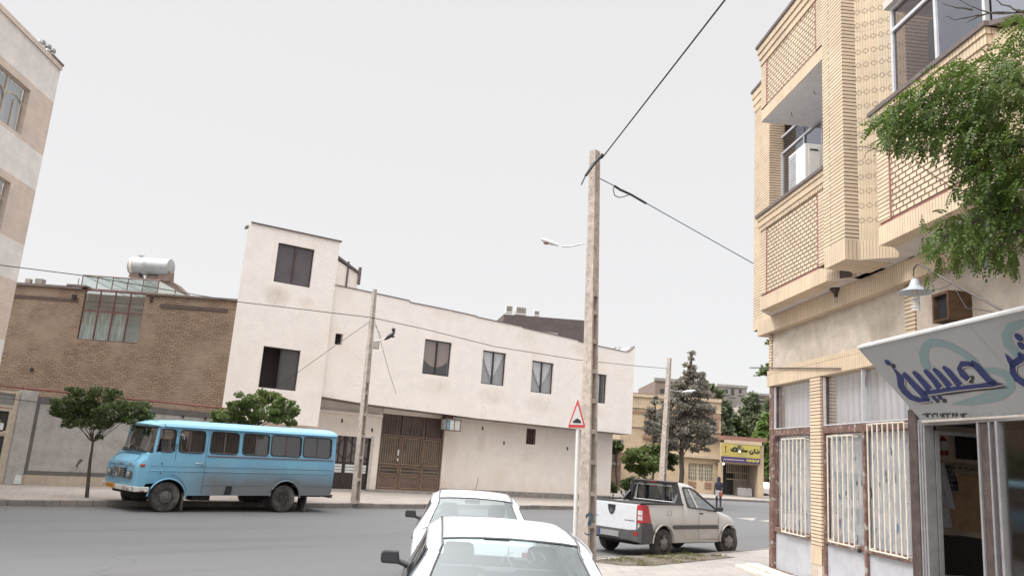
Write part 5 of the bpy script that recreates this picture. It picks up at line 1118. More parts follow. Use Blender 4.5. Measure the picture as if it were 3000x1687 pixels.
A=on(21,-20,774); B=on(27.3,1089,930); 
cable('black cable crossing from the left edge to the pole beside the minibus',[A,on(22.8,250,808),on(24.8,690,883),B],.013,n=8)
Cc=on(33,1694,1054); D=on(36,1857,1071); E_=on(40,1955,1079)
cable('black cable running along the cream facade from the minibus side pole to the far pole',[B,on(28.5,1240,963),on(30.5,1450,1015),Cc,D,E_],.013,n=8)
cable('thin guy wire slanting from the pole down to the lower window of the cream tower',[on(27.3,1084,942),on(28.5,985,1010),on(31.5,817,1130)],.009,n=4)
cable('thin wire dropping from the pole to a hook on the cream wall',[on(27.3,1100,945),on(28,1118,1010),on(29,1140,1090),on(30.5,1160,1152)],.008,n=4)
cable('thin slack wire beside the dark street lamp on the minibus side pole',[on(27.2,1097,950),on(27.2,1112,975),on(27.2,1118,995)],.008,n=4)
# ================================================================= WARNING SIGN
F0=Frame((0,15.9),90); bx,_=F0.at(1684,1600); tx,tz=F0.at(1693,1250); tzz=F0.at(1690,1165)[1]
ws=thing('speed_bump_sign','red bordered triangular speed bump warning sign on a white post by the nearest pole','road sign',(bx,15.9,.1))
mb=MB(); mb.tube([(0,0,0),(tx-bx,0,tz-.1),(tx-bx+.01,0,tzz-.25)],.038,12); mb.build('post',plain('white_post',(.66,.64,.62),.45,var=.05),ws,smooth=60)
def sq(px,py,o=-.06):
    x,z=F0.at(px,py,o); return (x-bx,o,z-.1)
def Z5(x,y): return (1350+x/3.6225,1150+y/3.6225)
def rtri(c3,r,o,n=4):
    pts=[]; 
    for k in range(3):
        p=Vector(c3[k]); a=Vector(c3[k-1]); b=Vector(c3[(k+1)%3]); u=(a-p).normalized(); v=(b-p).normalized()
        s=p+u*r; e=p+v*r
        for j in range(n+1):
            f=j/n; q=s.lerp(p,f).lerp(p.lerp(e,f),f); pts.append(q)
    return [sq(q.x,q.y,o) for q in pts]
top=Z5(1243,50); l=Z5(1128,375); r=Z5(1330,375)
mb=MB(); mb.prism(rtri([top,l,r],8,-.05),(0,.03,0)); mb.build('white_rim',M['whitemetal'],ws)
sh=lambda p,f:(Vector(p)-Vector(((top[0]+l[0]+r[0])/3,(top[1]+l[1]+r[1])/3)))*f+Vector(((top[0]+l[0]+r[0])/3,(top[1]+l[1]+r[1])/3))
mb=MB(); mb.poly(*rtri([sh(top,.95),sh(l,.95),sh(r,.95)],7,-.055)); mb.build('red_border',plain('sign_red',(.55,.055,.05),.45,var=.03),ws)
mb=MB(); mb.poly(*rtri([Z5(1240,122),Z5(1158,337),Z5(1300,340)],1,-.06)); mb.build('white_field',plain('sign_white',(.60,.59,.59),.5,var=.03),ws)
mb=MB(); pts=[Z5(*q) for q in ((1188,318),(1190,300),(1208,290),(1222,276),(1240,272),(1258,282),(1270,295),(1276,302),(1276,322))]; mb.poly(*[sq(*p,-.064) for p in pts]); mb.build('bump_symbol',M['black'],ws)
# ================================================================= VEHICLE HELPERS
def loft(st,classify,mbs,closed=True):
    """st: list of (x,[(y,z)...]) half rings (bottom to top centre, y>=0 is the far/left side); mirrored about yc=0"""
    for sgn in (1,-1):
        for i in range(len(st)-1):
            (xa,ra),(xb,rb)=st[i],st[i+1]
            for j in range(len(ra)-1):
                k=classify(i,j,sgn)
                if k is None: continue
                q=[(xa,sgn*ra[j][0],ra[j][1]),(xb,sgn*rb[j][0],rb[j][1]),(xb,sgn*rb[j+1][0],rb[j+1][1]),(xa,sgn*ra[j+1][0],ra[j+1][1])]
                mbs[k].poly(*(q if sgn<0 else q[::-1]))
        if closed:
            for (x,r),fl in ((st[0],1),(st[-1],-1)):
                for j in range(len(r)-1):
                    mbs['body'].poly((x,sgn*r[j][0],r[j][1]),(x,sgn*r[j+1][0],r[j+1][1]),(x,0,r[j+1][1]),(x,0,r[j][1]))
def weld(o,d=.002):
    import bmesh
    bm=bmesh.new(); bm.from_mesh(o.data); bmesh.ops.remove_doubles(bm,verts=bm.verts,dist=d); bmesh.ops.recalc_face_normals(bm,faces=bm.faces); bm.to_mesh(o.data); bm.free()
def buildsmooth(mb,name,mat,parent,ang=35,sub=0):
    o=mb.build(name,mat,parent); weld(o); o.data.shade_smooth(); o.data.set_sharp_from_angle(angle=R_(ang))
    return o
def wheel(parent,x,y,r,wd,side,hubm,rimr=.6,steer=0,spokes=0,dual=False):
    """side: +1 visible face towards +y, -1 towards -y"""
    mb=MB(); s=side
    prof=[(rimr*r,-wd/2*s),(r*.94,-wd/2*s),(r,-wd*.32*s),(r,wd*.32*s),(r*.94,wd/2*s),(r*.82,wd*.53*s),(rimr*r,wd/2*s)]
    mb.lathe(prof,(0,0,0),'y',32); wo=mb.build('wheel',M['rubber'],parent,smooth=35,loc=(x,y,r)); wo.rotation_euler=(0,0,R_(steer))
    mb=MB(); rr=rimr*r
    if dual: mb.lathe([(rr,wd*.5*s),(rr*.95,wd*.1*s),(rr*.6,-.02*s),(rr*.42,-.02*s),(rr*.40,wd*.25*s),(rr*.2,wd*.28*s),(.005,wd*.28*s)],(0,0,0),'y',24)
    else: mb.lathe([(rr,wd*.5*s),(rr*.93,wd*.40*s),(rr*.85,wd*.42*s),(rr*.6,wd*.55*s),(rr*.3,wd*.60*s),(rr*.28,wd*.66*s),(.005,wd*.68*s)],(0,0,0),'y',24)
    rim=mb.build('rim',hubm,wo,smooth=30)
    mb=MB(); n=spokes or 8
    for k in range(n):
        a=2*math.pi*k/n; d=rr*(.72 if spokes else .5); w_=rr*.12 if spokes else rr*.05
        p=Vector((math.cos(a)*d,wd*.52*s,math.sin(a)*d)); mb.lathe([(w_,-.012*s),(w_,.022*s)],p,'y',6)
    mb.build('nut' if not spokes else 'rim_slot',M['black'] if spokes else hubm,rim)
    return wo
# ================================================================= BLUE MINIBUS
Vf=Frame((-8.54,21.37),44); HW=1.03; YC=HW-.06
bus=thing('minibus','old sky blue minibus with dusty lower panels parked at the far kerb','minibus',tuple(Vf.world(0,YC,0)),Vf.rz)
bm_,nt,b_=newmat('sky_blue_bus_paint'); o_=_obj(nt); sp_=nt.nodes.new('ShaderNodeSeparateXYZ'); nt.links.new(o_,sp_.inputs[0])
nz=nt.nodes.new('ShaderNodeTexNoise'); nz.inputs['Scale'].default_value=1.6; nz.inputs['Detail'].default_value=7; nt.links.new(_obj(nt,(.6,.6,1)),nz.inputs['Vector'])
ma=nt.nodes.new('ShaderNodeMath'); ma.operation='MULTIPLY_ADD'; ma.inputs[1].default_value=.45; nt.links.new(nz.outputs[0],ma.inputs[0]); nt.links.new(sp_.outputs[2],ma.inputs[2])
mrx=nt.nodes.new('ShaderNodeMapRange'); mrx.inputs[1].default_value=1.62; mrx.inputs[2].default_value=.98; nt.links.new(ma.outputs[0],mrx.inputs[0])
blue=_mix(nt,_noise(nt,1.1,4,.6,o_),(.15,.355,.50),(.18,.40,.55)); xx=nt.nodes.new('ShaderNodeMapRange'); xx.inputs[1].default_value=-.2; xx.inputs[2].default_value=1.2; nt.links.new(sp_.outputs[0],xx.inputs[0])
mu=nt.nodes.new('ShaderNodeMath'); mu.operation='MULTIPLY'; nt.links.new(mrx.outputs[0],mu.inputs[0]); nt.links.new(xx.outputs[0],mu.inputs[1]); mu2=nt.nodes.new('ShaderNodeMath'); mu2.operation='MULTIPLY'; mu2.inputs[1].default_value=.92; nt.links.new(mu.outputs[0],mu2.inputs[0])
nt.links.new(_mix(nt,mu2.outputs[0],blue,(.15,.145,.14)),b_.inputs['Base Color']); 
rg=nt.nodes.new('ShaderNodeMapRange'); rg.inputs[3].default_value=.32; rg.inputs[4].default_value=.85; nt.links.new(mu.outputs[0],rg.inputs[0]); nt.links.new(rg.outputs[0],b_.inputs['Roughness']); M['busblue']=bm_
M['seam']=plain('panel_seam',(.05,.10,.13),.7,var=0); M['chrome']=plain('worn_chrome',(.5,.5,.5),.3,.8,var=.2,scale=20)
M['bumper']=plain('rusty_white_bumper',(.58,.57,.53),.6,var=.1,scale=10,dirt=(.17,.09,.06),dscale=9,dlo=.54,dhi=.62)
M['busglass']=glass('bus_glass',(.42,.41,.42),.10,.03); M['buscurt']=curtainmat('bus_curtain',(.10,.09,.105),30); M['interior']=plain('bus_interior',(.05,.045,.045),.9)
rk=.016
zsk,zbt,zwb,zwt,zre=.42,1.42,1.53,2.10,2.17
def ring(x,hw,sk=None,top=2.36,arch=None,edge=.0):
    s0=zsk if sk is None else sk; r=rk*x
    if arch:
        xc,rad=arch; d=rad*rad-(x-xc)**2
        if d>0: s0=max(s0,.33+math.sqrt(d))
    return [(hw*.985,s0+r),(hw,max(s0+.03,.80)+r),(hw*1.012,1.12+r),(hw,zbt+r),(hw*.992,zwb+r),(hw*.95,zwt+r),(hw*.945,zre+r),(hw*.985,zre+.015+r),(hw*.95,zre+.075+r),(hw*.72,top-.04+r),(hw*.35,top-.006+r),(0,top+r)]
fs=[]
AF=(-.05,.50); AR=(3.40,.49)
cols=[-.35,-.0,.10,.79,.87,.96,1.77,1.91,2.71,2.79,3.77,3.85,4.83,4.95]
xs_=sorted(set([round(v,3) for v in cols+[AF[0]+AF[1]*math.cos(math.pi*k/10) for k in range(11)]+[AR[0]+AR[1]*math.cos(math.pi*k/10) for k in range(11)] if v>-.56]+[-.35]))
# nose and windscreen stations
def nring(x,hw,zt,sk=.62):
    return [(hw*.985,sk),(hw,.80),(hw*1.0,1.0),(hw*.99,zt-.12),(hw*.96,zt-.05),(hw*.9,zt-.015),(hw*.88,zt-.012),(hw*.86,zt-.01),(hw*.8,zt),(hw*.6,zt+.015),(hw*.3,zt+.02),(0,zt+.022)]
nose=[(-.90,nring(-.90,.90,1.14)),(-.89,nring(-.89,.96,1.20)),(-.84,nring(-.84,1.0,1.26)),(-.76,nring(-.76,1.01,1.33)),(-.66,nring(-.66,1.02,1.41))]
w0=[(1.0,.70),(1.03,.80),(1.035,1.12),(1.03,1.40),(1.0,1.47),(.97,1.475),(.95,1.48),(.93,1.485),(.90,1.49),(.65,1.50),(.3,1.51),(0,1.51)]
wt=[(1.0,.82),(1.03,.84),(1.04,1.12),(1.03,1.42),(1.02,1.52),(.90,2.10),(.90,2.15),(.98,2.165),(.94,2.21),(.7,2.28),(.35,2.31),(0,2.315)]
st=nose+[(-.62,w0)]
xw=-.35
for x in xs_:
    if x<xw: continue
    st.append((x,ring(x,HW,arch=AF if x<2 else AR,top=2.315+.045*min(1,(x+.35)/.8))))
st+= [(5.02,[(y*.97,z+(.05 if z<.6 else 0)) for y,z in ring(5.02,HW,sk=.5)]),(5.07,[(y*.88,z*.985+(.06 if z<.6 else 0)) for y,z in ring(5.07,HW,sk=.5)])]
i_ws=len(nose)   # interval index from w0 to xw station
wins_x=[(.10,.79),(.96,1.77),(1.91,2.71),(2.79,3.77),(3.85,4.83)]
mbs={'body':MB(),'screen':MB(),'quarter':MB(),'roof':MB()}
def cls(i,j,s):
    xa,xb=st[i][0],st[i+1][0]; xm=(xa+xb)/2
    if i==i_ws and 4<=j<=5: return None
    if i==i_ws and j>=6 : return None
    if i>i_ws:
        if j==4 and xb<=-.0+1e-6 and xa>=-.36 : return None
        if j==4 and any(a<xm<b for a,b in wins_x): return None
        if j>=7: return 'roof'
    return 'body'
loft(st,cls,mbs)
M['busroof']=plain('pale_blue_roof',(.26,.50,.60),.42,var=.06,scale=1.5)
# roof visor front: closes the roof between the screen top and the first roof station
xr=st[i_ws+1][1]
for sgn in (1,-1):
    vis=[(-.42,.90,2.10),(-.46,.80,2.12),(-.52,.5,2.13),(-.55,0,2.135)]
    rt=[(xw,xr[6][0],xr[6][1]),(xw,xr[8][0],xr[8][1]),(xw,xr[9][0],xr[9][1]),(xw,0,xr[11][1])]
    md=[(-.44,.95,2.16),(-.52,.82,2.185),(-.60,.5,2.20),(-.63,0,2.21)]
    for A_,B_ in ((vis,md),(md,rt)):
        for k in range(3):
            q=[A_[k],A_[k+1],B_[k+1],B_[k]]; mbs['roof'].poly(*[(x,sgn*y,z) for x,y,z in (q if sgn>0 else q[::-1])])
    mbs['roof'].poly(*[(x,sgn*y,z) for x,y,z in ((xw,xr[5][0],xr[5][1]),vis[0],md[0],rt[0])])
buildsmooth(mbs['body'],'body',M['busblue'],bus,30); buildsmooth(mbs['roof'],'roof',M['busroof'],bus,40)
# windscreen: wraps around, bottom line at the cowl, top line at the visor
bot=[(-.36,1.0,1.50),(-.50,.97,1.495),(-.62,.80,1.50),(-.68,.4,1.505),(-.70,0,1.51)]
top=[(-.40,.92,2.10),(-.44,.88,2.105),(-.50,.70,2.12),(-.54,.35,2.13),(-.55,0,2.135)]
mb=MB(); fb_=MB(); ft_=MB()
for s in (1,-1):
    for k in range(1,4):
        q=[bot[k],bot[k+1],top[k+1],top[k]]; mb.poly(*[(x,s*y,z) for x,y,z in q])
ws_=mb.build('windscreen',M['busglass'],bus); fb_.tube([(x,-y,z) for x,y,z in bot[1:]]+[(x,y,z) for x,y,z in bot[1:-1][::-1]],.022,5); ft_.tube([(x,-y,z) for x,y,z in top[1:]]+[(x,y,z) for x,y,z in top[1:-1][::-1]],.022,5); fb_.build('rubber_seal',M['black'],ws_); ft_.build('rubber_seal',M['black'],ws_)
pb=MB()
for s in (1,-1): pb.tube([(-.50,s*.965,1.47),(-.435,s*.90,2.12)],.04,6); pb.poly((-.62,s*.8,1.44),(-.36,s*1.03,1.44),(-.36,s*1.03,1.51),(-.62,s*.8,1.505))
pb.build('windscreen_pillar',M['busblue'],bus,smooth=50)
# near and far side windows with rounded seals and curtains
def rrect(x0,x1,z0,z1,r,n=4):
    pts=[]
    for cx,cz,a0 in ((x1-r,z1-r,0),(x0+r,z1-r,90),(x0+r,z0+r,180),(x1-r,z0+r,270)):
        for k in range(n+1): a=R_(a0+90*k/n); pts.append((cx+r*math.cos(a),cz+r*math.sin(a)))
    return pts
def sidey(z): f=(z-zwb)/(zwt-zwb); return HW*(.992-.042*f)
for s in (-1,1):
    for wi,(a,b) in enumerate([(-.36,-.02)]+wins_x):
        r0=rk*(a+b)/2; z0,z1=zwb+r0,zwt+r0
        ro=rrect(a,b,z0,z1,.09); 
        if wi==0: ro=[( -.36 if x<-.3 else x,z) for x,z in ro]
        bd=[(a-.005,z0-.005),(b+.005,z0-.005),(b+.005,z1+.005),(a-.005,z1+.005)]
        # body coloured corner fillers + rubber + glass
        mb=MB(); P=lambda x,z,o=0:(x,s*(sidey(z-rk*x)+o),z)
        mb.tube([P(x,z,.004) for x,z in ro+[ro[0]]],.02,5,caps=False)
        seal=mb.build('side_window',M['black'],bus,smooth=60)
        mb=MB(); cn=[(b,z1),(a,z1),(a,z0),(b,z0)]
        for q in range(4):
            arc=ro[q*5:(q+1)*5]; c=cn[q]
            for u_,v_ in zip(arc,arc[1:]): mb.poly(P(*c,.0),P(*u_,.0),P(*v_,.0))
        mb.build('corner',M['busblue'],seal)
        mb=MB(); mb.poly(*[P(x,z,-.012) for x,z in ro]); mb.build('pane',M['busglass'],seal)
        if wi:
            mx=a+(b-a)*(.40 if wi==1 else .5); mb=MB(); mb.poly(P(mx-.018,z0,.0),P(mx+.018,z0,.0),P(mx+.018,z1,.0),P(mx-.018,z1,.0)); mb.build('sliding_rail',plain('rail_brown',(.12,.09,.08),.5) if 'rail' not in M else M['rail'],seal)
            if s<0 or wi>2:
                c0=a if wi>1 else mx; mb=MB(); n=22
                for k in range(n):
                    xa=c0+(b-c0)*k/n; xb=c0+(b-c0)*(k+1)/n; o0=-.07-.02*(k%2); o1=-.07-.02*((k+1)%2)
                    if wi==4 and (a+b)/2<xa: break
                    mb.poly(P(xa,z0,o0),P(xb,z0,o1),P(xb,z1,o1),P(xa,z1,o0))
                mb.build('curtain',M['buscurt'],seal)
mb=MB(); mb.poly((-.6,-.95,1.42),(4.9,-.95,1.45),(4.9,.95,1.45),(-.6,.95,1.42)); mb.poly((1.0,-.9,1.4),(1.0,.25,1.4),(1.0,.25,2.2),(1.0,-.9,2.2)); mb.poly((-.5,-.95,2.14),(4.9,-.95,2.24),(4.9,.95,2.24),(-.5,.95,2.14)); mb.build('interior_lining',M['interior'],bus)
mb=MB(); mb.box(.3,.42,-.75,-.35,1.3,1.95); mb.box(.3,.42,.3,.75,1.3,1.85); mb.box(1.1,4.8,-.9,-.2,1.3,1.6); mb.build('seat',plain('seat_grey',(.09,.085,.09),.8),bus,bevel=.05)
mb=MB(); c=Vector((-.18,-.52,1.60)); mb.tube([tuple(c+Vector((.10*math.sin(t),.20*math.cos(t),.16*math.sin(t)))) for t in [6.283*k/16 for k in range(17)]],.014,5,caps=False); mb.build('steering_wheel',M['black'],bus)
mb=MB(); mb.poly((-.56,-.40,1.505),(-.50,-.66,1.505),(-.42,-.64,1.72),(-.48,-.40,1.72)); pc=mb.build('paper_notice',plain('yellowed_paper',(.60,.60,.45),.8,var=.05),bus)
mb=MB()
for k in range(3): mb.tube([(-.535+.03*k,-.46-.02*k,1.57+.04*k),(-.51+.02*k,-.56,1.60+.03*k)],.005,4)
mb.build('writing',M['black'],pc)
# seams, rub strips, mouldings on both sides
for s in (-1,1):
    mb=MB()
    Q=lambda x,z,o=.003:(x,s*(HW*(1.012 if 1.0<z-rk*x<1.3 else 1.003)+o),z+rk*x)
    def ln(x0,z0,x1,z1,w=.006,o=.002):
        d=Vector((x1-x0,z1-z0)).normalized(); n=Vector((-d.y,d.x))*w; N=max(1,int(abs(x1-x0)/.4)+int(abs(z1-z0)/.3))
        for k in range(N):
            A=(x0+(x1-x0)*k/N,z0+(z1-z0)*k/N); B=(x0+(x1-x0)*(k+1)/N,z0+(z1-z0)*(k+1)/N)
            mb.poly(Q(A[0]-n.x,A[1]-n.y,o),Q(B[0]-n.x,B[1]-n.y,o),Q(B[0]+n.x,B[1]+n.y,o),Q(A[0]+n.x,A[1]+n.y,o))
    ln(.03,.95,.03,2.12); ln(.87,.46,.87,2.14); ln(.03,.95,.30,.80); ln(.30,.80,.43,.60); ln(.43,.60,.46,.46) 
    ln(.87,1.155,4.97,1.155); ln(-.6,1.155,.87,1.155,.004); ln(.87,.68,2.85,.68,.004); ln(1.75,.46,1.75,1.12,.003); ln(2.55,.46,2.55,.7,.003); ln(3.95,.68,4.97,.68,.004)
    mb.build('panel_line',M['seam'],bus)
mb=MB()
for s in (-1,1): mb.tube([(x,s*(HW*1.006+.006),1.455+rk*x) for x in (.9,1.9,2.9,3.9,4.95)],.013,5)
mb.build('red_brown_strip',plain('dull_red_strip',(.20,.07,.08),.5),bus)
mb=MB()
for s in (-1,1):
    mb.tube([(x,s*(HW*1.01+.004),1.045+rk*x) for x in (-.6,.5,1.5,2.5,3.5,4.95)],.008,5); mb.tube([(x,s*(HW*1.0+.01),zre+.004+rk*x) for x in (-.33,.9,1.9,2.9,3.9,4.97)],.016,5)
    for (xc,rd) in (AF,AR):
        mb.tube([(xc+rd*1.02*math.cos(t),s*(HW+.012),.33+rk*xc+rd*1.03*math.sin(t)) for t in [math.pi*(k/14)*.94+.06 for k in range(15)]],.022,6)
mb.build('wheel_arch_lip',M['busblue'],bus,smooth=60)
mb=MB(); mb.poly((1.52,-HW-.004,.47),(1.72,-HW-.004,.47),(1.74,-HW-.004,.70),(1.56,-HW-.004,.70)); mb.build('open_flap',M['dark'],bus)
mb=MB(); 
for x,z in ((-.30,1.22),(-.30,.98)): mb.lathe([(.018,-.012),(.015,-.02)],(x,-HW*1.01,z),'y',8)
mb.build('plug',M['black'],bus)
mb=MB(); mb.tube([(.60,-HW-.02,1.26),(.66,-HW-.05,1.27),(.78,-HW-.045,1.26),(.82,-HW-.02,1.26)],.012,6); mb.lathe([(.022,-.0),(.018,-.04)],(.80,-HW-.01,1.26),'y',10); mb.build('door_handle',M['chrome'],bus,smooth=50)
mb=MB(); mb.tube([(.0,-HW-.01,1.86),(.02,-HW-.10,2.0),(.08,-HW-.20,1.98),(.10,-HW-.22,1.86)],.008,5); mb.box(-.02,.03,-HW-.04,-HW-.0,1.74,1.92); mb.build('mirror_arm',M['busblue'],bus); 
mb=MB(); mb.box(-.42,-.39,.55,.75,2.30,2.44); mb.build('roof_light',M['busroof'],bus)
# nose: grille, badge ring, lamps, bumper, plate, hood line
NX=.15
mb=MB(); mb.box(-1.075+NX,-1.04+NX,-.36,.36,.80,1.06); nb=mb.build('grille_recess',M['dark'],bus)
mb=MB()
for k in range(6): z=.815+k*.045; mb.box(-1.10+NX,-1.06+NX,-.355,.355,z,z+.018)
mb.build('grille_bar',M['chrome'],nb)
mb=MB(); c=Vector((-1.115+NX,0,.935)); 
for r in (.115,): mb.tube([tuple(c+Vector((0,r*math.cos(t),r*math.sin(t)))) for t in [6.283*k/20 for k in range(21)]],.012,5,caps=False)
for a in (90,210,330): mb.tube([tuple(c),tuple(c+Vector((0,.112*math.cos(R_(a)),.112*math.sin(R_(a)))))],.010,5)
mb.build('ring_badge',M['chrome'],bus)
for s in (-1,1):
    mb=MB(); mb.prism([(-1.055+NX,s*y,z) for y,z in rrect(.50,.80,.79,1.0,.05)],(-.035,0,0)); hl=mb.build('headlight',plain('headlight_rim',(.12,.12,.12),.4),bus)
    mb=MB(); mb.lathe([(.08,0),(.085,-.01),(.07,-.03),(.02,-.045)],(-1.09+NX,s*.64,.90),'x',16); mb.build('lens',plain('headlight_glass',(.30,.30,.29),.15),hl,smooth=60)
    mb=MB(); mb.box(-.83,-.70,s*1.0-.02,s*1.0+.02,1.12,1.19); mb.build('indicator',plain('orange_lens',(.40,.10,.04),.3),bus,bevel=.01)
mb=MB(); mb.prism([(-.93,-1.05,.50),(-.87,-1.10,.50),(-.55,-1.10,.50),(-.55,-1.06,.50),(-.85,-1.05,.50),(-.88,-1.0,.50),(-.91,0,.50),(-.88,1.0,.50),(-.85,1.05,.50),(-.7,1.06,.50),(-.7,1.10,.5),(-.87,1.10,.50),(-.93,1.05,.50),(-.96,0,.50)],(0,0,.13)); mb.build('bumper',M['bumper'],bus,bevel=.015)
mb=MB(); mb.box(-.99,-.965,.08,.60,.515,.64) ; np_=mb.build('number_plate',plain('yellow_plate',(.62,.27,.03),.5,dirt=(.25,.15,.06),dscale=9,dlo=.6,dhi=.7),bus)
mb=MB()
for k in range(5): y=.52-k*.085; mb.tube([(-.993,y,.54),(-.993,y-.012,.61)],.008,4); mb.tube([(-.993,y,.61),(-.993,y-.04,.60)],.007,4)
mb.build('characters',plain('plate_brown',(.2,.07,.03),.6),np_)
mb=MB()
for pts in ([(-.87,-.72,1.245),(-.78,-.74,1.34),(-.69,-.62,1.42),(-.69,.62,1.42),(-.78,.74,1.34),(-.87,.72,1.245)],[(-.91,-.80,1.12),(-.91,.80,1.12)],[(-.91,-.42,.70),(-.91,-.42,1.1)],[(-.91,.42,.70),(-.91,.42,1.1)]):
    mb.tube(pts,.006,4)
mb.build('hood_line',M['seam'],bus)
mb=MB(); 
for k in range(6): mb.box(-.916,-.89,-.12+k*.05,-.09+k*.05,1.14,1.17)
mb.box(-.913,-.89,-.62,-.48,1.12,1.19); mb.build('worn_nameplate',M['chrome'],bus)
mb=MB()
for y0,y1 in ((-.55,.0),(.2,.72)): mb.tube([(-.70,y0,1.52),(-.66,y0+.05,1.56),(-.66,y1,1.54)],.008,4)
mb.build('wiper',M['black'],bus)
# running gear
hubm=plain('dusty_hub',(.13,.12,.115),.7,var=.2,scale=12)
for s in (-1,1):
    wheel(bus,AF[0],s*(HW-.13),.385,.20,s,hubm,.56,steer=0)
    wheel(bus,AR[0],s*(HW-.13),.385,.20,s,hubm,.52,dual=True)
    wheel(bus,AR[0]-.02,s*(HW-.38),.375,.18,s,hubm,.52)
for s in (-1,1):
    mb=MB(); mb.box(.40,.44,s*HW*.98-s*.02,s*HW*.98-s*.40,.05,.50); mb.box(4.15,4.19,s*HW*.95,s*HW*.95-s*.42,.03,.5); mb.build('mud_flap',M['rubber'],bus)
mb=MB(); mb.box(-.8,4.9,-.6,.6,.42,.62); mb.box(.7,1.2,-.9,-.5,.30,.5); mb.box(1.2,4.9,-1.0,1.0,.46,.5); mb.box(-.55,.45,-1.0,-.94,.55,.9) if False else None
for xc in (AF[0],AR[0]): mb.box(xc-.5,xc+.5,-.55,.55,.3,1.0)
mb.box(-.10,-.0,-.9,.9,.30,.38); mb.box(3.35,3.45,-.9,.9,.30,.38); mb.build('chassis',M['dark'],bus)
mb=MB(); mb.box(-.0,.02,-HW,-.97,.4,.5); mb.box(5.03,5.13,-.9,.9,.42,.52); mb.build('rear_bumper',M['rubber'],bus)
for s in (-1,1):
    mb=MB(); mb.box(5.07,5.1,s*.82-.05,s*.82+.05,.75,1.05); mb.build('tail_light',plain('tail_red',(.3,.02,.02),.3),bus)
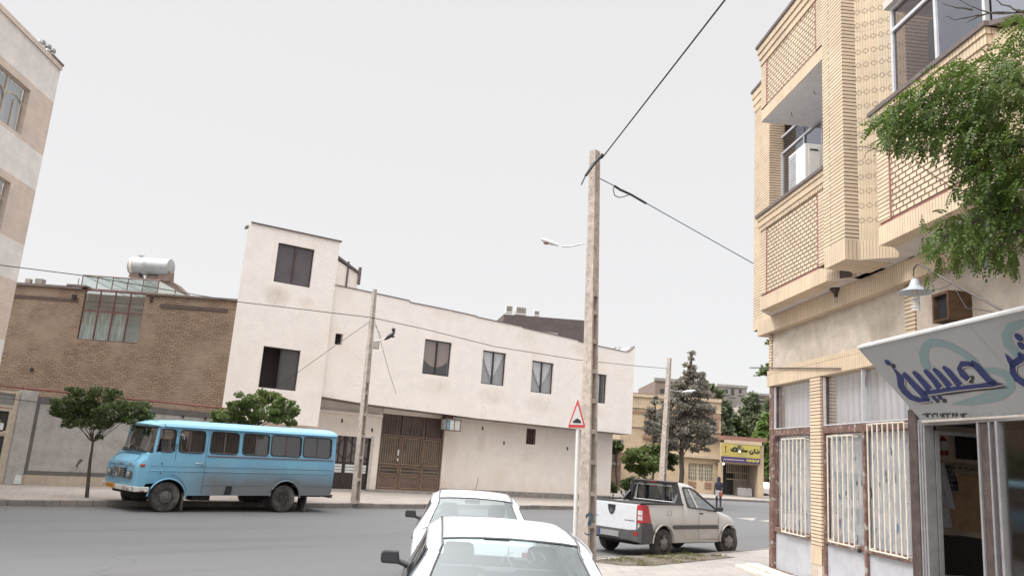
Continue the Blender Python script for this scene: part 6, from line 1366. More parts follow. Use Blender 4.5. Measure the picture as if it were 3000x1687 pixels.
# ================================================================= WHITE SEDANS
M['carwhite']=plain('white_car_paint',(.80,.81,.82),.28,var=.015,scale=2,coat=.6)
M['trim']=plain('black_trim',(.03,.03,.033),.4); M['trimgrey']=plain('grey_rubber_trim',(.10,.10,.108),.5); M['sideglass']=glass('dark_side_glass',(.42,.44,.44),.12,.02); M['carseat']=plain('grey_seat_cloth',(.12,.12,.13),.9); M['chromeline']=plain('bright_trim',(.55,.56,.58),.25,.7)
def interp(tab,x):
    for (a,va),(b,vb) in zip(tab,tab[1:]):
        if a<=x<=b: f=(x-a)/(b-a); return va+(vb-va)*f
    return tab[-1][1] if x>tab[-1][0] else tab[0][1]
def sedan(cx,cy,az,label,mirrors=(-1,1),zoff=0):
    """x forward, rear bumper at 0"""
    F=Frame((cx,cy),az); car=thing('parked_car',label,'car',tuple(F.world(0,0,zoff)),F.rz,'white saloon cars parked along the near kerb')
    HWc=.845; Lc=4.35
    deck=[(0,.72),(.06,.90),(.18,.955),(.62,.985),(.70,.99),(1.27,1.375),(1.45,1.41),(1.9,1.435),(2.5,1.44),(2.95,1.395),(3.55,.975),(3.65,.95),(4.0,.86),(4.25,.76),(4.35,.60)]
    hw=[(0,.74),(.06,.78),(.3,.82),(1.0,.845),(3.2,.845),(4.0,.80),(4.25,.74),(4.35,.66)]
    belt=[(0,.62),(.06,.80),(.18,.90),(.62,.93),(2.0,.935),(3.3,.90),(4.0,.79),(4.25,.70),(4.35,.56)]
    AFc,ARc=(3.45,.35),(.86,.35)
    xs=sorted({0,.06,.18,.4,.62,.70,.85,1.0,1.15,1.27,1.35,1.45,1.7,1.86,1.92,2.1,2.35,2.55,2.75,2.95,3.1,3.25,3.40,3.55,3.65,3.8,4.0,4.15,4.25,4.35,*[round(c+r*math.cos(math.pi*k/8),3) for c,r in (AFc,ARc) for k in range(9)]})
    st=[]
    for x in xs:
        h=interp(hw,x); z=interp(deck,x); b=interp(belt,x); cab=.70<x<3.55
        s0=.22
        for c,r in (AFc,ARc):
            d=r*r-(x-c)**2
            if d>0: s0=max(s0,.30+math.sqrt(d))
        if x<.1 or x>4.3: s0=max(s0,.38)
        if cab:
            f=min(1,max(0,(z-.97)/.40)); wt=h*.93*(1-f)+.60*f; wr=h*.79*(1-f)+.50*f
            if x<1.27 or x>2.95: ring=[(h*.95,s0),(h,max(s0+.02,.48)),(h*1.005,max(s0+.04,.72)),(h*.985,b),(wt,z-.03*f-.012),(wr,z-.004),(wr*.72,z+.012),(wr*.4,z+.02),(0,z+.024)]
            else: ring=[(h*.95,s0),(h,max(s0+.02,.48)),(h*1.005,max(s0+.04,.72)),(h*.985,b),(.632,z-.075),(.52,z-.006),(.40,z+.006),(.22,z+.014),(0,z+.018)]
        else: ring=[(h*.95,s0),(h,max(s0+.02,min(.48,z-.12))),(h*1.005,max(s0+.04,min(.72,z-.08))),(h*.985,b),(h*.93,z-.012),(h*.86,z-.002),(h*.6,z+.01),(h*.3,z+.016),(0,z+.018)]
        st.append((x,ring))
    mbs={'body':MB(),'glass':MB(),'rear':MB(),'s1f':MB(),'s1b':MB(),'s-1f':MB(),'s-1b':MB()}
    def cls(i,j,s):
        xa,xb=st[i][0],st[i+1][0]; xm=(xa+xb)/2
        if .70<=xa and xb<=1.27 and j>=5: return 'rear'
        if 2.95<=xa and xb<=3.55 and j>=5: return 'glass'
        if j==3 and 1.15<=xa and xb<=3.40 and not (1.86<=xa and xb<=1.92): return f"s{s}{'f' if xm>1.9 else 'b'}"
        return 'body'
    loft(st,cls,mbs)
    buildsmooth(mbs['body'],'body',M['carwhite'],car,38)
    buildsmooth(mbs['rear'],'rear_window',M['carglass'],car,60); buildsmooth(mbs['glass'],'windscreen',M['carglass'],car,60)
    for k in ('s1f','s1b','s-1f','s-1b'): buildsmooth(mbs[k],'side_window',M['sideglass'],car,30)
    # roof gutters and window trims
    mb=MB(); lines=MB(); br=MB()
    R4=[(x,r) for x,r in st if .70<=x<=3.55]
    for s in (-1,1):
        mb.tube([(x,s*(r[5][0]+.004),r[5][1]+.004) for x,r in R4 if x>=1.15 and x<=3.1],.010,5)
        mb.tube([(x,s*(r[3][0]+.004),r[3][1]+.004) for x,r in st if 1.15<=x<=3.3],.007,5)
        mb.tube([(x,s*(r[4][0]+.006),r[4][1]+.0) for x,r in st if 1.15<=x<=3.3],.007,5)
        for x0 in (1.15,):
            r=[q for x,q in st if abs(x-x0)<1e-6][0]; mb.tube([(x0,s*r[3][0],r[3][1]),(x0,s*r[4][0],r[4][1])],.012,5)
        r=[q for x,q in st if abs(x-1.86)<1e-6][0]; r2=[q for x,q in st if abs(x-1.92)<1e-6][0]
        mb.poly((1.86,s*(r[3][0]+.003),r[3][1]),(1.92,s*(r2[3][0]+.003),r2[3][1]),(1.92,s*(r2[4][0]+.003),r2[4][1]),(1.86,s*(r[4][0]+.003),r[4][1]))
        br.tube([(x,s*(r[4][0]+.004),r[4][1]+.012) for x,r in st if 1.27<=x<=3.1],.006,5)
        mb.tube([(x,s*(r[2][0]+.004),r[2][1]-.14) for x,r in st if .1<=x<=4.2 and r[0][1]<.5],.014,5)
    for xa,j in ((.70,5),(1.27,5),(2.95,5),(3.55,5)):
        r=[q for x,q in st if abs(x-xa)<1e-6][0]; pts=[(xa,q[0],q[1]+.004) for q in r[j:]]+[(xa,-q[0],q[1]+.004) for q in r[j:][::-1]]; mb.tube(pts,.009,5)
    for s in (-1,1): mb.tube([(x,s*r[5][0],r[5][1]+.004) for x,r in st if .70<=x<=1.27],.008,5)
    mb.build('window_trim',M['trimgrey'],car,smooth=60); br.build('bright_strip',M['chromeline'],car,smooth=60)
    # interior
    mb=MB(); mb.box(.72,1.25,-.58,.58,.90,.925); mb.box(.3,4.0,-.74,.74,.25,.32); mb.box(2.95,3.3,-.62,.62,.72,.93); mb.build('interior',plain('dark_interior',(.10,.105,.11),.8),car)
    for y in (-.36,.36):
        mb=MB(); mb.box(2.02,2.17,y-.24,y+.24,.45,1.07); mb.box(2.04,2.15,y-.13,y+.13,1.09,1.27); mb.build('front_seat',M['carseat'],car,bevel=.045)
    mb=MB(); mb.box(1.22,1.36,-.62,.62,.45,.99); mb.build('rear_bench',M['carseat'],car,bevel=.05)
    mb=MB(); c=Vector((2.72,.36,.96)); mb.tube([tuple(c+Vector((.08*math.sin(t),.18*math.cos(t),.16*math.sin(t)))) for t in [6.283*k/18 for k in range(19)]],.014,5,caps=False); mb.build('steering_wheel',M['trim'],car)
    mb=MB(); mb.box(2.62,2.65,-.12,.12,1.24,1.30); mb.build('inner_mirror',M['trim'],car,bevel=.01)
    # mirrors
    for s in mirrors:
        y0=.83; mb=MB(); mb.prism([(2.98,s*(y0+.05),.94),(2.98,s*(y0+.22),.94),(2.98,s*(y0+.235),.965),(2.98,s*(y0+.235),1.035),(2.98,s*(y0+.21),1.055),(2.98,s*(y0+.07),1.055)],(.09,0,0)); mb.tube([(3.02,s*(y0-.03),.93),(3.03,s*(y0+.1),.97)],.03,6); mo=mb.build('wing_mirror',M['trim'],car,bevel=.012)
        mb=MB(); mb.poly((2.975,s*(y0+.07),.955),(2.975,s*(y0+.21),.955),(2.975,s*(y0+.222),1.03),(2.975,s*(y0+.08),1.042)); mb.build('mirror_glass',plain('mirror_face',(.06,.062,.066),.08,.4,var=.05),mo)
    for s in (-1,1):
        mb=MB(); mb.tube([(2.25,s*(.845+.012),.80),(2.43,s*(.845+.012),.80)],.014,5); mb.tube([(1.3,s*(.845+.012),.80),(1.48,s*(.845+.012),.80)],.014,5); mb.build('door_handle',M['trim'],car)
        mb=MB(); mb.box(-.012,.05,s*.70-.11,s*.70+.05 if s>0 else s*.70+.11,.66,.84) if s>0 else mb.box(-.012,.05,-.75,-.59,.66,.84); mb.build('tail_light',plain('tail_lens',(.35,.02,.02),.25),car)
        for c,r in (AFc,ARc): wheel(car,c,s*.74,.30,.18,s,M['steel'],.62,spokes=6)
    mb=MB(); mb.box(-.06,.10,-.76,.76,.38,.60); mb.box(4.30,4.42,-.72,.72,.34,.56); mb.build('bumper',M['trim'],car,bevel=.03)
    mb=MB(); 
    for c in (AFc[0],ARc[0]): mb.box(c-.34,c+.34,-.62,.62,.2,.62)
    mb.build('inner_arch',M['dark'],car)
    return car,F,st
c1=Vector((.13,6.3)); A1=-4.4; d1=Vector((math.sin(R_(A1)),math.cos(R_(A1))))
o1=c1-d1*1.27
car1,Fc1,st1=sedan(o1.x,o1.y,A1,'nearest white saloon car, only its roof and rear window inside the frame',(1,))
c2=Vector((-.30,11.75)); A2=-3.6; d2=Vector((math.sin(R_(A2)),math.cos(R_(A2))))
o2=c2-d2*1.27
car2,Fc2,st2=sedan(o2.x,o2.y,A2,'second white saloon car parked ahead, with a roof aerial and grey mirror glass',(1,))
mb=MB(); mb.tube([(2.55,-.02,1.40),(2.47,-.06,1.66)],.004,4); mb.lathe([(.02,0),(.01,.03)],(2.55,-.02,1.395),'z',8); mb.build('aerial',M['trim'],car2)
# dusty finger drawings on the near rear window, hanging ornament
def onrear(car,pts,w_,name,mat):
    mb=MB(); 
    for P in pts:
        q=[]
        for x,y in P:
            zz=interp([(.70,.99),(1.27,1.355)],x)+.030-.045*abs(y/.55)**2.2; q.append((x,y,zz))
        mb.tube(q,w_,4)
    mb.build(name,mat,car)
M['fade']=plain('pale_decal',(.16,.17,.17),.6,var=0)
pp=[]
r9=random.Random(3)
for (cx_,cy_) in ((.80,.40),(.86,.30),(.78,.28),(.92,.22)):
    pp.append([(cx_+.03*math.cos(t),cy_+.04*math.sin(t)) for t in [k*.6 for k in range(7)]])
pp+= [[(1.20,.02),(1.10,.03),(1.04,.0),(1.0,.03)],[(1.16,-.01),(1.12,.06),(1.06,.08)],[(1.12,.0),(1.09,-.05),(1.11,-.10),(1.07,-.13),(1.12,-.17),(1.18,-.15)],[(1.18,-.22),(1.13,-.25),(1.10,-.23)]]
onrear(car1,pp,.004,'window_decal',M['fade'])
# ================================================================= SILVER PICKUP
Pf=Frame((3.85,18.9),48); PW=.84
pk_=thing('pickup_truck','silver white pickup truck with a black bed rail parked at the corner','pickup truck',tuple(Pf.world(0,PW,0)),Pf.rz)
pm_,nt,b_=newmat('silver_white_paint'); o_=_obj(nt); sp_=nt.nodes.new('ShaderNodeSeparateXYZ'); nt.links.new(o_,sp_.inputs[0]); mrz=nt.nodes.new('ShaderNodeMapRange'); mrz.inputs[1].default_value=1.0; mrz.inputs[2].default_value=.25
nt.links.new(sp_.outputs[2],mrz.inputs[0]); ml=nt.nodes.new('ShaderNodeMath'); ml.operation='MULTIPLY'; nt.links.new(mrz.outputs[0],ml.inputs[0]); nt.links.new(_noise(nt,2.2,5,.6,o_,.25,.75),ml.inputs[1])
nt.links.new(_mix(nt,ml.outputs[0],(.60,.58,.55),(.36,.31,.26)),b_.inputs['Base Color']); b_.inputs['Roughness'].default_value=.32; b_.inputs['Metallic'].default_value=.12; b_.inputs['Coat Weight'].default_value=.5; M['silver']=pm_
M['greyplastic']=plain('dark_grey_bumper',(.085,.08,.082),.55,var=.1)
AFp,ARp=(2.76,.385),(.05,.385)
def pring(x):
    h=interp([(-.78,.78),(-.70,.82),(2.4,.84),(3.0,.80),(3.25,.70),(3.36,.55)],x)
    s0=.33
    for c,r in (AFp,ARp):
        d=r*r-(x-c)**2
        if d>0: s0=max(s0,.34+math.sqrt(d))
    if x<-.7 : s0=max(s0,.55)
    if x>3.3: s0=max(s0,.42)
    if x<=.80:   # bed with inner wall
        zr=1.18
        return [(h*.96,s0),(h,max(s0+.03,.60)),(h*1.01,.90),(h*.985,1.05),(h*.97,zr),(h*.90,zr+.005),(h*.88,zr-.01),(h*.87,.72),(0,.72)]
    if x<2.32:
        b=interp([(.8,1.14),(1.6,1.09),(2.32,1.05)],x); z=interp([(.81,1.655),(1.0,1.685),(1.3,1.68),(1.52,1.62),(1.7,1.50),(2.32,1.07)],x); f=min(1,max(0,(z-1.07)/.5))
        wt=.80*(1-f)+.63*f
        return [(h*.96,s0),(h,max(s0+.03,.60)),(h*1.01,.90),(h*.985,b),(wt,z-.07*f-.01),(wt-.05,z-.018*f),(wt*.7,z+.004),(wt*.35,z+.012),(0,z+.015)]
    z=interp([(2.32,1.07),(2.8,.98),(3.1,.88),(3.25,.76),(3.36,.60)],x)
    return [(h*.96,s0),(h,max(s0+.02,min(.60,z-.1))),(h*1.01,max(s0+.04,z-.2)),(h*.985,z-.07),(h*.93,z-.02),(h*.85,z-.005),(h*.6,z+.01),(h*.3,z+.015),(0,z+.02)]
xs=sorted({-.78,-.74,-.5,.6,.80,.81,.99,1.0,1.2,1.24,1.3,1.41,1.45,1.52,1.6,1.7,1.85,2.0,2.16,2.2,2.32,2.5,2.8,3.0,3.1,3.18,3.25,3.32,3.36,*[round(c+r*math.cos(math.pi*k/8),3) for c,r in (AFp,ARp) for k in range(9)]})
st=[(x,pring(x)) for x in xs]
mbs={'body':MB(),'screen':MB(),'s1f':MB(),'s1b':MB(),'s-1f':MB(),'s-1b':MB()}
def cls(i,j,s):
    xa,xb=st[i][0],st[i+1][0]
    if xa==.80 and j>=4: return None
    if 1.52<=xa and xb<=2.32 and j>=5: return 'screen'
    if j==3 and 1.0<=xa and xb<=2.2 and True: return f"s{s}{'f' if xa>1.25 else 'b'}"
    return 'body'
loft(st,cls,mbs)
# cab rear wall with window opening
c=pring(.81); zb_=.72; mbk=mbs['body']
wy,wz0,wz1=.60,1.22,1.60
pb=lambda y,z:(.805,y,z)
for s in (-1,1):
    q=[(s*.84,.72),(s*.84,1.14),(s*c[4][0],c[4][1]),(s*c[5][0],c[5][1]),(s*wy*.9,wz1),(s*wy,wz0),(s*wy,.72)]
    mbk.poly(*[pb(*v) for v in (q if s<0 else q[::-1])])
mbk.poly(*[pb(*v) for v in ((-wy,.72),(wy,.72),(wy,wz0),(-wy,wz0))]); 
tp=[(-c[k][0],c[k][1]) for k in range(5,9)]+[(c[k][0],c[k][1]) for k in range(7,4,-1)]
mbk.poly(*[pb(*v) for v in [(-wy*.9,wz1)]+tp+[(wy*.9,wz1)]])
buildsmooth(mbs['body'],'body',M['silver'],pk_,35); buildsmooth(mbs['screen'],'windscreen',M['carglass'],pk_,60)
M['tinted']=glass('tinted_glass',(.20,.20,.20),.12,.03); M['doorglass']=glass('door_glass',(.36,.37,.37),.16,.03)
for k in ('s1f','s1b','s-1f','s-1b'): buildsmooth(mbs[k],'side_window',M['doorglass'],pk_,30)
mb=MB(); mb.poly(pb(-wy,wz0),pb(wy,wz0),pb(wy*.9,wz1),pb(-wy*.9,wz1)); mb.build('rear_window',M['tinted'],pk_)
# side window surrounds, B pillar
mb=MB(); bp=MB()
def sidept(x,f,o=.006):
    r=pring(x); a,b=r[3],r[4]; return (a[0]+(b[0]-a[0])*f+o, a[1]+(b[1]-a[1])*f)
for s in (-1,1):
    P=lambda x,f,o=.008:(x,s*sidept(x,f,o)[0],sidept(x,f,o)[1])
    mb.tube([P(1.0,.05),P(1.0,.95)],.022,5); mb.tube([P(1.0,.97),P(1.3,.97),P(1.52,.97),P(1.85,.95),P(2.2,.9)],.018,5); mb.tube([P(1.0,.03),P(1.4,.03),P(1.8,.03),P(2.2,.03)],.018,5)
    bp.poly(P(1.18,1,.012),P(1.24,1,.012),P(1.44,.0,.012),P(1.36,.0,.012)); mb.poly(P(1.0,0,.01),P(1.12,0,.01),P(1.0,.45,.01)); mb.poly(P(2.05,0,.01),P(2.2,.0,.01),P(2.2,.8,.01),P(2.12,.4,.01))
mb.build('window_trim',M['trim'],pk_,smooth=50); bp.build('door_pillar',M['silver'],pk_)
# black hoop with buttresses, bed rail capping, third brake light
mb=MB()
for s in (-1,1):
    for xo in (.0,):
        mb.prism([(.70,s*.82,1.19),(.70,s*.66,1.69),(.70,s*.52,1.69),(.70,s*.60,1.52),(.70,s*.66,1.24),(.70,s*.62,1.19)],(.09,0,0))
    mb.tube([(-.76,s*.80,1.20),(0,s*.81,1.205),(.80,s*.81,1.205)],.028,6)
    mb.prism([(.45,s*.82,1.19),(.72,s*.82,1.19),(.72,s*.735,1.45)],(0,-s*.07,0))
mb.prism([(.70,-.66,1.64),(.79,-.66,1.65),(.79,-.66,1.715),(.68,-.66,1.70)],(0,1.32,0)); mb.box(.70,.79,-.76,.76,1.185,1.235)
for y in (-.30,.30): mb.box(.72,.79,y-.03,y+.03,1.2,1.68)
mb.tube([(-.76,-.80,1.20),(-.765,0,1.205),(-.76,.80,1.20)],.026,6)
mb.build('sports_bar',M['trim'],pk_,smooth=40)
mb=MB(); mb.box(.66,.69,-.12,.12,1.665,1.69); mb.build('brake_light',plain('dim_red',(.20,.02,.02),.3),pk_)
mb=MB(); mb.tube([(.698,-.58,1.24),(.698,-.60,1.24),(.698,-.55,1.6),(.698,.55,1.6),(.698,.60,1.24),(.698,-.58,1.24)],.008,5); mb.build('guard_rail',M['chromeline'],pk_)
# tailgate details
mb=MB(); tg=[(-.80,y,z) for y,z in rrect(-.72,.72,.60,1.165,.04)]; mb.prism(tg,(-.03,0,0)); tgo=mb.build('tailgate',plain('pale_silver_tailgate',(.62,.635,.66),.35,.1,var=.04,coat=.4),pk_,bevel=.01)
mb=MB(); mb.prism([(-.832,-.11,1.12),(-.832,.11,1.12),(-.832,.10,1.02),(-.832,.055,.93),(-.832,.0,.90),(-.832,-.055,.93),(-.832,-.10,1.02)],(-.012,0,0)); e_=mb.build('emblem_shield',M['trim'],tgo)
mb=MB(); mb.prism([(-.846,0,1.05),(-.846,-.035,.985),(-.846,0,.925),(-.846,-.018,.985)],(-.004,0,0)); mb.prism([(-.846,0,1.05),(-.846,.035,.985),(-.846,0,.925),(-.846,.018,.985)],(-.004,0,0)); mb.build('emblem_diamond',M['chromeline'],e_)
mb=MB()
for k in range(7): mb.box(-.836,-.829,-.66+k*.04,-.635+k*.04,.80,.825); mb.box(-.836,-.829,.40+k*.035,.42+k*.035,.83,.85)
mb.build('small_lettering',plain('dark_silver',(.14,.14,.15),.4),tgo)
for s in (-1,1):
    mb=MB(); P=[(-.81,.735,1.17),(-.81,.80,1.17),(-.74,.84,1.17),(-.55,.845,1.16),(-.48,.85,.80),(-.52,.85,.78),(-.74,.84,.78),(-.81,.80,.78),(-.81,.735,.78)]
    A_=[(-.815,s*.735,1.17),(-.81,s*.80,1.17),(-.77,s*.842,1.17),(-.58,s*.856,1.165)]; B_=[(-.815,s*.735,.78),(-.81,s*.80,.78),(-.77,s*.85,.78),(-.46,s*.862,.79)]
    for k in range(3): mb.poly(A_[k],A_[k+1],B_[k+1],B_[k])
    mb.poly(*A_[::-1],(-.6,s*.7,1.17)); tl=mb.build('tail_light',plain('red_lens',(.48,.02,.03),.2,coat=.5),pk_)
    mb=MB()
    for z0,z1 in ((.95,1.05),(.84,.93)): mb.poly((-.819,s*.75,z0),(-.813,s*.80,z0),(-.813,s*.80,z1),(-.819,s*.75,z1)); mb.poly((-.813,s*.80,z0),(-.775,s*.852,z0),(-.775,s*.849,z1),(-.813,s*.80,z1))
    mb.build('clear_lens',plain('clear_lens',(.60,.55,.54),.2),tl)
    mb=MB()
    for k in range(3): mb.poly(*[(-.80 if False else x,s*y,z) for x,y,z in ()]) if False else None
    mb.tube([(.40,s*.868,.69),(1.5,s*.868,.69),(2.22,s*.868,.685)],.0,3) if False else mb.prism([(.42,s*.845,.645),(2.24,s*.845,.645),(2.26,s*.845,.66),(2.22,s*.845,.735),(.40,s*.845,.735),(.38,s*.845,.70)],(0,s*.028,0)); mb.build('side_moulding',M['greyplastic'],pk_,bevel=.008)
    mb=MB(); mb.box(1.49,1.60,s*.845-.01,s*.845+.02,.985,1.02); mb.build('door_handle',M['trim'],pk_,bevel=.01)
    mb=MB(); mb.prism([(2.05,s*.86,1.06),(2.05,s*1.04,1.07),(2.05,s*1.05,1.17),(2.05,s*.92,1.18)],(.12,0,0)); mb.tube([(2.12,s*.80,1.06),(2.1,s*.92,1.09)],.03,6); mb.build('wing_mirror',M['trim'],pk_,bevel=.02)
    mb=MB(); ar=[(ARp[0]+(ARp[1]+.02)*math.cos(t),s*.848,.34+(ARp[1]+.02)*math.sin(t)) for t in [math.pi*k/14 for k in range(15)]]; mb.tube(ar,.022,5); fa=[(AFp[0]+(AFp[1]+.02)*math.cos(t),s*(.845 if True else 0),.34+(AFp[1]+.02)*math.sin(t)) for t in [math.pi*k/14 for k in range(3,15)]]; mb.tube(fa,.02,5); mb.build('arch_lip',M['silver'],pk_,smooth=60)
    for c_ in (AFp,ARp): wheel(pk_,c_[0],s*.755,.325,.19,s,plain('wheel_cover',(.22,.20,.185),.5,.2,var=.1) if 'wc' not in M else M['wc'],.66,spokes=6,steer=0 if c_==ARp else -12)
mb=MB()
# wraparound rear bumper
for s in (-1,1):
    A_=[(-.86,0,.60),(-.87,s*.5,.60),(-.85,s*.76,.63),(-.80,s*.86,.77),(-.45,s*.865,.78),(-.38,s*.862,.66)]; B_=[(-.86,0,.40),(-.87,s*.5,.40),(-.84,s*.78,.37),(-.78,s*.85,.34),(-.45,s*.855,.33),(-.33,s*.85,.50)]
    for k in range(5): mb.poly(A_[k],A_[k+1],B_[k+1],B_[k])
    for k in range(3): mb.poly(A_[k],A_[k+1],(-.74,A_[k+1][1]*.95,A_[k+1][2]-.0),(-.74,A_[k][1]*.95,A_[k][2]))
    mb.poly(B_[0],B_[1],(-.4,s*.5,.36),(-.4,0,.36)); mb.poly(B_[1],B_[2],B_[3],(-.4,s*.7,.36),(-.4,s*.5,.36))
mb.box(-.80,-.78,-.75,.75,.36,.62); rb=mb.build('rear_bumper',M['greyplastic'],pk_,smooth=30)
for s in (-1,1):
    mb=MB(); mb.box(-.856,-.83,s*.72-.06,s*.72+.05,.51,.58); mb.build('reflector',plain('red_reflector',(.35,.02,.02),.3),rb)
mb=MB(); mb.box(-.89,-.865,-.27,.27,.43,.55); mb.build('number_plate',plain('blank_plate',(.26,.26,.26),.5,var=.02),rb); mb=MB(); mb.box(-.892,-.866,.27,.31,.43,.55); mb.build('plate_band',plain('plate_blue',(.03,.05,.3),.5),rb)
mb=MB(); mb.prism([(3.02,-.83,.36),(3.3,-.72,.33),(3.40,-.4,.33),(3.42,0,.33),(3.40,.4,.33),(3.3,.72,.33),(3.02,.83,.36),(2.9,.6,.36),(2.9,-.6,.36)],(0,0,.30)); mb.build('front_bumper',M['greyplastic'],pk_,bevel=.03)
mb=MB(); mb.box(-.6,3.1,-.55,.55,.28,.40); mb.box(-.35,.45,-.64,.64,.3,.72); mb.box(2.36,3.16,-.62,.62,.3,.75); mb.build('underbody',M['dark'],pk_)
mb=MB(); 
for y in (-.36,.36): mb.box(1.05,1.2,y-.24,y+.24,.7,1.28); mb.box(1.07,1.17,y-.13,y+.13,1.3,1.46)
mb.build('seat',M['carseat'],pk_,bevel=.04); mb=MB(); mb.box(2.0,2.3,-.7,.7,.8,1.04); mb.box(.85,2.3,-.76,.76,.5,.6); mb.build('cab_floor',M['interior'],pk_)
mb=MB(); 
for s in (-1,1): 
    for x0,z0,x1,z1 in ((1.42,.42,1.42,1.08),(2.26,.42,2.26,1.02),(1.42,.40,2.26,.40)):
        mb.tube([(x0,s*.853,z0),(x1,s*.853,z1)],.004,4)
    mb.tube([(.15,s*.853,.95),(.30,s*.853,.95),(.30,s*.853,1.06),(.15,s*.853,1.06),(.15,s*.853,.95)],.004,4)
mb.build('panel_gap',M['trim'],pk_)
# ================================================================= DISTANT STREET
def far_frame(px,py,depth): x,_=Frame((0,depth),90).at(px,py); return Frame((x,depth),90)
# yellow two storey building
Y0=72.0; YF=Frame((0,Y0),90); yb=fthing(YF,'yellow_building','pale yellow brick two storey building behind the dark conifer','building')
ya=lambda px,py:YF.at(px,py)
M['ybrick']=brick('pale_yellow_brick',(.50,.395,.27),(.46,.365,.25),(.40,.30,.20),.25,.09,.008,bump=.2); M['ytrim']=plain('yellow_trim',(.54,.43,.31),.8); M['ydark']=plain('brown_trim',(.30,.18,.12),.8)
xl=ya(1850,1155)[0]; xr=ya(2112,1210)[0]; zt=ya(1870,1152)[1]; xl0=ya(1815,1300)[0]
wL=(ya(1897,1226)[0],ya(1930,1226)[0],ya(1897,1272)[1],ya(1897,1226)[1]); wR=(ya(2078,1240)[0],ya(2098,1240)[0],ya(2085,1275)[1],ya(2085,1240)[1]); dr_px=(ya(2017,1357)[0],ya(2090,1357)[0],.2,ya(2050,1357)[1])
mb=MB(); wall(mb,xl0,xr,0,zt-.3,0,[wL,wR,dr_px],.2); mb.poly((xr,0,0),(xr,12,0),(xr,12,zt-.3),(xr,0,zt-.3)); mb.poly((xl0,0,0),(xl0,12,0),(xl0,12,zt-.3),(xl0,0,zt-.3)); mb.build('brick_wall',M['ybrick'],yb)
mb=MB()
for f,h in ((.0,.3),(-1.0,.12),(-2.7,.1)): mb.box(xl0-.05,xr+.05,-.12,.3,zt+f-.3,zt+f-.3+h)
z2=ya(2050,1337)[1]; mb.box(xl0,xr+.03,-.25,.1,z2-.12,z2+.12); mb.box(xl0,xr,-.04,.02,z2+.12,z2+.25) ; mb.build('string_course',M['ytrim'],yb)
mb=MB(); z3=ya(1870,1205)[1]; mb.box(xl0,xr,-.03,.02,z3-.22,z3+.05)
for h in (wL,wR): mb.box(h[0]-.25,h[0]-.08,-.05,.05,h[2]-.1,h[3]+.3); mb.box(h[1]+.08,h[1]+.25,-.05,.05,h[2]-.1,h[3]+.3); mb.box(h[0]-.4,h[1]+.4,-.3,.05,h[2]-.35,h[2]-.1)
mb.box(xl0-.02,xr+.02,-.13,.32,zt-.02,zt+.04); mb.build('brown_course',M['ydark'],yb)
for h in (wL,wR):
    mb=MB(); mb.poly((h[0],.15,h[2]),(h[1],.15,h[2]),(h[1],.15,h[3]),(h[0],.15,h[3])); w_=mb.build('window',plain('pale_pane',(.40,.42,.43),.3,var=.2,scale=1),yb); mb=MB(); mb.box((h[0]+h[1])/2-.04,(h[0]+h[1])/2+.04,.1,.15,h[2],h[3]); mb.build('mullion',M['ytrim'],w_)
a,b,c,d=dr_px; mb=MB(); mb.poly((a,.18,c),(b,.18,c),(b,.18,d),(a,.18,d)); dd=mb.build('double_door',plain('cream_door_sheet',(.60,.47,.34),.6),yb)
mb=MB(); zc=ya(2050,1418)[1]; zd=ya(2050,1404)[1]; W_=b-a
for x0,x1 in ((.04,.34),(.44,.60),(.68,.96)): mb.box(a+W_*x0,a+W_*x1,.14,.18,zd,d-.12)
mb.build('green_pane',plain('green_grey_pane',(.15,.20,.17),.3),dd)
mb=MB()
for x0,x1 in ((.04,.34),(.68,.96)):
    for k in range(3): mb.box(a+W_*x0,a+W_*x1,.14,.18,zc-.35+k*.2,zc-.22+k*.2)
mb.build('louvre',M['ydark'],dd)
mb=MB()
for x0,x1 in ((.04,.34),(.44,.60),(.68,.96)):
    n=4 if x1-x0>.2 else 2
    for k in range(1,n): x=a+W_*(x0+(x1-x0)*k/n); mb.box(x-.03,x+.03,.10,.14,zd,d-.12)
    for k in range(1,4): z=zd+(d-.12-zd)*k/4; mb.box(a+W_*x0,a+W_*x1,.105,.135,z-.03,z+.03)
mb.build('glazing_bar',M['ytrim'],dd)
# bakery
B0=70.0; BF=Frame((0,B0),90); bk=fthing(BF,'bakery_shop','small single storey bakery with a yellow and violet sign at the far corner','building'); ba=lambda px,py,y=0:BF.at(px,py,y)
x0,x1=ba(2112,1300)[0],ba(2231,1300)[0]; zt=ba(2170,1283)[1]; xo0,xo1,zo=ba(2113,1360)[0],ba(2190,1360)[0],ba(2150,1358)[1]; xs1=ba(2214,1400)[0]
mb=MB(); mb.box(xs1,x1,-.6,.0,0,zo-.004); mb.box(x0,x1,-.6,.3,zo,zt-.5); mb.box(x0-.2,x0+.1,-.4,.0,0,zo)
mb.poly((x1,0,0),(x1,9,0),(x1,9,zt),(x1,0,zt)); mb.build('wall',M['ybrick'],bk)
mb=MB(); mb.box(x0,x1+.2,-.7,.4,zt-.25,zt+.1); mb.build('red_fascia',plain('reddish_fascia',(.28,.14,.11),.7),bk)
mb=MB(); mb.box(x0+.1,x1-.2,-.75,-.6,zt-.55,zt-.25); mb.build('awning_edge',M['ytrim'],bk)
mb=MB(); mb.poly((x0,2.2,.15),(x1,2.2,.15),(x1,2.2,zo+.2),(x0,2.2,zo+.2)); mb.poly((xs1,0,.15),(xs1,2.2,.15),(xs1,2.2,zo),(xs1,0,zo)); mb.build('inner_wall',plain('bakery_inner_wall',(.36,.30,.26),.8),bk)
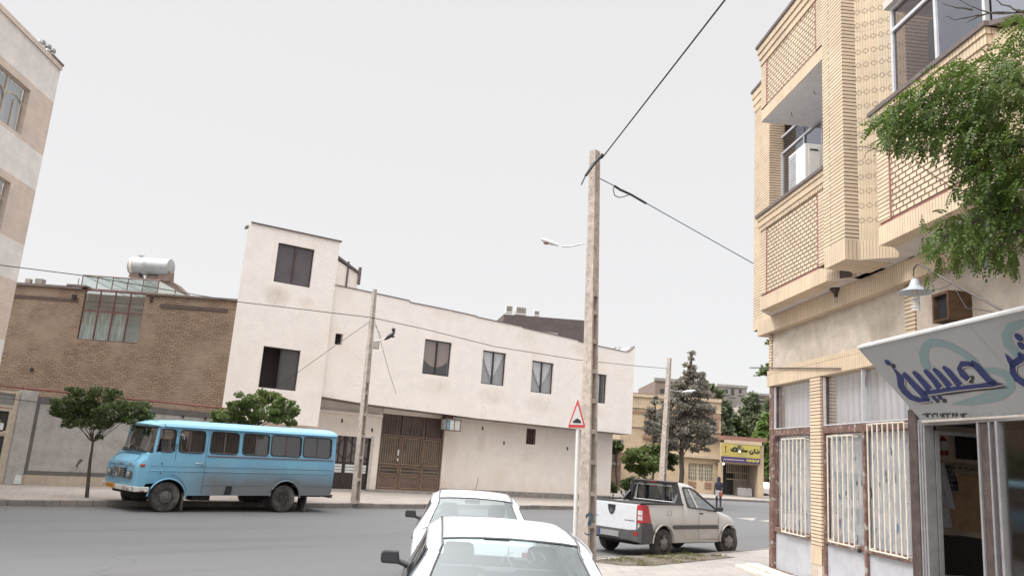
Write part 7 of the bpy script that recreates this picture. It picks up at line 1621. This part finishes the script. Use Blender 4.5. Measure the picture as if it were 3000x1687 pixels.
mb=MB(); mb.poly((x0,-.4,zo),(x1,-.4,zo),(x1,2.2,zo),(x0,2.2,zo)); mb.build('porch_ceiling',M['cement'],bk); mb=MB(); mb.poly((x0,-1.4,.17),(x1+.3,-1.4,.17),(x1+.3,2.2,.17),(x0,2.2,.17)); mb.build('porch_slab',M['cement'],bk)
h=ba(2127,1357,2.1); mb=MB(); mb.box(x0+.1,ba(2127,1400,2.1)[0],2.1,2.18,.2,zo); mb.box(ba(2129,1400,2.1)[0],ba(2148,1400,2.1)[0],2.1,2.18,.2,ba(2140,1383,2.1)[1]); mb.build('doorway',M['dark'],bk)
q=[ba(px,1400,2.1)[0] for px in (2128,2149,2151,2169,2171,2189)]; zz=[ba(2160,py,2.1)[1] for py in (1404,1386,1383,1360)]
mb=MB()
for a_,b2 in ((0,1),(2,3),(4,5)): mb.poly((q[a_],2.15,zz[2]),(q[b2],2.15,zz[2]),(q[b2],2.15,zz[3]),(q[a_],2.15,zz[3])); 
for a_,b2 in ((2,3),(4,5)): mb.poly((q[a_],2.15,zz[0]),(q[b2],2.15,zz[0]),(q[b2],2.15,zz[1]),(q[a_],2.15,zz[1]))
wd=mb.build('shop_window',plain('dark_pane',(.07,.065,.07),.3,var=.2),bk)
mb=MB()
for k in range(12): x=q[0]+(q[5]-q[0])*k/11; mb.box(x-.025,x+.025,2.08,2.12,zz[0] if k>4 else zz[2],zz[3])
for z in (zz[0],zz[1]+.05,zz[3]): mb.box(q[0],q[5],2.07,2.11,z-.05,z+.05)
mb.build('grille',M['ytrim'],wd)
# bakery sign
s0,s1=ba(2114,1310,-.8)[0],ba(2227,1310,-.8)[0]; za,zb2,zc=ba(2170,1302,-.8)[1],ba(2170,1339,-.8)[1],ba(2170,1355,-.8)[1]
bs=thing('bakery_sign','yellow bakery sign board with black Persian lettering above a violet strip','sign',tuple(BF.world(s0,-.8,zc)))
Wd=s1-s0; H1_,H2_=zb2-zc,za-zc
mb=MB(); mb.box(0,Wd,0,.12,H1_,H2_); mb.build('yellow_board',plain('sign_yellow',(.43,.365,.09),.5,var=.04),bs)
mb=MB(); mb.box(0,Wd,-.002,.118,0,H1_); mb.build('violet_strip',plain('sign_violet',(.07,.045,.13),.5,var=.1),bs)
def bsk(mb,pts,w_,o=-.02):
    pts=[(x*Wd,H1_+(H2_-H1_)*y) for x,y in pts]; n=len(pts)
    for (a,za_),(b,zb_2) in zip(pts,pts[1:]):
        d=Vector((b-a,zb_2-za_)); 
        if d.length<1e-5: continue
        d.normalize(); nn=Vector((-d.y,d.x))*w_/2; mb.poly((a+nn.x,o,za_+nn.y),(b+nn.x,o,zb_2+nn.y),(b-nn.x,o,zb_2-nn.y),(a-nn.x,o,za_-nn.y))
mb=MB(); W1=.13
bsk(mb,[(.97,.62),(.965,.46),(.90,.44),(.86,.46),(.855,.74)],W1); bsk(mb,[(.93,.72),(.935,.66)],W1)          # na
bsk(mb,[(.82,.52),(.81,.36),(.77,.32),(.735,.38),(.73,.55)],W1); bsk(mb,[(.775,.62),(.78,.56)],W1)        # nun
bsk(mb,[(.66,.62),(.655,.48),(.63,.48),(.628,.58),(.62,.48),(.60,.48),(.598,.58),(.59,.48),(.55,.48),(.545,.60),(.53,.48),(.50,.48)],W1*.9)
bsk(mb,[(.50,.48),(.45,.48),(.40,.52),(.36,.60),(.41,.72),(.43,.76)],W1); bsk(mb,[(.41,.48),(.34,.46),(.28,.46),(.245,.50),(.25,.60)],W1); bsk(mb,[(.32,.54),(.28,.62),(.34,.74),(.36,.78)],W1)
bsk(mb,[(.56,.70),(.57,.64)],W1); mb.build('black_lettering',M['black'],bs)
mb=MB()
for k in range(8): bsk(mb,[(.50+k*.028,.18),(.515+k*.028,.13)],.05)
for k in range(26): bsk(mb,[(.06+k*.02,-.20-.0*k),(.07+k*.02,-.26)],.05)
mb.build('small_lettering',plain('pale_letters',(.55,.52,.5),.6),bs)
mb=MB()
for k in range(9): bsk(mb,[(.96-k*.035,-.10-.08*(k%2)),(.945-k*.035,-.30+.05*(k%3)),(.925-k*.035,-.25)],.10)
mb.build('yellow_lettering',plain('yellow_letters',(.62,.55,.12),.6),bs)
mb=MB(); bsk(mb,[(.06,.86),(.10,.80),(.15,.84)],.12); bsk(mb,[(.075,.75),(.08,.3),(.14,.12)],.25); bsk(mb,[(.12,.80),(.13,.3)],.2); mb.build('bread_picture',plain('tan_ink',(.55,.38,.14),.6),bs)
mb=MB(); mb.box(Wd*.42,Wd*.50,-.35,-.02,H2_*.93,H2_*1.0) ; mb.build('lamp_hood',M['steel'],bs)
em,nt,b_=newmat('lit_bulb'); b_.inputs['Emission Color'].default_value=(1,1,.95,1); b_.inputs['Emission Strength'].default_value=.7; b_.inputs['Base Color'].default_value=(.8,.8,.8,1)
for k,(px,py,lb) in enumerate(((2167,1322,'lit globe lamp in front of the yellow bakery sign'),(2120,1358,'lit globe lamp under the left end of the violet bakery sign strip'))):
    x,z=ba(px,py,-1.1); t=thing('globe_lamp',lb,'lamp',tuple(BF.world(x,-1.1,z)))
    mb=MB(); mb.lathe([(.03,.12),(.08,.07),(.10,0),(.08,-.07),(.03,-.10)],(0,0,0),'z',14); mb.build('globe',em,t,smooth=60); mb=MB(); mb.lathe([(.20,.14),(.05,.24),(.04,.28)],(0,0,0),'z',14); mb.tube([(0,0,.3),(0,.3,.5)],.03,5); mb.build('cap',M['black'],t)
# flour sacks at the bakery door
for k,(px,lb) in enumerate(((2168,'left of three white flour sacks standing by the bakery wall'),(2181,'middle one of the three white sacks by the bakery wall'),(2195,'right of three white flour sacks standing by the bakery wall'))):
    x,_=ba(px,1430,.6); t=thing('flour_sack',lb,'sack',tuple(BF.world(x,.6,.17)),.0,'white sacks outside the bakery')
    mb=MB(); 
    mb.prism([(-.20,-.2,0),(.20,-.2,0),(.23,-.2,.15),(.20,-.2,.62),(.10,-.2,.72),(-.12,-.2,.72),(-.21,-.2,.6),(-.23,-.2,.2)],(0,.38,0)); mb.build('bag',plain('sack_white',(.52,.50,.50),.8,var=.15,scale=5),t,bevel=.06)
# background buildings
def block(name,label,px0,px1,pyt,depth,mat,wins=(),z0=0,dy=12):
    F=Frame((0,depth),90); a=F.at(px0,pyt)[0]; b=F.at(px1,pyt)[0]; zt=F.at((px0+px1)/2,pyt)[1]; t=thing(name,label,'building',(a,depth,0))
    mb=MB(); mb.box(0,b-a,0,dy,z0,zt); mb.build('wall',mat,t)
    for w0,w1,w2,w3 in wins:
        p=F.at(w0,w1); q=F.at(w2,w3); mb=MB(); mb.box(p[0]-a,q[0]-a,-.04,.3,q[1],p[1]); wo=mb.build('window',M['frame_dark'],t); mb=MB(); mb.box(p[0]-a-.2,q[0]-a+.2,-.15,0,q[1]-.25,q[1]-.05); mb.build('sill',M['cement'],wo)
    mb=MB(); mb.box(-.1,b-a+.1,-.12,.5,zt-.02,zt+.35); mb.build('parapet',M['cement'],t)
    return t,F,a
M['farbrick']=brick('far_grey_brown_brick',(.26,.20,.165),(.22,.17,.14),(.17,.135,.115),.3,.12,.02,bump=.2); M['fargrey']=plain('far_grey_render',(.25,.225,.21),.9,var=.15,scale=.6); M['farpink']=plain('far_pink_render',(.42,.36,.32),.9,var=.1,scale=.5)
block('unfinished_building','unfinished brown brick upper storey above the yellow building roof',1920,2075,1120,95,M['farbrick'],[(1934,1139,1951,1153),(1968,1139,1985,1153)])
block('grey_apartment_building','tall grey rendered building behind the trees, with three upper windows',2104,2188,1134,120,M['fargrey'],[(2122,1140,2132,1152),(2142,1138,2150,1158),(2165,1140,2172,1152)])
block('grey_brick_building','grey brown brick building right of the tall grey one, with louvred openings',2188,2262,1158,125,M['farbrick'],[(2223,1164,2240,1168),(2224,1175,2241,1180)])
block('pink_rendered_building','low pale pinkish building between the poplars below the tall grey building',2165,2200,1192,112,M['farpink'])
block('narrow_white_building','narrow whitish building corner left of the tall grey one',2098,2112,1150,118,plain('far_white_render',(.55,.50,.47),.9))
# dark recess house glimpsed under the right end of the cream overhang
block('terracotta_house','small brown house glimpsed between the cream building and the yellow one',1795,1822,1300,62,plain('brown_house',(.27,.17,.12),.9,var=.2),[(1800,1310,1806,1352)])
# low wall and planter kerb in front of the garden
# parked white car beyond the bakery
car3F=Frame((0,82),90); xx_=car3F.at(2236,1405)[0]
wc=thing('distant_car','small white car parked far away beyond the bakery, partly hidden by the shop post','car',(xx_,80,0),R_(60))
mb=MB()
for zq in (0,): mb.prism([(-2,-.8,.35),(2.1,-.8,.35),(2.1,-.8,.75),(1.3,-.8,.92),(.7,-.8,1.38),(-1.0,-.8,1.42),(-1.7,-.8,.98),(-2.1,-.8,.9)],(0,1.6,0))
mb.build('body',M['carwhite'],wc,bevel=.06)
mb=MB(); mb.box(-1.2,.85,-.81,.81,.98,1.3); mb.build('window_band',M['frame_dark'],wc,bevel=.02)
for x in (-1.3,1.3):
    for s in (-1,1): wheel(wc,x,s*.74,.3,.18,s,M['steel'])
# ================================================================= VEGETATION
def leafcloud(mb,c,r,n,size,rd,flat=1.0,aspect=2.2,droop=.2,shell=.55):
    for _ in range(n):
        while True:
            v=Vector((rd.uniform(-1,1),rd.uniform(-1,1),rd.uniform(-1,1)))
            if .05<v.length<1: break
        v=v.normalized()*(v.length**shell); p=Vector(c)+Vector((v.x*r,v.y*r,v.z*r*flat))
        s=size*rd.uniform(.6,1.35); d=(Vector((v.x,v.y,v.z*.4-droop+rd.uniform(-.5,.5)))+Vector((rd.uniform(-.6,.6),rd.uniform(-.6,.6),0))).normalized()
        q=d.cross(Vector((rd.uniform(-1,1),rd.uniform(-1,1),rd.uniform(-.2,1.2)))).normalized()*s/aspect
        e=d*s; mb.poly(tuple(p),tuple(p+e*.45+q),tuple(p+e),tuple(p+e*.5-q))
def branch(mb,pts,r0,r1,rd,j=.03,seg=6):
    pts=[Vector(p) for p in pts]; out=[pts[0]]
    for a,b in zip(pts,pts[1:]):
        for k in range(1,4):
            q=a.lerp(b,k/3); L_=(b-a).length; q+=Vector((rd.uniform(-j,j),rd.uniform(-j,j),rd.uniform(-j,j)))*L_ if k<3 else Vector(); out.append(q)
    mb.tube([tuple(p) for p in out],r0,seg,r1)
def tree(name,label,depth,base,trunkpx,clumps,per,size,mat,bark,r0,seed,group=None,flat=.8,cat='tree',z0=.15,limbs=True,aspect=2.2,droop=.2,thick=.8,dj=.5):
    rd=random.Random(seed); F=Frame((0,depth),90); bx=F.at(*base)[0]; root=Vector((bx,depth,z0)); t=thing(name,label,cat,tuple(root),0,group)
    loc=lambda px,py,dy=0:(lambda q:Vector((q[0],depth+dy,q[1]))-root)(F.at(px,py,dy))
    tp=[Vector((0,0,0))]+[loc(*p) for p in trunkpx]; mb=MB(); branch(mb,tp,r0,r0*.55,rd,.02,8)
    cs=[]
    for px,py,r in clumps:
        dy=rd.uniform(-dj,dj)*r/FPX*depth*1.6; cs.append((loc(px,py,dy),r/FPX*depth))
    if limbs:
        for c,r in cs:
            s=tp[-1]; 
            if len(tp)>2: s=min(tp[1:],key=lambda q:(q-c).length)
            branch(mb,[s,s.lerp(c,.55)+Vector((0,0,.12*(c-s).length)),c],r0*.22,r0*.06,rd,.06,5)
    mb.build('trunk',bark,t,smooth=60)
    mb=MB()
    for c,r in cs:
        n=int(per*(r*r/.09)**.9)+8
        leafcloud(mb,c,r*.78,int(n*.35),size,rd,flat,aspect,droop)
        for _ in range(9):
            a=rd.uniform(0,6.28); q=r*rd.uniform(.45,1.05); cc=Vector(c)+Vector((q*math.cos(a),q*math.sin(a),r*flat*rd.uniform(-.75,.75)))
            leafcloud(mb,cc,r*rd.uniform(.16,.42),int(n*.075),size,rd,.5,aspect,droop,.8)
    mb.build('crown',mat,t); return t
M['lf_dark']=leafmat('dark_locust_leaves',(.030,.050,.018),(.115,.155,.045)); M['lf_mid']=leafmat('mid_green_leaves',(.050,.080,.022),(.19,.25,.07))
M['lf_con']=leafmat('dusty_conifer_needles',(.16,.15,.12),(.36,.33,.27)); M['lf_far']=leafmat('far_green_leaves',(.10,.125,.075),(.21,.24,.14)); M['lf_bright']=leafmat('bright_far_leaves',(.09,.15,.035),(.22,.31,.09)); M['lf_near']=leafmat('near_locust_leaflets',(.014,.034,.008),(.125,.19,.034),.9)
g0=G(254,1457,.15)
tree('locust_tree','small dark green tree with a thin forked trunk on the pavement left of the minibus',g0.y,(254,1457),[(262,1370),(272,1295)],
 [(188,1190,38),(238,1160,42),(296,1158,46),(330,1198,42),(215,1215,40),(278,1218,44),(250,1188,46),(338,1150,22),(172,1208,24),(205,1238,22),(305,1242,26),(250,1240,20),(398,1198,36),(428,1222,24),(388,1228,30),(368,1190,26),(415,1185,22),(345,1225,24),(292,1278,9)],900,.052,M['lf_dark'],M['bark'],.055,11,flat=.62,limbs=True)
tree('locust_tree','rounded mid green tree behind the minibus roof, in front of the cream tower',26.6,(745,1480),[(742,1340),(744,1255)],
 [(660,1215,36),(700,1192,38),(745,1175,42),(788,1163,36),(828,1182,32),(845,1212,28),(780,1208,42),(730,1222,38),(640,1232,18),(852,1238,16),(690,1238,28),(770,1150,14),(812,1225,26),(625,1236,9)],900,.066,M['lf_mid'],M['bark'],.07,12,flat=.62)
tree('conifer_tree','tall dusty grey green conifer with a straggly top in front of the yellow building',50,(1996,1462),[(1996,1340),(2003,1240),(2010,1160),(2020,1090),(2026,1030)],
 [(2026,1035,7),(2024,1052,7),(2012,1070,9),(2028,1078,9),(2020,1094,13),(1990,1122,14),(2008,1118,22),(2040,1112,24),(2055,1098,10),(1982,1150,32),(2022,1150,36),(2058,1145,26),(1972,1195,36),(2020,1200,46),(2062,1200,34),(2082,1235,16),(1958,1240,30),(2006,1250,48),(2052,1250,36),(1985,1292,38),(2032,1300,36),(2062,1290,24),(2085,1262,12),(2095,1290,8),(1955,1285,18),(1975,1170,20)],210,.17,M['lf_con'],M['bark'],.16,13,flat=.75,aspect=3,droop=-.3)
tree('conifer_tree','thin grey green conifer shoot left of the tall dusty one, behind the far pole',54,(1912,1455),[(1912,1350),(1916,1250),(1920,1190)],
 [(1921,1165,6),(1917,1178,8),(1908,1202,10),(1918,1222,15),(1902,1240,12),(1935,1222,11),(1912,1262,20),(1898,1215,8),(1940,1255,16),(1930,1285,16)],330,.17,M['lf_con'],M['bark'],.09,14,aspect=3,droop=-.3)
tree('locust_tree','bright rounded green garden tree left of the far concrete pole',48,(1888,1452),[(1888,1410),(1890,1370)],
 [(1852,1322,20),(1838,1348,17),(1868,1340,26),(1898,1352,28),(1855,1370,20),(1885,1380,22),(1916,1370,16),(1880,1318,14)],170,.16,M['lf_mid'],M['bark'],.09,15,flat=.6)
tree('locust_tree','darker rounded green garden tree directly behind the far concrete pole',51,(1935,1452),[(1935,1410),(1936,1350)],
 [(1912,1318,22),(1938,1318,24),(1962,1338,20),(1972,1352,12),(1925,1345,24),(1950,1365,18),(1920,1308,12)],170,.16,M['lf_dark'],M['bark'],.09,16,flat=.6)
def bush(label,depth,base,clumps,seed,mat,per=190,size=.13):
    return tree('bush',label,depth,base,[(base[0],base[1]-8)],clumps,per,size,mat,M['bark'],.04,seed,None,.8,'bush')
bush('dark rounded bush at the foot of the bright garden tree',46,(1852,1447),[(1835,1418,20),(1858,1412,26),(1882,1420,22),(1850,1430,22),(1900,1412,16)],21,M['lf_dark'])
bush('small dark bush half hidden by the right end of the cream wall',48,(1796,1446),[(1794,1425,12),(1790,1415,9),(1800,1435,9)],22,M['lf_dark'])
bush('dark hedge clump under the bright tree beyond the bakery',84,(2240,1428),[(2236,1412,10),(2250,1408,12),(2262,1414,12)],24,M['lf_dark'])
tree('garden_tree','dark leafy tree glimpsed under the right end of the cream overhang',60,(1806,1450),[(1806,1360),(1806,1320)],[(1803,1305,12),(1812,1312,12),(1798,1320,8),(1808,1295,8)],150,.2,M['lf_dark'],M['bark'],.09,23)
far=[('leafy dark poplar immediately right of the dusty conifer top',2092,[(2078,1140,14),(2092,1155,20),(2088,1185,24),(2102,1210,20),(2100,1245,22)],M['lf_bright'] and M['lf_far']),
('narrow green poplar between the conifer and the tall grey building',2122,[(2112,1188,12),(2122,1185,14),(2128,1212,18),(2118,1240,20),(2130,1262,18),(2120,1275,18)],M['lf_far']),
('low dark tree above the left end of the bakery roof',2152,[(2150,1235,12),(2160,1255,18),(2142,1262,16),(2170,1268,16),(2155,1280,18),(2158,1222,7)],M['lf_dark']),
('tall grey green poplar above the middle of the bakery roof',2206,[(2206,1162,12),(2200,1182,18),(2212,1195,18),(2196,1215,22),(2214,1228,20),(2200,1250,24),(2192,1272,20)],M['lf_far']),
('grey green poplar beside the shop corner post, right of the taller one',2252,[(2258,1172,7),(2256,1192,12),(2245,1205,14),(2262,1225,16),(2248,1240,16)],M['lf_far'])]
for k,(lb,bx,cl,mt) in enumerate(far):
    tree('poplar_tree',lb,88+k*1.5,(bx,1440),[(bx,1350),(bx,cl[len(cl)//2][1])],cl,60,.45,mt,M['bark'],.2,31+k,'trees behind the bakery',.95,aspect=1.8)
tree('poplar_tree','bright light green tree right of the bakery, beside the shop corner post',83,(2245,1436),[(2245,1380),(2243,1300)],[(2250,1215,10),(2240,1245,18),(2255,1262,22),(2232,1278,20),(2225,1300,20),(2248,1305,26),(2240,1335,26),(2258,1345,24),(2236,1368,20),(2256,1378,20)],70,.42,M['lf_bright'],M['bark'],.18,40,'trees behind the bakery',.9,aspect=1.8)
tree('locust_tree','leafy tree behind the corner building, a few twigs showing left of its wall',27,(2330,1500),[(2330,1300),(2320,1130)],[(2262,1070,14),(2250,1088,12),(2240,1080,9),(2256,1100,10),(2226,1094,4),(2222,1092,3),(2212,1100,3),(2250,1004,4),(2262,1000,8),(2290,1040,30),(2320,1080,40)],260,.12,M['lf_mid'],M['bark'],.08,41)
# ---- near locust tree on the right: pinnate leaves on hanging twigs
def near_tree():
    rd=random.Random(5); root=Vector((5.2,6.0,.1)); t=thing('locust_tree','large overhanging locust tree with hanging feathery leaves at the right edge','tree',tuple(root))
    F=lambda px,py,d:(lambda q:Vector((q[0],d,q[1])))(Frame((0,d),90).at(px,py))
    mb=MB(); top=Vector((5.0,6.4,3.9)); branch(mb,[(0,0,0),(.0,.1,1.9),tuple(top-root)],.13,.085,rd,.02,10)
    limbs=[[(3090,450,6.7),(2960,400,7.1),(2840,370,7.4),(2720,380,7.7),(2610,400,7.9)],[(3060,250,6.9),(2960,240,7.2),(2850,240,7.5),(2750,250,7.8)],[(3080,600,6.5),(2980,610,6.8),(2900,640,7.1),(2820,660,7.3),(2755,700,7.5)],[(3050,100,7),(3000,40,7.1)],[(3060,640,6.4),(2990,680,6.7),(2930,720,6.9)]]
    lw=[]
    for L_ in limbs:
        P=[F(*p)-root for p in L_]; lw.append(P); branch(mb,[top-root]+P,.045,.010,rd,.05,6)
    # bare dry twigs at the top
    tw=[[(3010,35,7.0),(2900,40,7.1),(2860,25,7.1),(2800,-5,7.15)],[(2960,38,7.05),(2900,38,7.1),(2845,50,7.1),(2800,60,7.15),(2770,48,7.15)],[(2990,36,7.0),(2935,15,7.1),(2900,-10,7.1)],[(2880,45,7.1),(2850,58,7.1),(2830,68,7.1)],[(2850,30,7.1),(2820,24,7.1),(2790,20,7.1),(2760,10,7.1)]]
    for L_ in tw: branch(mb,[F(*p)-root for p in L_],.010,.0025,rd,.08,5)
    for L_ in [[(2700,440,7.8),(2660,450,7.9),(2610,441,8.0)],[(2850,560,7.3),(2780,545,7.5),(2715,500,7.6),(2690,482,7.7)],[(2610,441,8.0),(2560,435,8.0),(2520,430,8.05),(2490,435,8.1)],[(2560,436,8.0),(2540,446,8.05),(2528,470,8.1)]]: branch(mb,[F(*p)-root for p in L_],.006,.002,rd,.10,4)
    mb.build('trunk',M['bark'],t,smooth=60)
    spots=[(2580,352,26),(2612,325,32),(2650,330,45),(2700,285,52),(2765,235,46),(2820,205,40),(2850,265,70),(2920,235,75),(2985,160,60),(2985,260,60),(2700,365,62),(2790,350,75),(2880,360,80),(2965,370,75),(2640,390,36),(2600,400,20),(2860,460,55),(2930,480,75),(2990,500,70),(2955,600,60),(2890,590,45),(2862,540,45),(2985,690,45),(2830,640,36),(2795,685,34),(2850,700,46),(2905,730,38),(2760,720,24),(2815,735,26),(2765,640,18),(2745,672,16),(2990,620,60),(2700,420,18),(2745,430,16),(2820,430,26),(2995,60,30),(2900,660,45),(2935,545,50)]
    mb=MB()
    def pinnate(p,d,L_,n):
        d=d.normalized(); side=d.cross(Vector((rd.uniform(-.4,.4),rd.uniform(-.4,.4),1))).normalized(); up=side.cross(d)
        cur=Vector(p); dd=Vector(d)
        for k in range(n):
            dd=(dd+Vector((0,0,-.10))).normalized(); cur=cur+dd*(L_/n)
            for s in ((1,-1) if k<n-1 else (0,)):
                a=(side*s+dd*.35+Vector((0,0,-.15+rd.uniform(-.25,.25)))).normalized() if s else dd
                ll=L_*.215*(1-.3*abs(k/n-.45)); w_=ll*.25; b=a.cross(up if abs(a.dot(up))<.9 else side).normalized()
                b=(b+Vector((rd.uniform(-.4,.4),rd.uniform(-.4,.4),rd.uniform(-.4,.4)))).normalized()
                q=cur+a*ll*.06
                mb.poly(tuple(q),tuple(q+a*ll*.28+b*w_),tuple(q+a*ll*.72+b*w_),tuple(q+a*ll),tuple(q+a*ll*.72-b*w_),tuple(q+a*ll*.28-b*w_))
    for px,py,r in spots:
        base=7.5-(px-2700)/400*.5
        n=int(r*r/38)+5
        for _ in range(n):
            a=rd.uniform(0,6.28); rr=r*math.sqrt(rd.random()); d=base+rd.uniform(-.55,.55)
            p=F(px+rr*math.cos(a),py+rr*math.sin(a),d)-root
            dirv=Vector((rd.uniform(-1,.35),rd.uniform(-.6,.6),rd.uniform(-.9,.15)))
            pinnate(p,dirv,rd.uniform(.13,.23),rd.choice((6,7,8)))
    for sx,sy,n in ((2728,705,8),(2700,640,3),(2752,760,6),(2700,700,3),(2720,800,4),(2965,740,6),(2970,770,5),(2925,745,5),(2870,760,5),(2800,770,5),(2790,560,5),(2830,560,6)):
        for k in range(n): pinnate(F(sx+rd.uniform(-8,8),sy+rd.uniform(-22,16),7.4+rd.uniform(-.2,.2))-root,Vector((rd.uniform(-.4,.3),rd.uniform(-.3,.3),-1)),rd.uniform(.14,.2),7)
    mb.build('crown',M['lf_near'],t); return t
near_tree()
# grey plastic strip caught in the tree
t0=Vector((0,7.0,0)); F0=Frame((0,7.0),90)
P=[(2893,540,24),(2896,580,26),(2898,620,24),(2892,660,20),(2893,700,12),(2890,740,7),(2888,782,3)]
x0,z0=F0.at(2895,540); ps=thing('plastic_strip','long translucent grey plastic strip hanging from the overhanging tree','plastic strip',(x0,7.0,z0))
mb=MB(); rows=[]
for k,(px,py,w_) in enumerate(P):
    a=F0.at(px-w_/2,py); b=F0.at(px+w_/2,py); rows.append(mb.V((a[0]-x0,.02*math.sin(k),a[1]-z0),((a[0]*2+b[0])/3-x0,-.03,a[1]-z0),((a[0]+b[0]*2)/3-x0,.03*math.cos(k),b[1]-z0),(b[0]-x0,-.01,b[1]-z0)))
for a,b in zip(rows,rows[1:]):
    for j in range(3): mb.F((a[j],a[j+1],b[j+1],b[j]))
mb.build('film',plain('grey_film',(.23,.26,.28),.35,var=.2,scale=9),ps,smooth=60)
# ================================================================= WOMAN WALKING
def person():
    d=46.0; F=Frame((0,d),90); x,_=F.at(2105,1480); root=Vector((x,d,.0)); zt=F.at(2105,1396)[1]
    t=thing('person','woman in a dark hooded jacket and pale tunic walking away with an orange bag','person',tuple(root),R_(-8))
    k=zt/1.68
    V_=[];E_=[];Rr=[]
    def add(p,r,par=None):
        V_.append((p[0]*k,p[1]*k,p[2]*k)); Rr.append(r*k)
        if par is not None: E_.append((par,len(V_)-1))
        return len(V_)-1
    pel=add((0,0,.92),.135); wa=add((0,.0,1.08),.115,pel); ch=add((0,.01,1.27),.13,wa); sh=add((0,.0,1.38),.09,ch); nk=add((0,.0,1.45),.045,sh); h1=add((0,.015,1.53),.075,nk); h2=add((0,.01,1.61),.075,h1)
    for s,fy in ((-1,.16),(1,-.14)):
        hp=add((s*.085,.0,.86),.095,pel); kn=add((s*.09,fy*.45,.49),.075,hp); an=add((s*.09,fy*.6-.03,.10),.055,kn); ft=add((s*.095,fy*.6+.06,.045),.035,an); add((s*.10,fy*.6+.14,.035),.028,ft)
        so_=add((s*.17,.0,1.36),.055,sh); el=add((s*.22,-fy*.35,1.11),.04,so_); wr=add((s*.215,-fy*.2+.07,.89),.026,el); pm=add((s*.215,-fy*.2+.09,.83),.03,wr)
        for j in range(4): a=add((s*.215-.022+.015*j,-fy*.2+.10,.77),.0085,pm); add((s*.215-.022+.015*j,-fy*.2+.115,.735+.006*abs(j-1.5)),.0075,a)
        th=add((s*.185,-fy*.2+.12,.80),.010,pm)
    me=bpy.data.meshes.new('body'); me.from_pydata(V_,E_,[]); o=bpy.data.objects.new('body',me); sc.collection.objects.link(o); o.parent=t
    sk=o.modifiers.new('skin','SKIN'); 
    for i,r in enumerate(Rr): me.skin_vertices[0].data[i].radius=(r,r*.85); me.skin_vertices[0].data[i].use_root=(i==0)
    ss=o.modifiers.new('sub','SUBSURF'); ss.levels=1; ss.render_levels=2
    sm,nt,b=newmat('clothing_by_height'); sp_=nt.nodes.new('ShaderNodeSeparateXYZ'); nt.links.new(_obj(nt),sp_.inputs[0]); rp=nt.nodes.new('ShaderNodeValToRGB'); rp.color_ramp.interpolation='CONSTANT'
    e=rp.color_ramp.elements; e[0].position=0; e[0].color=(.02,.02,.025,1); e[1].position=.05; e[1].color=(.035,.04,.07,1); q=e.new(.84/1.8); q.color=(.035,.035,.05,1); 
    mr_=nt.nodes.new('ShaderNodeMapRange'); mr_.inputs[2].default_value=1.8*k; nt.links.new(sp_.outputs[2],mr_.inputs[0]); nt.links.new(mr_.outputs[0],rp.inputs[0]); nt.links.new(rp.outputs[0],b.inputs['Base Color']); me.materials.append(sm)
    jk=plain('navy_jacket',(.028,.028,.05),.9); sk_=plain('skin_tone',(.42,.27,.2),.6)
    mb=MB(); mb.lathe([(.17*k,.98*k),(.165*k,1.1*k),(.175*k,1.28*k),(.15*k,1.39*k),(.07*k,1.45*k)],(0,0,0),'z',16); o2=mb.build('jacket',jk,t,smooth=60)
    mb=MB(); mb.lathe([(.20*k,.66*k),(.19*k,.80*k),(.17*k,.97*k),(.165*k,1.0*k)],(0,0,0),'z',16); mb.build('tunic',plain('pale_tunic',(.42,.43,.46),.9,var=.15,scale=9),t,smooth=60)
    mb=MB(); mb.lathe([(.11*k,1.38*k),(.085*k,1.45*k),(.10*k,1.54*k),(.10*k,1.62*k),(.06*k,1.68*k),(.01*k,1.70*k)],(0,-.015,0),'z',14); mb.build('headscarf',jk,t,smooth=60)
    mb=MB(); mb.lathe([(.02,-.012),(.015,.012)],(0,.10*k,1.56*k),'y',8); mb.build('face',sk_,t)
    mb=MB(); mb.tube([(.17*k,.0,1.38*k),(.10,-.17*k,1.1*k),(.06,-.2*k,.86*k)],.012,5); bg=mb.build('bag_strap',M['black'],t)
    mb=MB(); mb.box(-.02,.17,-.30*k,-.19*k,.66*k,.90*k); mb.build('bag',plain('orange_bag',(.36,.10,.035),.6),t,bevel=.03)
person()
